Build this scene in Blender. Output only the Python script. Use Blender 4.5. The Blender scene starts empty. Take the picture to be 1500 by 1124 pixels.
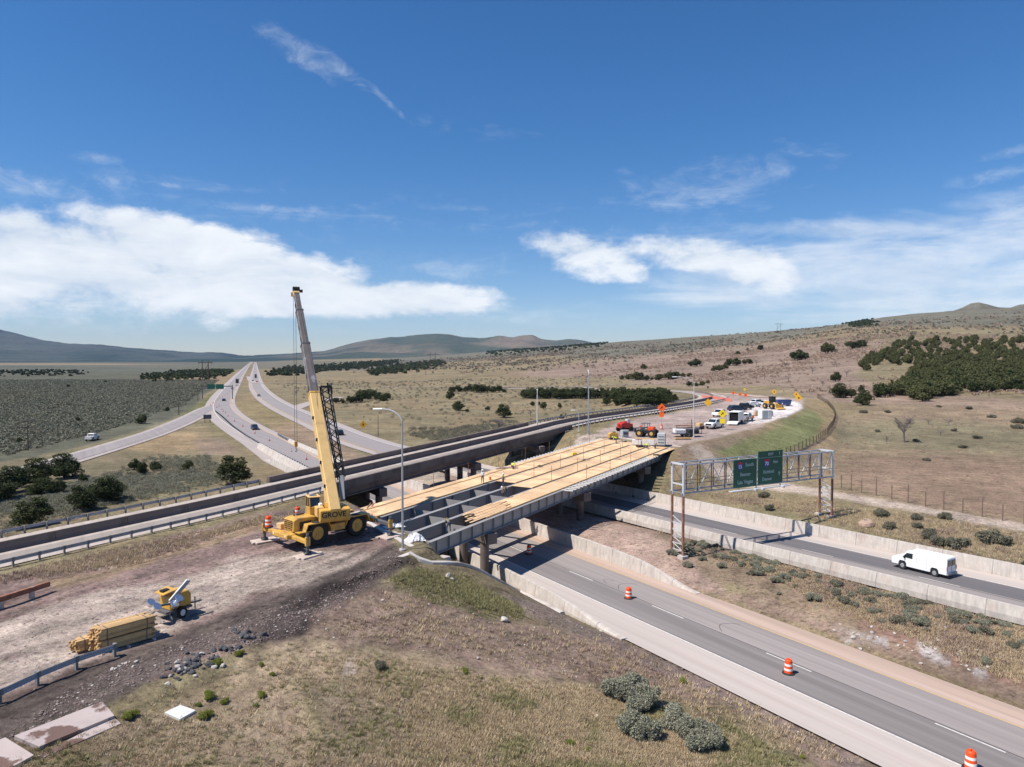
import bpy, bmesh, math, random
import numpy as np
from mathutils import Vector, Matrix
S = bpy.context.scene
# ---------------------------------------------------------------- camera
FPX = 1041.0; PITCH = math.atan(35 / FPX); CAMH = 22.0
cd = bpy.data.cameras.new('camera'); cam = bpy.data.objects.new('camera', cd); S.collection.objects.link(cam)
cd.sensor_width = 36; cd.lens = 36 * FPX / 1500; cd.clip_start = 0.5; cd.clip_end = 60000
cam.location = (0, 0, CAMH); cam.rotation_euler = (math.pi / 2 - PITCH, 0, 0)
S.camera = cam
# ---------------------------------------------------------------- sun and sky
SH = Vector((.92, .38, 0)) * .65                       # where a 1 m stick's shadow falls
sun_dir = Vector((-SH.x, -SH.y, 1)).normalized()
ld = bpy.data.lights.new('sun', 'SUN'); ld.energy = 5.0; ld.angle = math.radians(.53); ld.color = (1, .94, .865)
sun = bpy.data.objects.new('sun', ld); S.collection.objects.link(sun)
sun.rotation_euler = sun_dir.to_track_quat('Z', 'Y').to_euler()
w = bpy.data.worlds.new("World"); S.world = w; w.use_nodes = True
nt = w.node_tree; nt.nodes.clear()
def N(t, **k):
    n = nt.nodes.new(t)
    for a, b in k.items():
        if a.startswith('i_'): n.inputs[int(a[2:])].default_value = b
        else: setattr(n, a, b)
    return n
def L(a, b): nt.links.new(a, b)
def M(op, a, b=None, c=None, clamp=False):
    n = nt.nodes.new('ShaderNodeMath'); n.operation = op; n.use_clamp = clamp
    for i, v in enumerate((a, b, c)):
        if v is None: continue
        if isinstance(v, (int, float)): n.inputs[i].default_value = v
        else: nt.links.new(v, n.inputs[i])
    return n.outputs[0]
sky = N('ShaderNodeTexSky'); sky.sky_type = 'NISHITA'; sky.sun_disc = False
sky.sun_elevation = math.asin(sun_dir.z); sky.sun_rotation = math.atan2(sun_dir.x, sun_dir.y)
sky.altitude = 1800; sky.air_density = 1.15; sky.dust_density = 0.15; sky.ozone_density = 1.6
hsv = N('ShaderNodeHueSaturation'); hsv.inputs['Saturation'].default_value = 1.25; L(sky.outputs[0], hsv.inputs['Color'])
tc = N('ShaderNodeTexCoord'); sx = N('ShaderNodeSeparateXYZ'); L(tc.outputs['Generated'], sx.inputs[0])
X_, Y_, Z_ = sx.outputs
az = M('ARCTAN2', X_, Y_); el = M('ARCSINE', Z_)
def fbm(su, sv, scale, det=7, rough=.55, seed=0., dist=0.):
    c = N('ShaderNodeCombineXYZ'); L(M('MULTIPLY', az, su), c.inputs[0]); L(M('MULTIPLY', el, sv), c.inputs[1]); c.inputs[2].default_value = seed
    n = N('ShaderNodeTexNoise'); n.inputs['Scale'].default_value = scale; n.inputs['Detail'].default_value = det
    n.inputs['Roughness'].default_value = rough; n.inputs['Distortion'].default_value = dist; L(c.outputs[0], n.inputs['Vector'])
    return n.outputs['Fac']
def azel(px, py):
    x = (px - 750) / FPX; y = -(py - 562) / FPX
    v = Vector((x, math.cos(PITCH) + y * math.sin(PITCH), -math.sin(PITCH) + y * math.cos(PITCH))).normalized()
    return math.atan2(v.x, v.y), math.asin(v.z)
def blob(px, py, rx, ry, tilt=0.):                     # one cloud bank, given by where it stands over the horizon
    a0, e0 = azel(px, py); ra = rx / FPX; re = ry / FPX; t = math.radians(tilt)
    da = M('SUBTRACT', az, a0); de = M('SUBTRACT', el, e0)
    u = M('ADD', M('MULTIPLY', da, math.cos(t)), M('MULTIPLY', de, math.sin(t)))
    v = M('SUBTRACT', M('MULTIPLY', de, math.cos(t)), M('MULTIPLY', da, math.sin(t)))
    u = M('DIVIDE', u, ra); v = M('DIVIDE', v, re)
    return M('SUBTRACT', 1.0, M('ADD', M('MULTIPLY', u, u), M('MULTIPLY', v, v)))
def union(bs):
    o = bs[0]
    for b in bs[1:]: o = M('SMOOTH_MAX', o, b, .25)
    return M('MAXIMUM', o, -2.0)
def sstep(x, a, b):
    n = nt.nodes.new('ShaderNodeMapRange'); n.interpolation_type = 'SMOOTHSTEP'
    nt.links.new(x, n.inputs[0]); n.inputs[1].default_value = a; n.inputs[2].default_value = b
    return n.outputs[0]
nA = M('SUBTRACT', fbm(1, 2.2, 9, 9, .6, 0.3, .3), .5); nB = M('SUBTRACT', fbm(1, 4.5, 5, 8, .62, 3.1, .6), .5)
nC = M('SUBTRACT', fbm(1, 1.6, 28, 7, .6, 7.7), .5)
nAC = M('ADD', nA, M('MULTIPLY', nC, .5))
# the thick banks
thick = union([blob(-60, 388, 320, 70, -2), blob(170, 388, 250, 68, -7), blob(370, 398, 200, 52, -10), blob(40, 345, 110, 42, -12),
               blob(250, 350, 170, 30, -8), blob(600, 440, 150, 28, 0), blob(430, 440, 250, 30, 1), blob(-300, 380, 300, 80, 0)])
m1 = sstep(M('ADD', thick, M('MULTIPLY', nAC, 2.3)), -.05, .75)
edge2 = union([blob(860, 372, 92, 36, -12), blob(1030, 374, 115, 26, -8), blob(1105, 398, 60, 28, -10), blob(955, 362, 60, 20, 0)])
m2 = sstep(M('ADD', edge2, M('MULTIPLY', nAC, 3.0)), -.1, 1.0)
veil = union([blob(1320, 400, 330, 66, -4), blob(1120, 415, 170, 44, 0), blob(1500, 400, 200, 85, 0), blob(1250, 340, 160, 18, -6)])
m3 = M('MULTIPLY', sstep(M('ADD', veil, M('MULTIPLY', M('ADD', nB, M('MULTIPLY', nC, .3)), 3.2)), -.3, 1.4), .68)
wis = union([blob(440, 78, 70, 20, -22), blob(500, 100, 55, 13, -28), blob(560, 142, 50, 6, -38), blob(1465, 256, 60, 10, 5),
             blob(1480, 222, 40, 8, 8), blob(5, 262, 60, 16, -10), blob(395, 308, 22, 9, 0), blob(245, 271, 40, 4, -3), blob(150, 232, 30, 9, 0)])
nW = M('SUBTRACT', fbm(1.6, 2.6, 16, 8, .66, 11.3, 1.2), .5)
m4 = M('MULTIPLY', sstep(M('ADD', wis, M('MULTIPLY', M('ADD', nW, M('MULTIPLY', nC, .6)), 3.0)), .1, 3.2), .60)
cir = union([blob(730, 330, 270, 42, 0), blob(980, 300, 330, 60, 6), blob(720, 195, 160, 18, -8), blob(620, 385, 140, 40, 0),
             blob(300, 300, 500, 60, 0), blob(870, 462, 500, 22, 0), blob(500, 487, 500, 12, 0)])
m5 = M('MULTIPLY', sstep(M('ADD', cir, M('MULTIPLY', M('ADD', nB, M('MULTIPLY', nW, .5)), 4.5)), .5, 3.0), .42)
inv = lambda x: M('SUBTRACT', 1.0, x)
dens = inv(M('MULTIPLY', M('MULTIPLY', inv(M('MULTIPLY', m1, .93)), inv(M('MULTIPLY', m2, .90))), M('MULTIPLY', inv(m3), M('MULTIPLY', inv(m4), inv(m5)))))
shade = M('MULTIPLY', sstep(M('ADD', nA, M('MULTIPLY', nB, .8)), -.35, .35), 1.0)
cc = N('ShaderNodeMix', data_type='RGBA'); L(shade, cc.inputs[0]); cc.inputs[6].default_value = (7.6, 8.4, 9.4, 1); cc.inputs[7].default_value = (11.2, 11.4, 11.5, 1)
mx = N('ShaderNodeMix', data_type='RGBA'); L(dens, mx.inputs[0]); tint = N('ShaderNodeVectorMath', operation='MULTIPLY'); L(hsv.outputs[0], tint.inputs[0]); tm_ = N('ShaderNodeMix', data_type='RGBA'); L(sstep(el, .0, .34), tm_.inputs[0]); tm_.inputs[6].default_value = (.93, .99, 1.20, 1); tm_.inputs[7].default_value = (.80, 1.08, 1.30, 1); L(tm_.outputs[2], tint.inputs[1]); L(tint.outputs[0], mx.inputs[6]); L(cc.outputs[2], mx.inputs[7])
bg = N('ShaderNodeBackground'); L(mx.outputs[2], bg.inputs[0]); bg.inputs[1].default_value = .074
out = N('ShaderNodeOutputWorld'); L(bg.outputs[0], out.inputs[0])
S.view_settings.view_transform = 'Standard'; S.view_settings.look = 'None'; S.view_settings.exposure = .36; S.view_settings.gamma = 1
S.render.resolution_x = 1024; S.render.resolution_y = 767
rng = np.random.default_rng(7); random.seed(5)
# ---------------------------------------------------------------- survey helpers
def ray(px, py):
    x = (px - 750) / FPX; y = -(py - 562) / FPX
    return np.array([x, math.cos(PITCH) + y * math.sin(PITCH), -math.sin(PITCH) + y * math.cos(PITCH)])
def W(px, py, z=0.):
    d = ray(px, py); t = (z - CAMH) / d[2]; p = d * t; return Vector((p[0], p[1], z))
A0 = W(805, 824, 0); dA = Vector((-.535, .845, 0)).normalized(); nA_ = Vector((.845, .535, 0)).normalized()
def PA(v, n, z=0.): return Vector((A0.x + dA.x * v + nA_.x * n, A0.y + dA.y * v + nA_.y * n, z))
ANG_A = math.atan2(dA.y, dA.x)
N0 = W(625, 795, 5.8); dN = Vector((.52, .854, 0)).normalized(); lN = Vector((-dN.y, dN.x, 0))
def zdeck(s): return 5.8 + .0235 * np.maximum(s, 0) + .008 * np.minimum(s, 0)
def PN(s, l, z=None, dz=0.):
    if z is None: z = float(zdeck(s)) + dz
    return Vector((N0.x + dN.x * s + lN.x * l, N0.y + dN.y * s + lN.y * l, z))
ANG_N = math.atan2(dN.y, dN.x)
# ---------------------------------------------------------------- mesh helpers
class MB:
    def __init__(s): s.v = []; s.f = []
    def add(s, vs, fs):
        o = len(s.v); s.v += [tuple(v) for v in vs]; s.f += [tuple(i + o for i in f) for f in fs]; return s
    def hexa(s, b, t):                                  # bottom ring, top ring (4 points each)
        return s.add(list(b) + list(t), [(3, 2, 1, 0), (4, 5, 6, 7), (0, 1, 5, 4), (1, 2, 6, 5), (2, 3, 7, 6), (3, 0, 4, 7)])
    def box(s, c, d, rz=0., taper=1.):
        x, y, z = d[0] / 2, d[1] / 2, d[2] / 2; ca, sa = math.cos(rz), math.sin(rz)
        def p(a, b, k, t): return (c[0] + (a * ca - b * sa) * t, c[1] + (a * sa + b * ca) * t, c[2] + k)
        return s.hexa([p(-x, -y, -z, 1), p(x, -y, -z, 1), p(x, y, -z, 1), p(-x, y, -z, 1)],
                      [p(-x, -y, z, taper), p(x, -y, z, taper), p(x, y, z, taper), p(-x, y, z, taper)])
    def beam(s, a, b, w, h=None, w2=None, h2=None, up=(0, 0, 1)):
        a = Vector(a); b = Vector(b); h = h or w; d = (b - a).normalized(); u = Vector(up)
        if abs(d.dot(u)) > .98: u = Vector((0, 1, 0)) if abs(d.y) < .9 else Vector((1, 0, 0))
        r = d.cross(u).normalized(); u = r.cross(d)
        def ring(c, w, h): return [c - r * w / 2 - u * h / 2, c + r * w / 2 - u * h / 2, c + r * w / 2 + u * h / 2, c - r * w / 2 + u * h / 2]
        A = ring(a, w, h); B = ring(b, w2 or w, h2 or h)
        return s.add(A + B, [(0, 1, 2, 3), (7, 6, 5, 4), (1, 0, 4, 5), (2, 1, 5, 6), (3, 2, 6, 7), (0, 3, 7, 4)])
    def cyl(s, a, b, r0, r1=None, n=12):
        a = Vector(a); b = Vector(b); r1 = r0 if r1 is None else r1; d = (b - a).normalized()
        u = Vector((0, 0, 1)) if abs(d.z) < .9 else Vector((1, 0, 0)); x = d.cross(u).normalized(); y = d.cross(x)
        R = lambda c, r: [c + x * r * math.cos(2 * math.pi * i / n) + y * r * math.sin(2 * math.pi * i / n) for i in range(n)]
        return s.add(R(a, r0) + R(b, r1), [tuple(range(n)), tuple(range(2 * n - 1, n - 1, -1))] + [((i + 1) % n, i, n + i, n + (i + 1) % n) for i in range(n)])
    def tube(s, pts, r, n=6):
        for a, b in zip(pts[:-1], pts[1:]): s.cyl(a, b, r, r, n)
        return s
    def prism(s, prof, x0, x1, axis='x'):               # extrude a (a,b) profile along an axis
        n = len(prof)
        if axis == 'x': P = [(x0, a, b) for a, b in prof] + [(x1, a, b) for a, b in prof]
        elif axis == 'y': P = [(a, x0, b) for a, b in prof] + [(a, x1, b) for a, b in prof]
        else: P = [(a, b, x0) for a, b in prof] + [(a, b, x1) for a, b in prof]
        return s.add(P, [tuple(range(n))[::-1], tuple(range(n, 2 * n))] + [(i, (i + 1) % n, n + (i + 1) % n, n + i) for i in range(n)])
    def sweep(s, pts, prof):                            # profile (across to the left, up) along a path
        n = len(prof); P = [Vector(p) for p in pts]; V = []
        for i, p in enumerate(P):
            d = (P[min(i + 1, len(P) - 1)] - P[max(i - 1, 0)]); d.z = 0; d.normalize(); l = Vector((-d.y, d.x, 0))
            V += [p + l * a + Vector((0, 0, b)) for a, b in prof]
        F = [tuple(range(n)), tuple(range(len(V) - 1, len(V) - n - 1, -1))]
        for i in range(len(P) - 1):
            for j in range(n): k = (j + 1) % n; F.append((i * n + j, (i + 1) * n + j, (i + 1) * n + k, i * n + k))
        return s.add(V, F)
    def rot(s, m):
        s.v = [tuple(m @ Vector(v)) for v in s.v]; return s
    def build(s, name, mat, parent=None, bevel=0., smooth=False, loc=None):
        me = bpy.data.meshes.new(name); me.from_pydata(s.v, [], s.f); me.update()
        bm = bmesh.new(); bm.from_mesh(me); bmesh.ops.recalc_face_normals(bm, faces=bm.faces)
        if bevel: bmesh.ops.bevel(bm, geom=bm.edges[:], offset=bevel, segments=1, affect='EDGES', profile=.5, clamp_overlap=True)
        bm.to_mesh(me); bm.free()
        if smooth:
            for p in me.polygons: p.use_smooth = True
        o = bpy.data.objects.new(name, me); S.collection.objects.link(o)
        if mat: me.materials.append(mat)
        if parent: o.parent = parent
        if loc is not None: o.location = loc
        return o
def fast_mesh(name, verts, faces, mat, parent=None, cols=None, k=3):
    verts = np.asarray(verts, np.float32); faces = np.asarray(faces, np.int32); me = bpy.data.meshes.new(name)
    me.vertices.add(len(verts)); me.vertices.foreach_set('co', verts.ravel())
    me.loops.add(faces.size); me.loops.foreach_set('vertex_index', faces.ravel())
    me.polygons.add(len(faces)); me.polygons.foreach_set('loop_start', np.arange(0, faces.size, k, dtype=np.int32))
    me.update(calc_edges=True)
    if cols is not None:
        ca = me.color_attributes.new('cover', 'FLOAT_COLOR', 'POINT')
        c4 = np.ones((len(verts), 4), np.float32); c4[:, :3] = cols; ca.data.foreach_set('color', c4.ravel())
    if mat: me.materials.append(mat)
    o = bpy.data.objects.new(name, me); S.collection.objects.link(o)
    if parent: o.parent = parent
    return o
def tag(o, label=None, cat=None, group=None, kind=None):
    if label: o['label'] = label
    if cat: o['category'] = cat
    if group: o['group'] = group
    if kind: o['kind'] = kind
    return o
def thing(name, label, cat, loc=(0, 0, 0), rz=0., group=None):
    o = bpy.data.objects.new(name, None); S.collection.objects.link(o); o.empty_display_size = .2
    o.location = loc; o.rotation_euler = (0, 0, rz); return tag(o, label, cat, group)
def dup(root, loc=None, rz=None, label=None, sc=None, parent=None):
    r = root.copy(); S.collection.objects.link(r)
    if parent is not None: r.parent = parent
    if loc is not None: r.location = loc
    if rz is not None: r.rotation_euler = (0, 0, rz)
    if sc is not None: r.scale = sc
    if label: r['label'] = label
    for ch in list(root.children): dup(ch, parent=r)
    return r
def text_mesh(name, s, size, mat, parent, m, depth=.01, shear=0., bold=0.):
    cu = bpy.data.curves.new(name, 'FONT'); cu.body = s; cu.size = size; cu.extrude = depth; cu.align_x = 'CENTER'; cu.align_y = 'CENTER'
    cu.offset = bold; cu.resolution_u = 3
    t = bpy.data.objects.new(name, cu); S.collection.objects.link(t)
    dg = bpy.context.evaluated_depsgraph_get(); me = bpy.data.meshes.new_from_object(t.evaluated_get(dg))
    S.collection.objects.unlink(t); bpy.data.objects.remove(t)
    me.transform(m); me.materials.clear(); me.materials.append(mat)
    o = bpy.data.objects.new(name, me); S.collection.objects.link(o); o.parent = parent; return o
# ---------------------------------------------------------------- materials
def mat(name, col, rough=.8, metal=0., var=.18, scale=1.5, bump=0., bscale=None, stretch=None, spec=None, col2=None, c2scale=.4, c2lo=.5, c2hi=.65, attr=False, detail=6, island=0):
    m = bpy.data.materials.new(name); m.use_nodes = True; t = m.node_tree; b = t.nodes['Principled BSDF']
    b.inputs['Roughness'].default_value = rough; b.inputs['Metallic'].default_value = metal
    if spec is not None: b.inputs['Specular IOR Level'].default_value = spec
    def nn(k): return t.nodes.new(k)
    tcn = nn('ShaderNodeTexCoord'); vec = tcn.outputs['Object']
    if stretch:
        mp = nn('ShaderNodeMapping'); mp.inputs['Scale'].default_value = stretch; t.links.new(vec, mp.inputs[0]); vec = mp.outputs[0]
    def noise(sc, det=detail, r=.6):
        n = nn('ShaderNodeTexNoise'); n.inputs['Scale'].default_value = sc; n.inputs['Detail'].default_value = det; n.inputs['Roughness'].default_value = r
        t.links.new(vec, n.inputs['Vector']); return n.outputs['Fac']
    if attr:
        a = nn('ShaderNodeAttribute'); a.attribute_name = 'cover'; csrc = a.outputs['Color']
    else:
        c = nn('ShaderNodeRGB'); c.outputs[0].default_value = (*col, 1); csrc = c.outputs[0]
    if col2:
        mr = nn('ShaderNodeMapRange'); t.links.new(noise(c2scale), mr.inputs[0]); mr.inputs[1].default_value = c2lo; mr.inputs[2].default_value = c2hi
        mm = nn('ShaderNodeMix'); mm.data_type = 'RGBA'; t.links.new(mr.outputs[0], mm.inputs[0]); t.links.new(csrc, mm.inputs[6]); mm.inputs[7].default_value = (*col2, 1); csrc = mm.outputs[2]
    if var:
        mr = nn('ShaderNodeMapRange'); t.links.new(noise(scale), mr.inputs[0]); mr.inputs[1].default_value = .25; mr.inputs[2].default_value = .75
        mr.inputs[3].default_value = 1 - var; mr.inputs[4].default_value = 1 + var
        vm = nn('ShaderNodeVectorMath'); vm.operation = 'SCALE'; t.links.new(csrc, vm.inputs[0]); t.links.new(mr.outputs[0], vm.inputs['Scale']); csrc = vm.outputs[0]
    if island:
        g = nn('ShaderNodeNewGeometry'); mr = nn('ShaderNodeMapRange'); t.links.new(g.outputs['Random Per Island'], mr.inputs[0]); mr.inputs[3].default_value = 1 - island; mr.inputs[4].default_value = 1 + island * .6
        vm = nn('ShaderNodeVectorMath'); vm.operation = 'SCALE'; t.links.new(csrc, vm.inputs[0]); t.links.new(mr.outputs[0], vm.inputs['Scale']); csrc = vm.outputs[0]
    t.links.new(csrc, b.inputs['Base Color'])
    if bump:
        bn = nn('ShaderNodeBump'); bn.inputs['Strength'].default_value = 1; bn.inputs['Distance'].default_value = bump
        t.links.new(noise(bscale or scale * 4), bn.inputs['Height']); t.links.new(bn.outputs[0], b.inputs['Normal'])
    return m
MT = {}
def mk(k, *a, **kw): MT[k] = mat(k, *a, **kw); return MT[k]
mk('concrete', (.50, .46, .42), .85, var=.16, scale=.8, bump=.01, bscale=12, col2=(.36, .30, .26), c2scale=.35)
mk('concrete_shaded', (.165, .130, .112), .85, var=.2, scale=.5, bump=.01, bscale=9, col2=(.10, .074, .062), c2scale=.3)  # concrete with its colour darkened to deepen the shade on bridges and barriers
mk('barrier', (.50, .45, .40), .85, var=.14, scale=.9, bump=.006, bscale=14, col2=(.45, .33, .27), c2scale=.5, c2lo=.55, c2hi=.8)
mk('steel_grey', (.29, .275, .265), .55, var=.12, scale=.7)
mk('steel_dark', (.10, .10, .11), .6, var=.15)
mk('galv', (.42, .43, .45), .45, .5, var=.15, scale=2)
mk('galv_light', (.60, .61, .62), .5, .2, var=.1, scale=2)
mk('rust', (.24, .105, .06), .85, var=.35, scale=3, col2=(.40, .30, .26), c2scale=1.2, c2lo=.5, c2hi=.75)
mk('wood_post', (.20, .145, .11), .9, var=.25, scale=3)
mk('plywood', (.68, .46, .26), .8, var=.14, scale=1.6, col2=(.52, .31, .17), c2scale=.5, c2lo=.5, c2hi=.72, island=.22)
mk('lumber', (.56, .36, .165), .8, var=.2, scale=4, col2=(.50, .30, .13), c2scale=2, island=.35)
mk('lumber_end', (.66, .42, .22), .8, var=.4, scale=6)
mk('crane_yellow', (.60, .34, .065), .5, var=.16, scale=2.2, col2=(.30, .19, .075), c2scale=1.3, c2lo=.5, c2hi=.72)
mk('crane_cream', (.68, .45, .18), .5, var=.10, scale=1.4, col2=(.46, .30, .13), c2scale=.9, c2lo=.56, c2hi=.75)
mk('boom_grey', (.14, .12, .115), .5, var=.25, scale=1.5, col2=(.28, .28, .30), c2scale=.7, c2lo=.58, c2hi=.62)
mk('black', (.014, .014, .015), .5, var=.2)
mk('rubber', (.020, .019, .019), .85, var=.35, scale=3, bump=.02, bscale=14)
mk('glass', (.02, .025, .03), .06, spec=.8, var=0)
mk('white_paint', (.80, .80, .79), .35, var=.04)
mk('white_dull', (.66, .65, .63), .6, var=.1)
mk('chrome', (.75, .76, .78), .18, .9, var=.05)
mk('orange', (.80, .085, .012), .5, var=.1)
mk('orange_sign', (.90, .13, .01), .5, var=.03)
mk('yellow_sign', (.85, .62, .02), .5, var=.03)
mk('amber_sign', (.72, .38, .02), .5, var=.05)
mk('reflect_white', (.80, .76, .70), .4, var=.05)
mk('sign_green', (.005, .085, .055), .5, var=.12, scale=.8)
mk('sign_blue', (.02, .05, .28), .5, var=.05)
mk('sign_red', (.45, .02, .02), .5, var=.05)
mk('letter', (.30, .42, .40), .5, var=.1)
mk('red_paint', (.55, .03, .02), .4, var=.1)
mk('blue_paint', (.035, .07, .20), .35, var=.08)
mk('navy', (.02, .03, .06), .3, var=.1)
mk('black_paint', (.02, .02, .022), .25, var=.05)
mk('grey_paint', (.22, .23, .24), .35, var=.05)
mk('gen_grey', (.42, .45, .46), .5, var=.06)
mk('silver', (.36, .37, .38), .3, .3, var=.05)
mk('tail', (.35, .01, .01), .3, var=0)
mk('skin', (.42, .23, .15), .6, var=.05)
mk('hivis', (.55, .70, .03), .7, var=.1)
mk('hivis_orange', (.85, .20, .02), .7, var=.1)
mk('jeans', (.05, .06, .10), .9, var=.2)
mk('khaki', (.22, .18, .12), .9, var=.2)
mk('hat_white', (.78, .78, .76), .4, var=.02)
mk('tarp', (.72, .70, .68), .6, var=.15, scale=2, bump=.05, bscale=3)
mk('rock', (.07, .07, .075), .85, var=.4, scale=2, bump=.05, bscale=6)
mk('rock_pale', (.45, .42, .38), .9, var=.3, scale=2, bump=.04, bscale=6)
mk('rock_tan', (.40, .28, .21), .9, var=.3, scale=1, bump=.04, bscale=6)
mk('plate', (.46, .38, .35), .7, var=.14, scale=.7, col2=(.15, .09, .07), c2scale=.42, c2lo=.50, c2hi=.54)
mk('timber_mat', (.52, .42, .35), .9, var=.25, scale=2)
mk('bark', (.10, .07, .05), .95, var=.3, scale=3)
mk('bark_grey', (.19, .15, .14), .95, var=.3, scale=3)
mk('marking', (.60, .57, .53), .6, var=.3, scale=5)
mk('marking_yellow', (.62, .40, .16), .6, var=.2, scale=3)
mk('tar', (.05, .045, .045), .7, var=.3)

# cast joints and rain streaks on the concrete walls and barriers
def streaky(m, sc=1.):
    t = m.node_tree; b = t.nodes['Principled BSDF']; src = b.inputs['Base Color'].links[0].from_socket
    nn = t.nodes.new; g = nn('ShaderNodeTexCoord'); mp = nn('ShaderNodeMapping'); mp.vector_type = 'POINT'; mp.inputs['Rotation'].default_value = (0, 0, -ANG_A); t.links.new(g.outputs['Object'], mp.inputs[0])
    sp = nn('ShaderNodeSeparateXYZ'); t.links.new(mp.outputs[0], sp.inputs[0])
    def mt(op, a, v=None):
        n = nn('ShaderNodeMath'); n.operation = op; t.links.new(a, n.inputs[0])
        if v is not None: n.inputs[1].default_value = v
        return n.outputs[0]
    j = mt('LESS_THAN', mt('FLOORED_MODULO', sp.outputs[0], 4.5), .07)
    cx = nn('ShaderNodeCombineXYZ'); t.links.new(mt('MULTIPLY', sp.outputs[0], 1.0), cx.inputs[0]); t.links.new(mt('MULTIPLY', sp.outputs[2], .25), cx.inputs[2])
    n = nn('ShaderNodeTexNoise'); n.inputs['Scale'].default_value = 3.0; n.inputs['Detail'].default_value = 6; n.inputs['Roughness'].default_value = .7; t.links.new(cx.outputs[0], n.inputs['Vector'])
    mr = nn('ShaderNodeMapRange'); t.links.new(n.outputs['Fac'], mr.inputs[0]); mr.inputs[1].default_value = .35; mr.inputs[2].default_value = .68; mr.inputs[3].default_value = 1.10; mr.inputs[4].default_value = .76
    k = nn('ShaderNodeMath'); k.operation = 'SUBTRACT'; t.links.new(mr.outputs[0], k.inputs[0]); t.links.new(mt('MULTIPLY', j, .45), k.inputs[1])
    vm = nn('ShaderNodeVectorMath'); vm.operation = 'SCALE'; t.links.new(src, vm.inputs[0]); t.links.new(k.outputs[0], vm.inputs['Scale']); t.links.new(vm.outputs[0], b.inputs['Base Color'])
streaky(MT['barrier'])
mk('joist', (.66, .62, .56), .8, var=.15)
# ================================================================ terrain
def vnoise(x, y, seed=0):
    xi = np.floor(x).astype(np.int64); yi = np.floor(y).astype(np.int64); fx = x - xi; fy = y - yi
    fx = fx * fx * (3 - 2 * fx); fy = fy * fy * (3 - 2 * fy)
    def h(a, b):
        n = (a * 374761393 + b * 668265263 + seed * 1442695041) & 0xffffffff
        n = ((n ^ (n >> 13)) * 1274126177) & 0xffffffff
        return ((n ^ (n >> 16)) & 0xffff) / 65535.
    return (h(xi, yi) * (1 - fx) + h(xi + 1, yi) * fx) * (1 - fy) + (h(xi, yi + 1) * (1 - fx) + h(xi + 1, yi + 1) * fx) * fy
def fbmn(x, y, sc, o=4, seed=0, g=.5):
    r = 0; a = 1; t = 0
    for i in range(o): r = r + a * (vnoise(x / sc, y / sc, seed + i * 17) - .5); t += a; a *= g; sc = sc / 2.07
    return r / t * 2                                   # about -1..1
def ss(x, a, b): t = np.clip((x - a) / (b - a), 0, 1); return t * t * (3 - 2 * t)
def vn(X, Y): dx = X - A0.x; dy = Y - A0.y; return dx * dA.x + dy * dA.y, dx * nA_.x + dy * nA_.y
def slf(X, Y): dx = X - N0.x; dy = Y - N0.y; return dx * dN.x + dy * dN.y, dx * lN.x + dy * lN.y
def zB(v): return np.interp(v, [-70, -36, -5, 12, 60, 110], [2.9, 2.1, 1.5, 1.2, .5, 0.])
DS = np.array([60, 100, 150, 200, 300, 500, 700, 1000, 1500, 2200, 3000, 4000, 6000, 9000, 14000, 30000.])
CP = [-700, 0, 300, 370, 450, 600, 750, 900, 1000, 1100, 1200, 1300, 1400, 1500, 1700, 2200]
TB = {-700: [0] * 12 + [10, 60, 120, 50], 0: [0] * 12 + [8, 50, 120, 50], 300: [0] * 12 + [5, 20, 40, 0], 370: [0] * 12 + [4, 20, 40, 0],
 450: [0] * 7 + [0, 0, 2, 5, 10, 25, 40, 50, 0], 600: [0] * 6 + [.5, 2, 5, 15, 24, 30, 40, 60, 60, 0],
 750: [0, 0, 0, 0, 0, 1, 4, 7, 14, 30, 58, 82, 60, 60, 60, 0], 900: [2, 2, 2, 2, 2, 3, 8, 15, 32, 65, 101, 90, 60, 60, 60, 0],
 1000: [3, 3, 3, 3, 4, 6, 13, 24, 46, 88, 120, 90, 60, 60, 60, 0], 1100: [3, 3, 3.2, 4, 6, 10, 18, 32, 60, 106, 118, 80, 60, 60, 60, 0],
 1200: [3, 3.2, 3.6, 4.5, 6.5, 14, 25, 46, 82, 128, 120, 80, 60, 60, 60, 0], 1300: [3.2, 3.4, 4, 5, 7, 20, 36, 62, 103, 153, 130, 90, 60, 60, 60, 0],
 1400: [3.2, 3.6, 4, 5, 7.5, 22, 40, 68, 117, 177, 150, 90, 60, 60, 60, 0], 1500: [3.4, 3.8, 4.3, 5, 8, 23, 42, 72, 122, 186, 160, 100, 60, 60, 60, 0],
 1700: [3.4, 4, 4.5, 5.5, 9, 25, 46, 80, 130, 196, 170, 100, 60, 60, 60, 0], 2200: [3.4, 4, 4.5, 5.5, 10, 28, 55, 92, 150, 215, 180, 100, 60, 60, 60, 0]}
GA = np.linspace(-1.5, 1.5, 361); GL = np.linspace(math.log(60), math.log(30000), 260)
_t = np.array([np.interp(GL, np.log(DS), TB[c]) for c in CP])
_ac = (np.array(CP) - 750) / FPX
TG = np.array([np.interp(GA, _ac, _t[:, j]) for j in range(len(GL))]).T
for _ in range(3):
    for ax, kk in ((0, 4), (1, 3)):
        P_ = np.pad(TG, [(kk, kk) if i == ax else (0, 0) for i in (0, 1)], mode='edge')
        TG = sum(np.take(P_, np.arange(TG.shape[ax]) + i, axis=ax) for i in range(2 * kk + 1)) / (2 * kk + 1)
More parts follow.
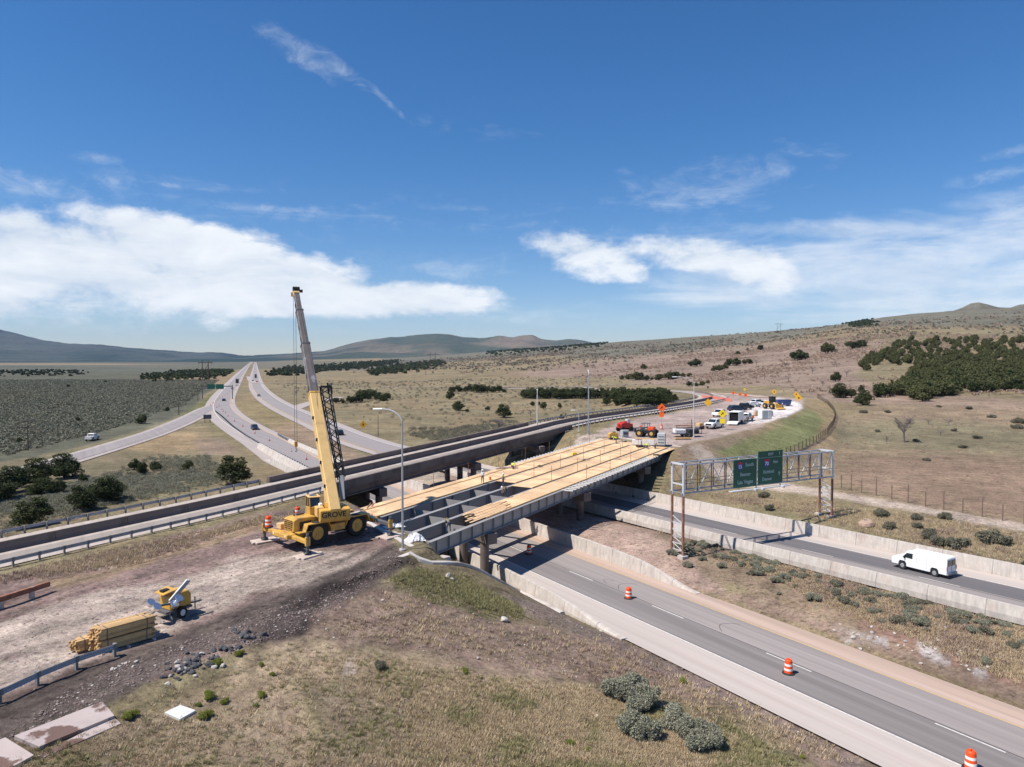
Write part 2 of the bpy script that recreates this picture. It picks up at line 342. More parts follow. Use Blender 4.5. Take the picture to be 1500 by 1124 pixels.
def table(X, Y):
    Yc = np.maximum(Y, 60.); a = np.clip((X / Yc - GA[0]) / (GA[1] - GA[0]), 0, len(GA) - 1.01); b = np.clip((np.log(Yc) - GL[0]) / (GL[1] - GL[0]), 0, len(GL) - 1.01)
    i = a.astype(int); j = b.astype(int); u = a - i; v = b - j
    return (TG[i, j] * (1 - u) + TG[i + 1, j] * u) * (1 - v) + (TG[i, j + 1] * (1 - u) + TG[i + 1, j + 1] * u) * v
SKY = np.array([(-900, 470), (-300, 462), (-80, 478), (0, 490), (30, 496), (60, 503), (100, 509), (140, 512), (190, 517), (240, 520), (290, 523), (325, 521), (350, 525), (400, 524), (440, 522),
                (475, 521), (495, 516), (520, 508), (545, 502), (570, 500), (590, 501), (612, 497), (640, 494.5), (662, 496), (680, 500), (705, 502), (735, 498), (752, 499), (765, 496.5), (780, 497), (792, 502), (812, 503.5),
                (835, 502), (850, 504), (870, 508), (910, 514), (950, 516), (1100, 515), (2200, 515)], float)
PEAK = np.array([(1290, 999), (1340, 466), (1390, 458), (1408, 452), (1420, 446.5), (1432, 445), (1445, 448), (1460, 452), (1478, 453), (1490, 449), (1510, 446), (1560, 440), (1800, 425), (2300, 420)], float)
def sdist(X, Y, poly):                                  # signed distance to a polygon, outside positive
    d = np.full(X.shape, 1e18); ins = np.zeros(X.shape, bool); n = len(poly)
    for i in range(n):
        x0, y0 = poly[i]; x1, y1 = poly[(i + 1) % n]; ex, ey = x1 - x0, y1 - y0; wx, wy = X - x0, Y - y0
        t = np.clip((wx * ex + wy * ey) / (ex * ex + ey * ey + 1e-12), 0, 1)
        d = np.minimum(d, (wx - ex * t) ** 2 + (wy - ey * t) ** 2)
        c = (y0 > Y) != (y1 > Y)
        if ey != 0: ins ^= c & (X < x0 + ex * (Y - y0) / ey)
    d = np.sqrt(d); return np.where(ins, -d, d)
def pdist(X, Y, pts):
    d = np.full(X.shape, 1e18)
    for (x0, y0), (x1, y1) in zip(pts[:-1], pts[1:]):
        ex, ey = x1 - x0, y1 - y0; wx, wy = X - x0, Y - y0
        t = np.clip((wx * ex + wy * ey) / (ex * ex + ey * ey + 1e-12), 0, 1); d = np.minimum(d, (wx - ex * t) ** 2 + (wy - ey * t) ** 2)
    return np.sqrt(d)
xy = lambda p: (p[0], p[1])
WEST = [xy(PN((0 - .443 * .8) / .895 - .2, -1.2)), xy(PN(18.6, 37.2)), xy(PN(0, 36.6)), xy(PN(-25, 35.8)), xy(PN(-60, 33)), xy(PN(-120, 30)), (-150, -60), (-60, -40)] + \
       [xy(W(a, b, 5.6)) for a, b in [(-700, 1330), (-150, 1125), (0, 1062), (120, 1010), (250, 955), (330, 930), (400, 900), (470, 862), (545, 838), (600, 818)]]
EAST = [xy(PN(65.9, -1.2)), xy(PN(84.4, 37.5)), xy(PN(100, 39.5))] + [xy(W(a, b, 8.)) for a, b in [(900, 601), (985, 588), (1000, 580), (960, 574), (960, 569), (1050, 568), (1100, 572), (1140, 579), (1168, 587), (1177, 597), (1150, 612), (1115, 626), (1075, 635), (1040, 641), (1010, 647), (993, 653)]]
def zpad(s): return 5.8 + .0235 * np.clip(s, 0, 30) + .008 * np.clip(s, -60, 0)
def zeast(s): return np.interp(s, [60, 84, 110, 180, 400], [7.2, 7.6, 8.1, 8.4, 7.0])
def Hraw(X, Y):
    X = np.asarray(X, float); Y = np.asarray(Y, float); v, n = vn(X, Y); s, l = slf(X, Y)
    T = table(X, Y); zb = zB(v)
    hA = np.interp(v, [-22, -14, 2, 60, 110], [.02, .25, 1.1, .9, .1])
    tm = np.clip((n - 5.9) / (17.2 - 5.9), 0, 1)
    med = hA * (1 - tm) + (zb - .5) * tm + .5 * np.sin(np.pi * tm) * ss(v, -60, 10)
    right = np.minimum(zb + 1.15 + .045 * np.maximum(n - 30, 0), zb + 2.4)
    right = right * (1 - ss(n, 40, 75)) + T * ss(n, 40, 75)
    z = np.where(n < 5.6, 0., med * ss(n, 5.5, 6.6)); z = np.where(n > 18.7, zb, z)
    z = np.where(n > 28.7, zb + (right - zb) * ss(n, 28.7, 30), z)
    wt = ss(v, 75, 120); z = z * (1 - wt) + T * wt
    big = np.where(n < 0, 0, 0)
    # approach fill on the near side
    near = (np.abs(X) < 260) & (Y < 420)
    zw = np.full(X.shape, -99.); ze = np.full(X.shape, -99.)
    if near.any():
        Xn, Yn = X[near], Y[near]; sn, ln = s[near], l[near]; nn_ = n[near]
        d = sdist(Xn, Yn, WEST); do = np.maximum(d, 0); e = np.maximum(-nn_ - 7.7, 0)
        zp = zpad(sn); t = do / (do + e + .02)
        f1 = zp * (1 - t) ** (1.05 + 1.0 * ss(ln, -3.5, -.5)) - .5 * ss(do, 0, .8) * ss(ln, -3.5, -.5) * (1 - t); f2 = zp - .34 * do; k = ss(ln, 22, 34)
        zw[near] = np.where(nn_ > -7.6, -99, f1 * (1 - k) + f2 * k)
        d = np.maximum(sdist(Xn, Yn, EAST), 0); ze[near] = zeast(sn) - d * np.interp(nn_, [30, 60], [.42, .30])
        ze[near] = np.where(nn_ < 29.2, -99, ze[near])
    z = np.maximum(z, np.maximum(zw, ze))
    return z
def far_hills(X, Y):
    pr_ = 750 + FPX * X / np.maximum(Y, 1)
    z0 = CAMH + (527.5 - np.interp(pr_, SKY[:, 0], SKY[:, 1])) / FPX * 11500
    rough = (.5 - np.abs(fbmn(X, Y, 2400, 6, 3))) * 130 + (.5 - np.abs(fbmn(X, Y, 700, 5, 5))) * 60 * ss(z0, 60, 200); R = np.hypot(X, Y) * 0 + Y
    ridge = z0 * ss(R, 5500, 11500) ** 1.5 * (1 - .6 * ss(R, 11500, 15000)) + rough * ss(R, 5500, 8500) * (1 - ss(R, 10300, 11400))
    zp = CAMH + (527.5 - np.interp(pr_, PEAK[:, 0], PEAK[:, 1], left=700)) / FPX * 2500
    zp = np.where(pr_ < 1310, 0, zp)
    pk = zp * np.exp(-((R - 2500) / 330) ** 2)
    return np.maximum(ridge, pk)
def sdist_west(X, Y):
    o = np.full(X.shape, 50.); q = (X > -60) & (X < 10) & (Y > 15) & (Y < 75)
    if q.any(): o[q] = sdist(X[q], Y[q], WEST[8:])
    return np.abs(o)
def paved(X, Y):
    v, n = vn(X, Y)
    return ((n > -7.3) & (n < 6.0) | (n > 18.3) & (n < 28.8)) & (v < 96) & (v > -90)
def Hn(X, Y):
    X = np.asarray(X, float); Y = np.asarray(Y, float); z = Hraw(X, Y)
    z = np.maximum(z, far_hills(X, Y))
    pv = paved(X, Y); D = np.hypot(X, Y)
    rd = road_mask(X, Y)
    v_e, n_e = vn(X, Y); pe = np.where(v_e < 98, np.minimum(np.abs(n_e - 6.0), np.minimum(np.abs(n_e + 7.3), np.minimum(np.abs(n_e - 18.3), np.abs(n_e - 28.8)))), 9); ed = ss(pe, .2, 2.6)
    amp = ed * (.10 + .12 * ss(D, 100, 400)) * (1 - rd)
    z = z + np.where(pv, 0, amp * fbmn(X, Y, 5., 4, 11)) + (1 - rd) * ss(D, 300, 900) * np.minimum(z * .05, 6) * fbmn(X, Y, 220, 5, 23) * (z > 4)
    z = z + (1 - rd) * np.where(pv, 0, ss(D, 25, 45) * .25 * fbmn(X, Y, 23., 3, 31) * (1 - ss(z, 4.8, 5.4) * (D < 160)))
    bad = (X > -14) & (X < 6) & (Y > 40) & (Y < 62)
    s2, l2 = slf(X, Y); rut = ((s2 > -60) & (s2 < 8) & (l2 > -14) & (l2 < 21) & (z > 4.6)) * 1.0
    z = z + rut * (.07 * fbmn(s2 * .3, l2 * 1.6, 1.6, 4, 101)) + np.where(pv, 0, .30 * np.exp(-((sdist_west(X, Y) - 1.0) / 2.2) ** 2) * fbmn(X, Y, 3.2, 4, 103))
    return np.where(pv, z - .14, z - .10 * (1 - ed) * (v_e < 98) * (n_e > -9) * (n_e < 30))
# ---- far road centrelines (surveyed from the photograph, standing on the ground)
def wl(pts, z=0.): return [xy(W(a, b, z)) for a, b in pts]
RA = [xy(PA(80, -.5)), xy(PA(96, -.5))] + wl([(420, 663), (392, 646), (363, 630), (337, 613), (326, 600), (325, 590), (331, 577), (343, 561), (351, 550), (357, 543), (364, 535.5), (369, 531.5)])
RB = [xy(PA(80, 22.6)), xy(PA(109, 22.6))] + wl([(505, 638), (470, 622), (437, 608), (408, 594), (389, 581), (377, 567), (374, 555), (374, 545), (374, 537), (374, 532)])
RR = wl([(331, 590), (306, 599), (275, 615), (232, 633), (180, 650), (110, 671), (30, 694), (-60, 715), (-220, 745)])
RE = wl([(418, 604), (447, 593), (470, 587), (500, 582)])
RO = [xy(PN(s, l)) for s, l in [(-90, 27), (-60, 28), (-20, 29.2), (15, 30), (42, 30.8), (72, 31.8), (93, 32.8)]] + wl([(925, 607), (985, 598), (1020, 592.5), (1043, 586.5), (1040, 580.5), (1018, 576), (985, 573), (930, 570.5)], 8.) + wl([(860, 568), (780, 567.5), (680, 566)], 2.5)
RDW = wl([(1000, 575.5), (1060, 577), (1120, 583)], 8.)
def road_mask(X, Y):
    m = np.zeros(X.shape)
    q = (Y > 90) & (Y < 9000) & (X < 60)
    if q.any():
        xq, yq = X[q], Y[q]; d = np.minimum(pdist(xq, yq, RA), pdist(xq, yq, RB)); d = np.minimum(d, pdist(xq, yq, RR)); d = np.minimum(d, pdist(xq, yq, RE))
        m[q] = 1 - ss(d, 9, 22)
    return m
# ---- height look-ups for placing things
def Hs(x, y): return float(Hn(np.array([x]), np.array([y]))[0])
_TT = np.concatenate([np.linspace(20, 300, 1400), np.geomspace(300, 16000, 1500)])
def G(px, py, dz=0.):                                   # where the sight line through a photo point meets the ground
    d = ray(px, py); X = d[0] * _TT; Y = d[1] * _TT; Z = CAMH + d[2] * _TT; h = Hn(X, Y); i = np.argmax(Z < h)
    if i == 0: i = len(_TT) - 1
    a = (Z - h)[i - 1]; b = (Z - h)[i]; t = a / (a - b + 1e-9); T = _TT[i - 1] + (_TT[i] - _TT[i - 1]) * t
    return Vector((d[0] * T, d[1] * T, float(CAMH + d[2] * T) + dz))
def proj(X, Y, Z):
    Zc = Z - CAMH; f = Y * math.cos(PITCH) - Zc * math.sin(PITCH); u = Y * math.sin(PITCH) + Zc * math.cos(PITCH); f = np.maximum(f, .1)
    return 750 + FPX * X / f, 562 - FPX * u / f
# ---- ground cover: which soil or sward lies where
tan = (.32, .232, .135); olive = (.185, .16, .085); green = (.135, .145, .055); pink = (.49, .40, .335); gravel = (.13, .105, .09); reddirt = (.30, .215, .165)
sage = (.12, .118, .082); sagedk = (.085, .085, .065); hillgrey = (.165, .155, .115); pinkhill = (.29, .21, .165); tanfield = (.285, .21, .14); grfield = (.225, .20, .12); conc = (.55, .50, .46)
COVER = [ # colour, polygon in photo points on the ground, softness px, strength, warp
 (sage, [(-900, 536), (150, 537), (290, 543), (330, 553), (300, 578), (285, 600), (210, 630), (60, 668), (-900, 830)], 3, 1, 3),
 ((.10, .10, .075), [(-900, 552), (300, 560), (300, 580), (250, 610), (60, 640), (-900, 660)], 8, .6, 6),
 (sagedk, [(-900, 533), (110, 536), (112, 540), (-900, 539)], 1, .9, 1),
 ((.12, .125, .095), [(-900, 528), (365, 529), (365, 541), (250, 545), (-900, 538)], .8, .8, .3), (tan, [(-900, 532), (150, 532.5), (260, 534), (150, 535), (-900, 535)], .5, .7, .4), (hillgrey, [(372, 529), (560, 529), (640, 526), (560, 536), (375, 541)], .8, .8, .4),
 (tan, [(205, 555), (330, 548), (340, 550), (322, 562), (240, 566)], 2, .85, 2), (tan, [(-20, 576), (46, 574), (48, 583), (10, 588), (-20, 590)], 1.5, .8, 1),
 (green, [(-300, 720), (0, 690), (250, 620), (300, 585), (335, 562), (325, 580), (300, 600), (215, 636), (0, 702), (-300, 745)], 3, .75, 3),
 (tan, [(190, 645), (235, 636), (285, 634), (310, 655), (240, 668), (190, 660)], 5, .9, 6), (pinkhill, [(280, 645), (330, 640), (352, 665), (300, 668)], 5, .6, 5),
 (olive, [(300, 610), (330, 625), (345, 650), (310, 640)], 5, .7, 4), (sage, [(-300, 690), (150, 665), (300, 665), (330, 700), (0, 790), (-300, 860)], 12, .35, 8),
 (green, [(350, 590), (375, 585), (430, 612), (400, 622), (372, 612)], 3, .8, 3), (tan, [(345, 590), (372, 574), (388, 592), (440, 620), (560, 690), (420, 640), (360, 605)], 3, .6, 3),
 (reddirt, [(395, 630), (450, 625), (570, 690), (540, 700), (450, 660)], 4, .5, 4),
 # right: fields and hillsides
 (hillgrey, [(560, 535), (800, 520), (900, 527), (1000, 518), (1150, 497), (1240, 478), (1700, 478), (1700, 400), (1300, 440), (900, 480), (560, 515)], 4, .95, 4),
 ((.13, .125, .10), [(420, 543), (480, 537), (560, 531), (640, 527), (720, 524), (640, 533), (560, 541), (430, 547)], 2, .8, 2),
 (pinkhill, [(740, 548), (850, 530), (1000, 517), (1150, 500), (1300, 495), (1260, 545), (1330, 575), (1500, 590), (1700, 590), (1700, 610), (1400, 600), (1240, 590), (1130, 566), (960, 562), (860, 553)], 6, .85, 9),
 (tanfield, [(1150, 640), (1300, 590), (1700, 600), (1700, 800), (1300, 745), (1180, 700)], 15, .8, 12),
 (grfield, [(1200, 625), (1340, 618), (1700, 640), (1700, 670), (1350, 662), (1210, 650)], 10, .8, 12),
 ((.30, .20, .15), [(1230, 680), (1350, 668), (1700, 690), (1700, 780), (1400, 745), (1250, 712)], 8, .5, 10),
 ((.185, .20, .085), [(1110, 640), (1160, 612), (1200, 592), (1215, 606), (1205, 640), (1150, 665), (1075, 672), (1040, 660), (1060, 648)], 7, .9, 6), ((.16, .12, .09), [(1216, 600), (1226, 612), (1222, 630), (1206, 648), (1150, 676), (1148, 671), (1200, 644), (1216, 628), (1218, 612)], 1.5, .8, 1),
 (tan, [(1170, 590), (1205, 588), (1228, 612), (1222, 650), (1200, 665), (1195, 640), (1205, 615)], 4, .7, 3),
 (reddirt, [(995, 655), (1060, 642), (1110, 628), (1080, 648), (1050, 665), (1010, 690), (985, 700)], 5, .6, 5),
 (pink, [(1008, 655), (1022, 652), (1060, 680), (1100, 700), (1060, 706), (1030, 680)], 3, .8, 3),
 (pink, [(1060, 700), (1110, 700), (1200, 716), (1500, 768), (1700, 800), (1700, 810), (1500, 779), (1200, 726), (1100, 716)], 2.5, .8, 2),
 (tan, [(985, 640), (1000, 668), (1000, 715), (985, 715)], 4, .5, 3), (olive, [(1100, 716), (1500, 785), (1700, 820), (1700, 900), (1500, 840), (1200, 765), (1030, 728)], 5, .45, 8),
 (tan, [(1260, 752), (1275, 750), (1280, 772), (1258, 772)], 3, .7, 3),
 # work area at the far end of the new bridge
 ((.46, .36, .32), [(985, 655), (900, 640), (860, 640), (905, 618), (990, 605), (1045, 592), (1060, 578), (1180, 585), (1170, 600), (1110, 626), (1040, 643)], 3, .9, 3),
 ((.70, .64, .61), [(1095, 622), (1080, 612), (1110, 590), (1140, 583), (1168, 590), (1176, 598), (1150, 611), (1118, 620)], 2, .9, 2),
 (olive, [(840, 618), (900, 606), (985, 594), (990, 598), (930, 612), (860, 640), (840, 645)], 3, .5, 3),
 (pink, [(846, 636), (872, 640), (866, 660), (838, 690), (825, 690)], 3, .9, 2), (pink, [(575, 690), (640, 672), (662, 690), (660, 725), (600, 735)], 4, .7, 5),
 # between the roads
 ((.42, .30, .245), [(660, 690), (870, 690), (960, 765), (1000, 800), (1060, 865), (1000, 868), (930, 825), (830, 785), (740, 775), (640, 730)], 6, .9, 5),
 (reddirt, [(860, 740), (960, 790), (1010, 830), (1160, 890), (1500, 1030), (1700, 1080), (1700, 960), (1400, 880), (1100, 800), (930, 745)], 6, .55, 8),
 ((.22, .175, .115), [(950, 790), (1050, 800), (1500, 930), (1700, 1000), (1700, 930), (1500, 900), (1080, 790), (960, 765)], 8, .7, 10),
 ((.29, .17, .135), [(1270, 880), (1400, 930), (1500, 960), (1700, 1000), (1700, 1060), (1500, 1020), (1350, 960), (1260, 920)], 8, .6, 8),
 ((.55, .51, .48), [(1215, 915), (1300, 935), (1302, 948), (1240, 942)], 3, .8, 4), ((.55, .51, .48), [(1340, 930), (1372, 950), (1398, 975), (1370, 972), (1345, 950)], 3, .8, 5),
 ((.55, .51, .48), [(1425, 955), (1440, 965), (1452, 1000), (1430, 995)], 3, .8, 4),
 (tan, [(1000, 862), (1100, 905), (1250, 955), (1500, 1045), (1500, 1065), (1250, 975), (1080, 905)], 4, .7, 4),
 # approach fill and the slope in front
 ((.27, .19, .165), [(-900, 860), (0, 846), (400, 750), (560, 740), (590, 830), (480, 900), (390, 935), (250, 990), (0, 1075), (-900, 1400)], 4, 1, 4),
 (tan, [(60, 850), (150, 835), (260, 805), (380, 760), (380, 775), (200, 835), (80, 865)], 5, .7, 9),
 (pink, [(-900, 990), (0, 905), (100, 880), (240, 850), (330, 815), (440, 805), (560, 812), (500, 845), (380, 870), (300, 900), (170, 960), (0, 1015), (-900, 1300)], 7, .92, 10),
 (gravel, [(-300, 1180), (0, 1030), (100, 985), (240, 935), (330, 895), (420, 866), (520, 828), (585, 795), (605, 825), (560, 855), (490, 900), (445, 940), (400, 948), (330, 945), (200, 1010), (60, 1085), (0, 1090), (-300, 1250)], 6, .9, 7),
 ((.10, .078, .072), [(380, 940), (405, 885), (450, 858), (500, 842), (560, 838), (500, 880), (450, 925), (410, 948)], 7, .75, 7),
 (reddirt, [(560, 860), (740, 905), (900, 940), (1050, 990), (1200, 1060), (1290, 1124), (1200, 1124), (1100, 1040), (880, 1000), (700, 985), (560, 945), (440, 940), (450, 900)], 7, .9, 8),
 (olive, [(575, 850), (610, 835), (680, 845), (760, 885), (775, 905), (720, 910), (650, 890), (580, 865)], 5, .9, 6),
 ((.25, .19, .17), [(700, 860), (780, 880), (900, 935), (1000, 975), (1230, 1085), (1300, 1124), (1240, 1124), (1000, 1000), (860, 935), (780, 905)], 5, .7, 6),
 ((.42, .315, .215), [(350, 960), (450, 930), (560, 950), (690, 985), (880, 1005), (860, 1040), (600, 1030), (450, 1000), (440, 1050), (470, 1124), (380, 1124), (330, 1020)], 8, .75, 12),
 ((.30, .23, .165), [(450, 1010), (700, 1010), (880, 1030), (1060, 1060), (1180, 1124), (480, 1124)], 12, .75, 14),
 ((.32, .245, .17), [(150, 1060), (300, 1020), (420, 1020), (440, 1124), (150, 1124)], 10, .7, 12),
 (green, [(1050, 1050), (1110, 1080), (1180, 1124), (1120, 1124), (1060, 1080)], 5, .6, 5),
 ((.20, .14, .12), [(-20, 905), (20, 898), (52, 886), (50, 893), (10, 910), (-20, 915)], 2, .8, 3), ((.20, .14, .12), [(0, 962), (30, 953), (28, 962), (0, 970)], 2, .7, 2),
 (reddirt, [(1010, 860), (1120, 875), (1300, 945), (1500, 1010), (1700, 1070), (1700, 1100), (1500, 1035), (1250, 940), (1100, 893)], 4, .85, 4),
 ((.62, .55, .50), [(505, 965), (515, 960), (515, 990), (505, 992)], 2, .6, 3)]
TRK = [([xy(PN(s, l + .8 * math.sin(s * .11 + l))) for s in np.arange(-60, 2, 3)], .42, k) for l, k in ((-7.5, .35), (-3, .3), (1.5, .34), (6, .28), (11, .3), (16, .3))] + \
      [(wl([(600, 835), (520, 850), (455, 880), (415, 930), (395, 985)], 5.), .42, .4), (wl([(590, 850), (500, 880), (470, 930), (480, 1000)], 4.), .42, .3), (wl([(600, 870), (700, 905), (830, 950), (960, 1000)], 2.5), .42, .22), (wl([(560, 900), (680, 930), (820, 985), (900, 1030)], 3.), .42, .2),
       (wl([(395, 830), (330, 850), (230, 870), (120, 880)], 5.7), .42, .3), (wl([(300, 905), (380, 880), (470, 850), (560, 800)], 5.7), .42, .35)]
def cover(X, Y, Z):
    n = len(X); col = np.zeros((n, 3)); px, py = proj(X, Y, Z); D = np.hypot(X, Y)
    a = fbmn(X, Y, 14, 4, 41) * .5 + .5; b = fbmn(X, Y, 90, 4, 43) * .5 + .5; a = np.where(D > 400, b, a)[:, None]
    t1, t2 = np.array(tan), np.array(grfield); col[:] = t1 * .85 * a + t2 * (1 - a)
    s_, l_ = slf(X, Y)
    wx = fbmn(X, Y, 3.5, 4, 51) ; wy = fbmn(X, Y, 3.5, 4, 52)
    wX = np.where(D > 200, fbmn(X, Y, 45, 4, 53), wx); wY = np.where(D > 200, fbmn(X, Y, 45, 4, 54), wy)
    for c, poly, soft, st, wp in COVER:
        P = np.array(poly, float); m = 3 * soft + 2 * wp + 2
        q = (px > P[:, 0].min() - m) & (px < P[:, 0].max() + m) & (py > P[:, 1].min() - m) & (py < P[:, 1].max() + m) & (Z < 260)
        if not q.any(): continue
        k = st * (1 - ss(sdist(px[q] + wX[q] * wp * 2.4, py[q] + wY[q] * wp, poly), -soft, soft))[:, None]
        col[q] = col[q] * (1 - k) + np.array(c) * k
    # distant ranges: dark scrub with paler grass flanks
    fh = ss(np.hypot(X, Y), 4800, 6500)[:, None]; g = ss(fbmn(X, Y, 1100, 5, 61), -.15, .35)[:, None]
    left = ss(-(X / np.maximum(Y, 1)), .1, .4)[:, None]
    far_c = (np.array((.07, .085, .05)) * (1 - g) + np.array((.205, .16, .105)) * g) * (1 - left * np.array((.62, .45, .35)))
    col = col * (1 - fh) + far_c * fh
    # streaks left by wheels on the bare pad
    pad = ((s_ > -60) & (s_ < 20) & (l_ > -12) & (l_ < 24) & (Z > 5.0))[:, None]
    st_ = fbmn(s_ * .16, l_ * 1.1, 1.3, 4, 71)[:, None]
    col = np.where(pad, col * (1 + .5 * st_), col)
    near = (Y < 110) & (Y > 15)
    if near.any():
        for P_, wd_, kf in TRK:
            dd = pdist(X[near], Y[near], P_); kk = np.zeros(n); kk[near] = kf * (1 - ss(np.abs(dd - 1.0), .12, wd_)) * (.55 + .45 * a[near][:, 0]); col = col * (1 - kk[:, None])
    m1 = (1 + .20 * fbmn(X, Y, 2.6, 4, 81) + .14 * np.where(D > 150, fbmn(X, Y, 30, 4, 83), 0) + .12 * np.where(D > 900, fbmn(X, Y, 300, 4, 84), 0))[:, None]
    return np.clip(col * m1 * .78, .01, .9)
R0 = 72.
NR, NC = 1080, 960
rr = np.geomspace(60 + 12, 16560, NR); aa = np.linspace(-1.42, 1.42, NC)
# finer columns in the middle of the fan
YY = (rr - 60)[:, None] * np.ones(NC)[None, :]; XX = rr[:, None] * aa[None, :] * .98
Xf, Yf = XX.ravel(), YY.ravel(); Zf = Hn(Xf, Yf)
cf = cover(Xf, Yf, Zf)
ii = np.arange(NR * NC).reshape(NR, NC); qf = np.stack([ii[:-1, :-1], ii[:-1, 1:], ii[1:, 1:], ii[1:, :-1]], -1).reshape(-1, 4)
# ground material: cover colour broken up by grit, tufts and clods
gm = bpy.data.materials.new('ground'); gm.use_nodes = True; nt = gm.node_tree; bs = nt.nodes['Principled BSDF']; bs.inputs['Roughness'].default_value = .95; bs.inputs['Specular IOR Level'].default_value = .15
at = N('ShaderNodeAttribute', attribute_name='cover'); geo = N('ShaderNodeNewGeometry')
def gnoise(sc, det=5, r=.6):
    n = N('ShaderNodeTexNoise'); n.inputs['Scale'].default_value = sc; n.inputs['Detail'].default_value = det; n.inputs['Roughness'].default_value = r; L(geo.outputs['Position'], n.inputs['Vector']); return n.outputs['Fac']
def mr(x, a, b, c, d):
    n = N('ShaderNodeMapRange'); L(x, n.inputs[0])
    for i, v in enumerate((a, b, c, d)): n.inputs[i + 1].default_value = v
    return n.outputs[0]
f = M('MULTIPLY', mr(gnoise(3.2, 8, .72), .3, .7, .55, 1.42), mr(gnoise(.55, 6, .65), .3, .7, .78, 1.22))
f = M('MULTIPLY', f, mr(gnoise(1.9, 5, .6), .56, .64, 1.06, .62)); f = M('MULTIPLY', f, mr(gnoise(.33, 6, .65), .57, .66, 1.05, .72))
f = M('MULTIPLY', f, mr(gnoise(.07, 7, .7), .32, .68, .72, 1.25)); f = M('MULTIPLY', f, mr(gnoise(.011, 7, .72), .32, .68, .80, 1.2))
vs = N('ShaderNodeVectorMath', operation='SCALE'); L(at.outputs['Color'], vs.inputs[0]); L(f, vs.inputs['Scale'])
hs = N('ShaderNodeHueSaturation'); L(vs.outputs[0], hs.inputs['Color']); L(mr(gnoise(.9, 4), .3, .7, .485, .515), hs.inputs['Hue'])
L(hs.outputs[0], bs.inputs['Base Color'])
bp = N('ShaderNodeBump'); bp.inputs['Distance'].default_value = .22; bp.inputs['Strength'].default_value = 1; L(gnoise(2.3, 8, .7), bp.inputs['Height']); L(bp.outputs[0], bs.inputs['Normal'])
MT['ground'] = gm
g_ = fast_mesh('ground', np.stack([Xf, Yf, Zf], 1), qf, gm, None, cf, 4); g_['kind'] = 'structure'
for p in (): pass
g_.data.polygons.foreach_set('use_smooth', np.ones(len(qf), bool))
del XX, YY
# ================================================================ roads
def strip_mesh(name, pts, lo, hi, mat_, frame_ang=0., nsub=1):
    """pts: list of (x,y,z); a sheet from lo to hi to the left of the path."""
    P = [Vector(p) for p in pts]; V = []; F = []
    for i, p in enumerate(P):
        d = P[min(i + 1, len(P) - 1)] - P[max(i - 1, 0)]; d.z = 0; d.normalize(); l = Vector((-d.y, d.x, 0))
        lw = lo[i] if hasattr(lo, '__len__') else lo; hw = hi[i] if hasattr(hi, '__len__') else hi
        for k in range(nsub + 1): V.append(p + l * (lw + (hw - lw) * k / nsub))
    n = nsub + 1
    for i in range(len(P) - 1):
        for k in range(nsub): F.append((i * n + k, (i + 1) * n + k, (i + 1) * n + k + 1, i * n + k + 1))
    o_ = P[0].copy(); rz = frame_ang; R = Matrix.Rotation(-rz, 3, 'Z')
    me = bpy.data.meshes.new(name); me.from_pydata([tuple(R @ (v - o_)) for v in V], [], F); me.update()
    bm = bmesh.new(); bm.from_mesh(me); bmesh.ops.recalc_face_normals(bm, faces=bm.faces)
    if bm.faces and sum(f.normal.z for f in bm.faces) < 0: bmesh.ops.reverse_faces(bm, faces=bm.faces)
    bm.to_mesh(me); bm.free(); me.materials.append(mat_)
    o = bpy.data.objects.new(name, me); S.collection.objects.link(o); o.location = o_; o.rotation_euler = (0, 0, rz); o['kind'] = 'structure'; return o
def asph(k, col, streak=.22, col2=None):
    m = mat(k, col, .88, var=streak, scale=1., stretch=(.02, 1.1, 1), bump=.004, bscale=30, col2=col2, c2scale=.9, c2lo=.55, c2hi=.75); MT[k] = m; return m
asph('asphalt_old', (.27, .238, .222), .26, (.20, .175, .162)); asph('asphalt_lane', (.195, .174, .164), .28, (.25, .222, .21)); asph('asphalt_new', (.125, .115, .117), .14, (.17, .155, .152)); asph('shoulder_conc', (.44, .382, .34), .14, (.44, .345, .30))
asph('asphalt_ramp', (.27, .235, .205), .14, (.22, .19, .17)); asph('dirt_shoulder', (.42, .31, .245), .25, (.54, .43, .37)); asph('bridge_top', (.40, .345, .30), .14, (.28, .23, .20))
asph('far_road', (.26, .23, .222), .14, (.21, .185, .18)); asph('far_shoulder', (.35, .30, .275), .12)
va = [-88 + 6 * i for i in range(32)]
def line_A(v0, v1, n, z, step=6.):
    k = max(1, int((v1 - v0) / step)); return [PA(v0 + (v1 - v0) * i / k, n, z) for i in range(k + 1)]
# carriageway of the near road: shoulder, two lanes, inner dirt edge
strip_mesh('road_shoulder', line_A(-88, 98, 0, .02), 3.55, 7.3, MT['shoulder_conc'], ANG_A)
strip_mesh('road', line_A(-88, 98, 0, .024), -3.9, 0.02, MT['asphalt_old'], ANG_A); strip_mesh('road', line_A(-88, 98, 0, .024), 0.02, 3.55, MT['asphalt_lane'], ANG_A)
strip_mesh('road_shoulder', line_A(-88, 98, 0, .02), -6.3, -3.9, MT['dirt_shoulder'], ANG_A)
def lineB(v0, v1, n, dz, step=4.):
    k = max(1, int((v1 - v0) / step)); return [PA(v0 + (v1 - v0) * i / k, n, float(zB(v0 + (v1 - v0) * i / k)) + dz) for i in range(k + 1)]
strip_mesh('road', lineB(-88, 100, 22.1, .024), -3.65, 4.5, MT['asphalt_old'], ANG_A)
strip_mesh('road', lineB(-88, 100, 22.1, .028), -3.6, -.12, MT['asphalt_new'], ANG_A)
strip_mesh('road_shoulder', lineB(-88, 100, 22.1, .02), -6.6, -3.65, MT['shoulder_conc'], ANG_A)
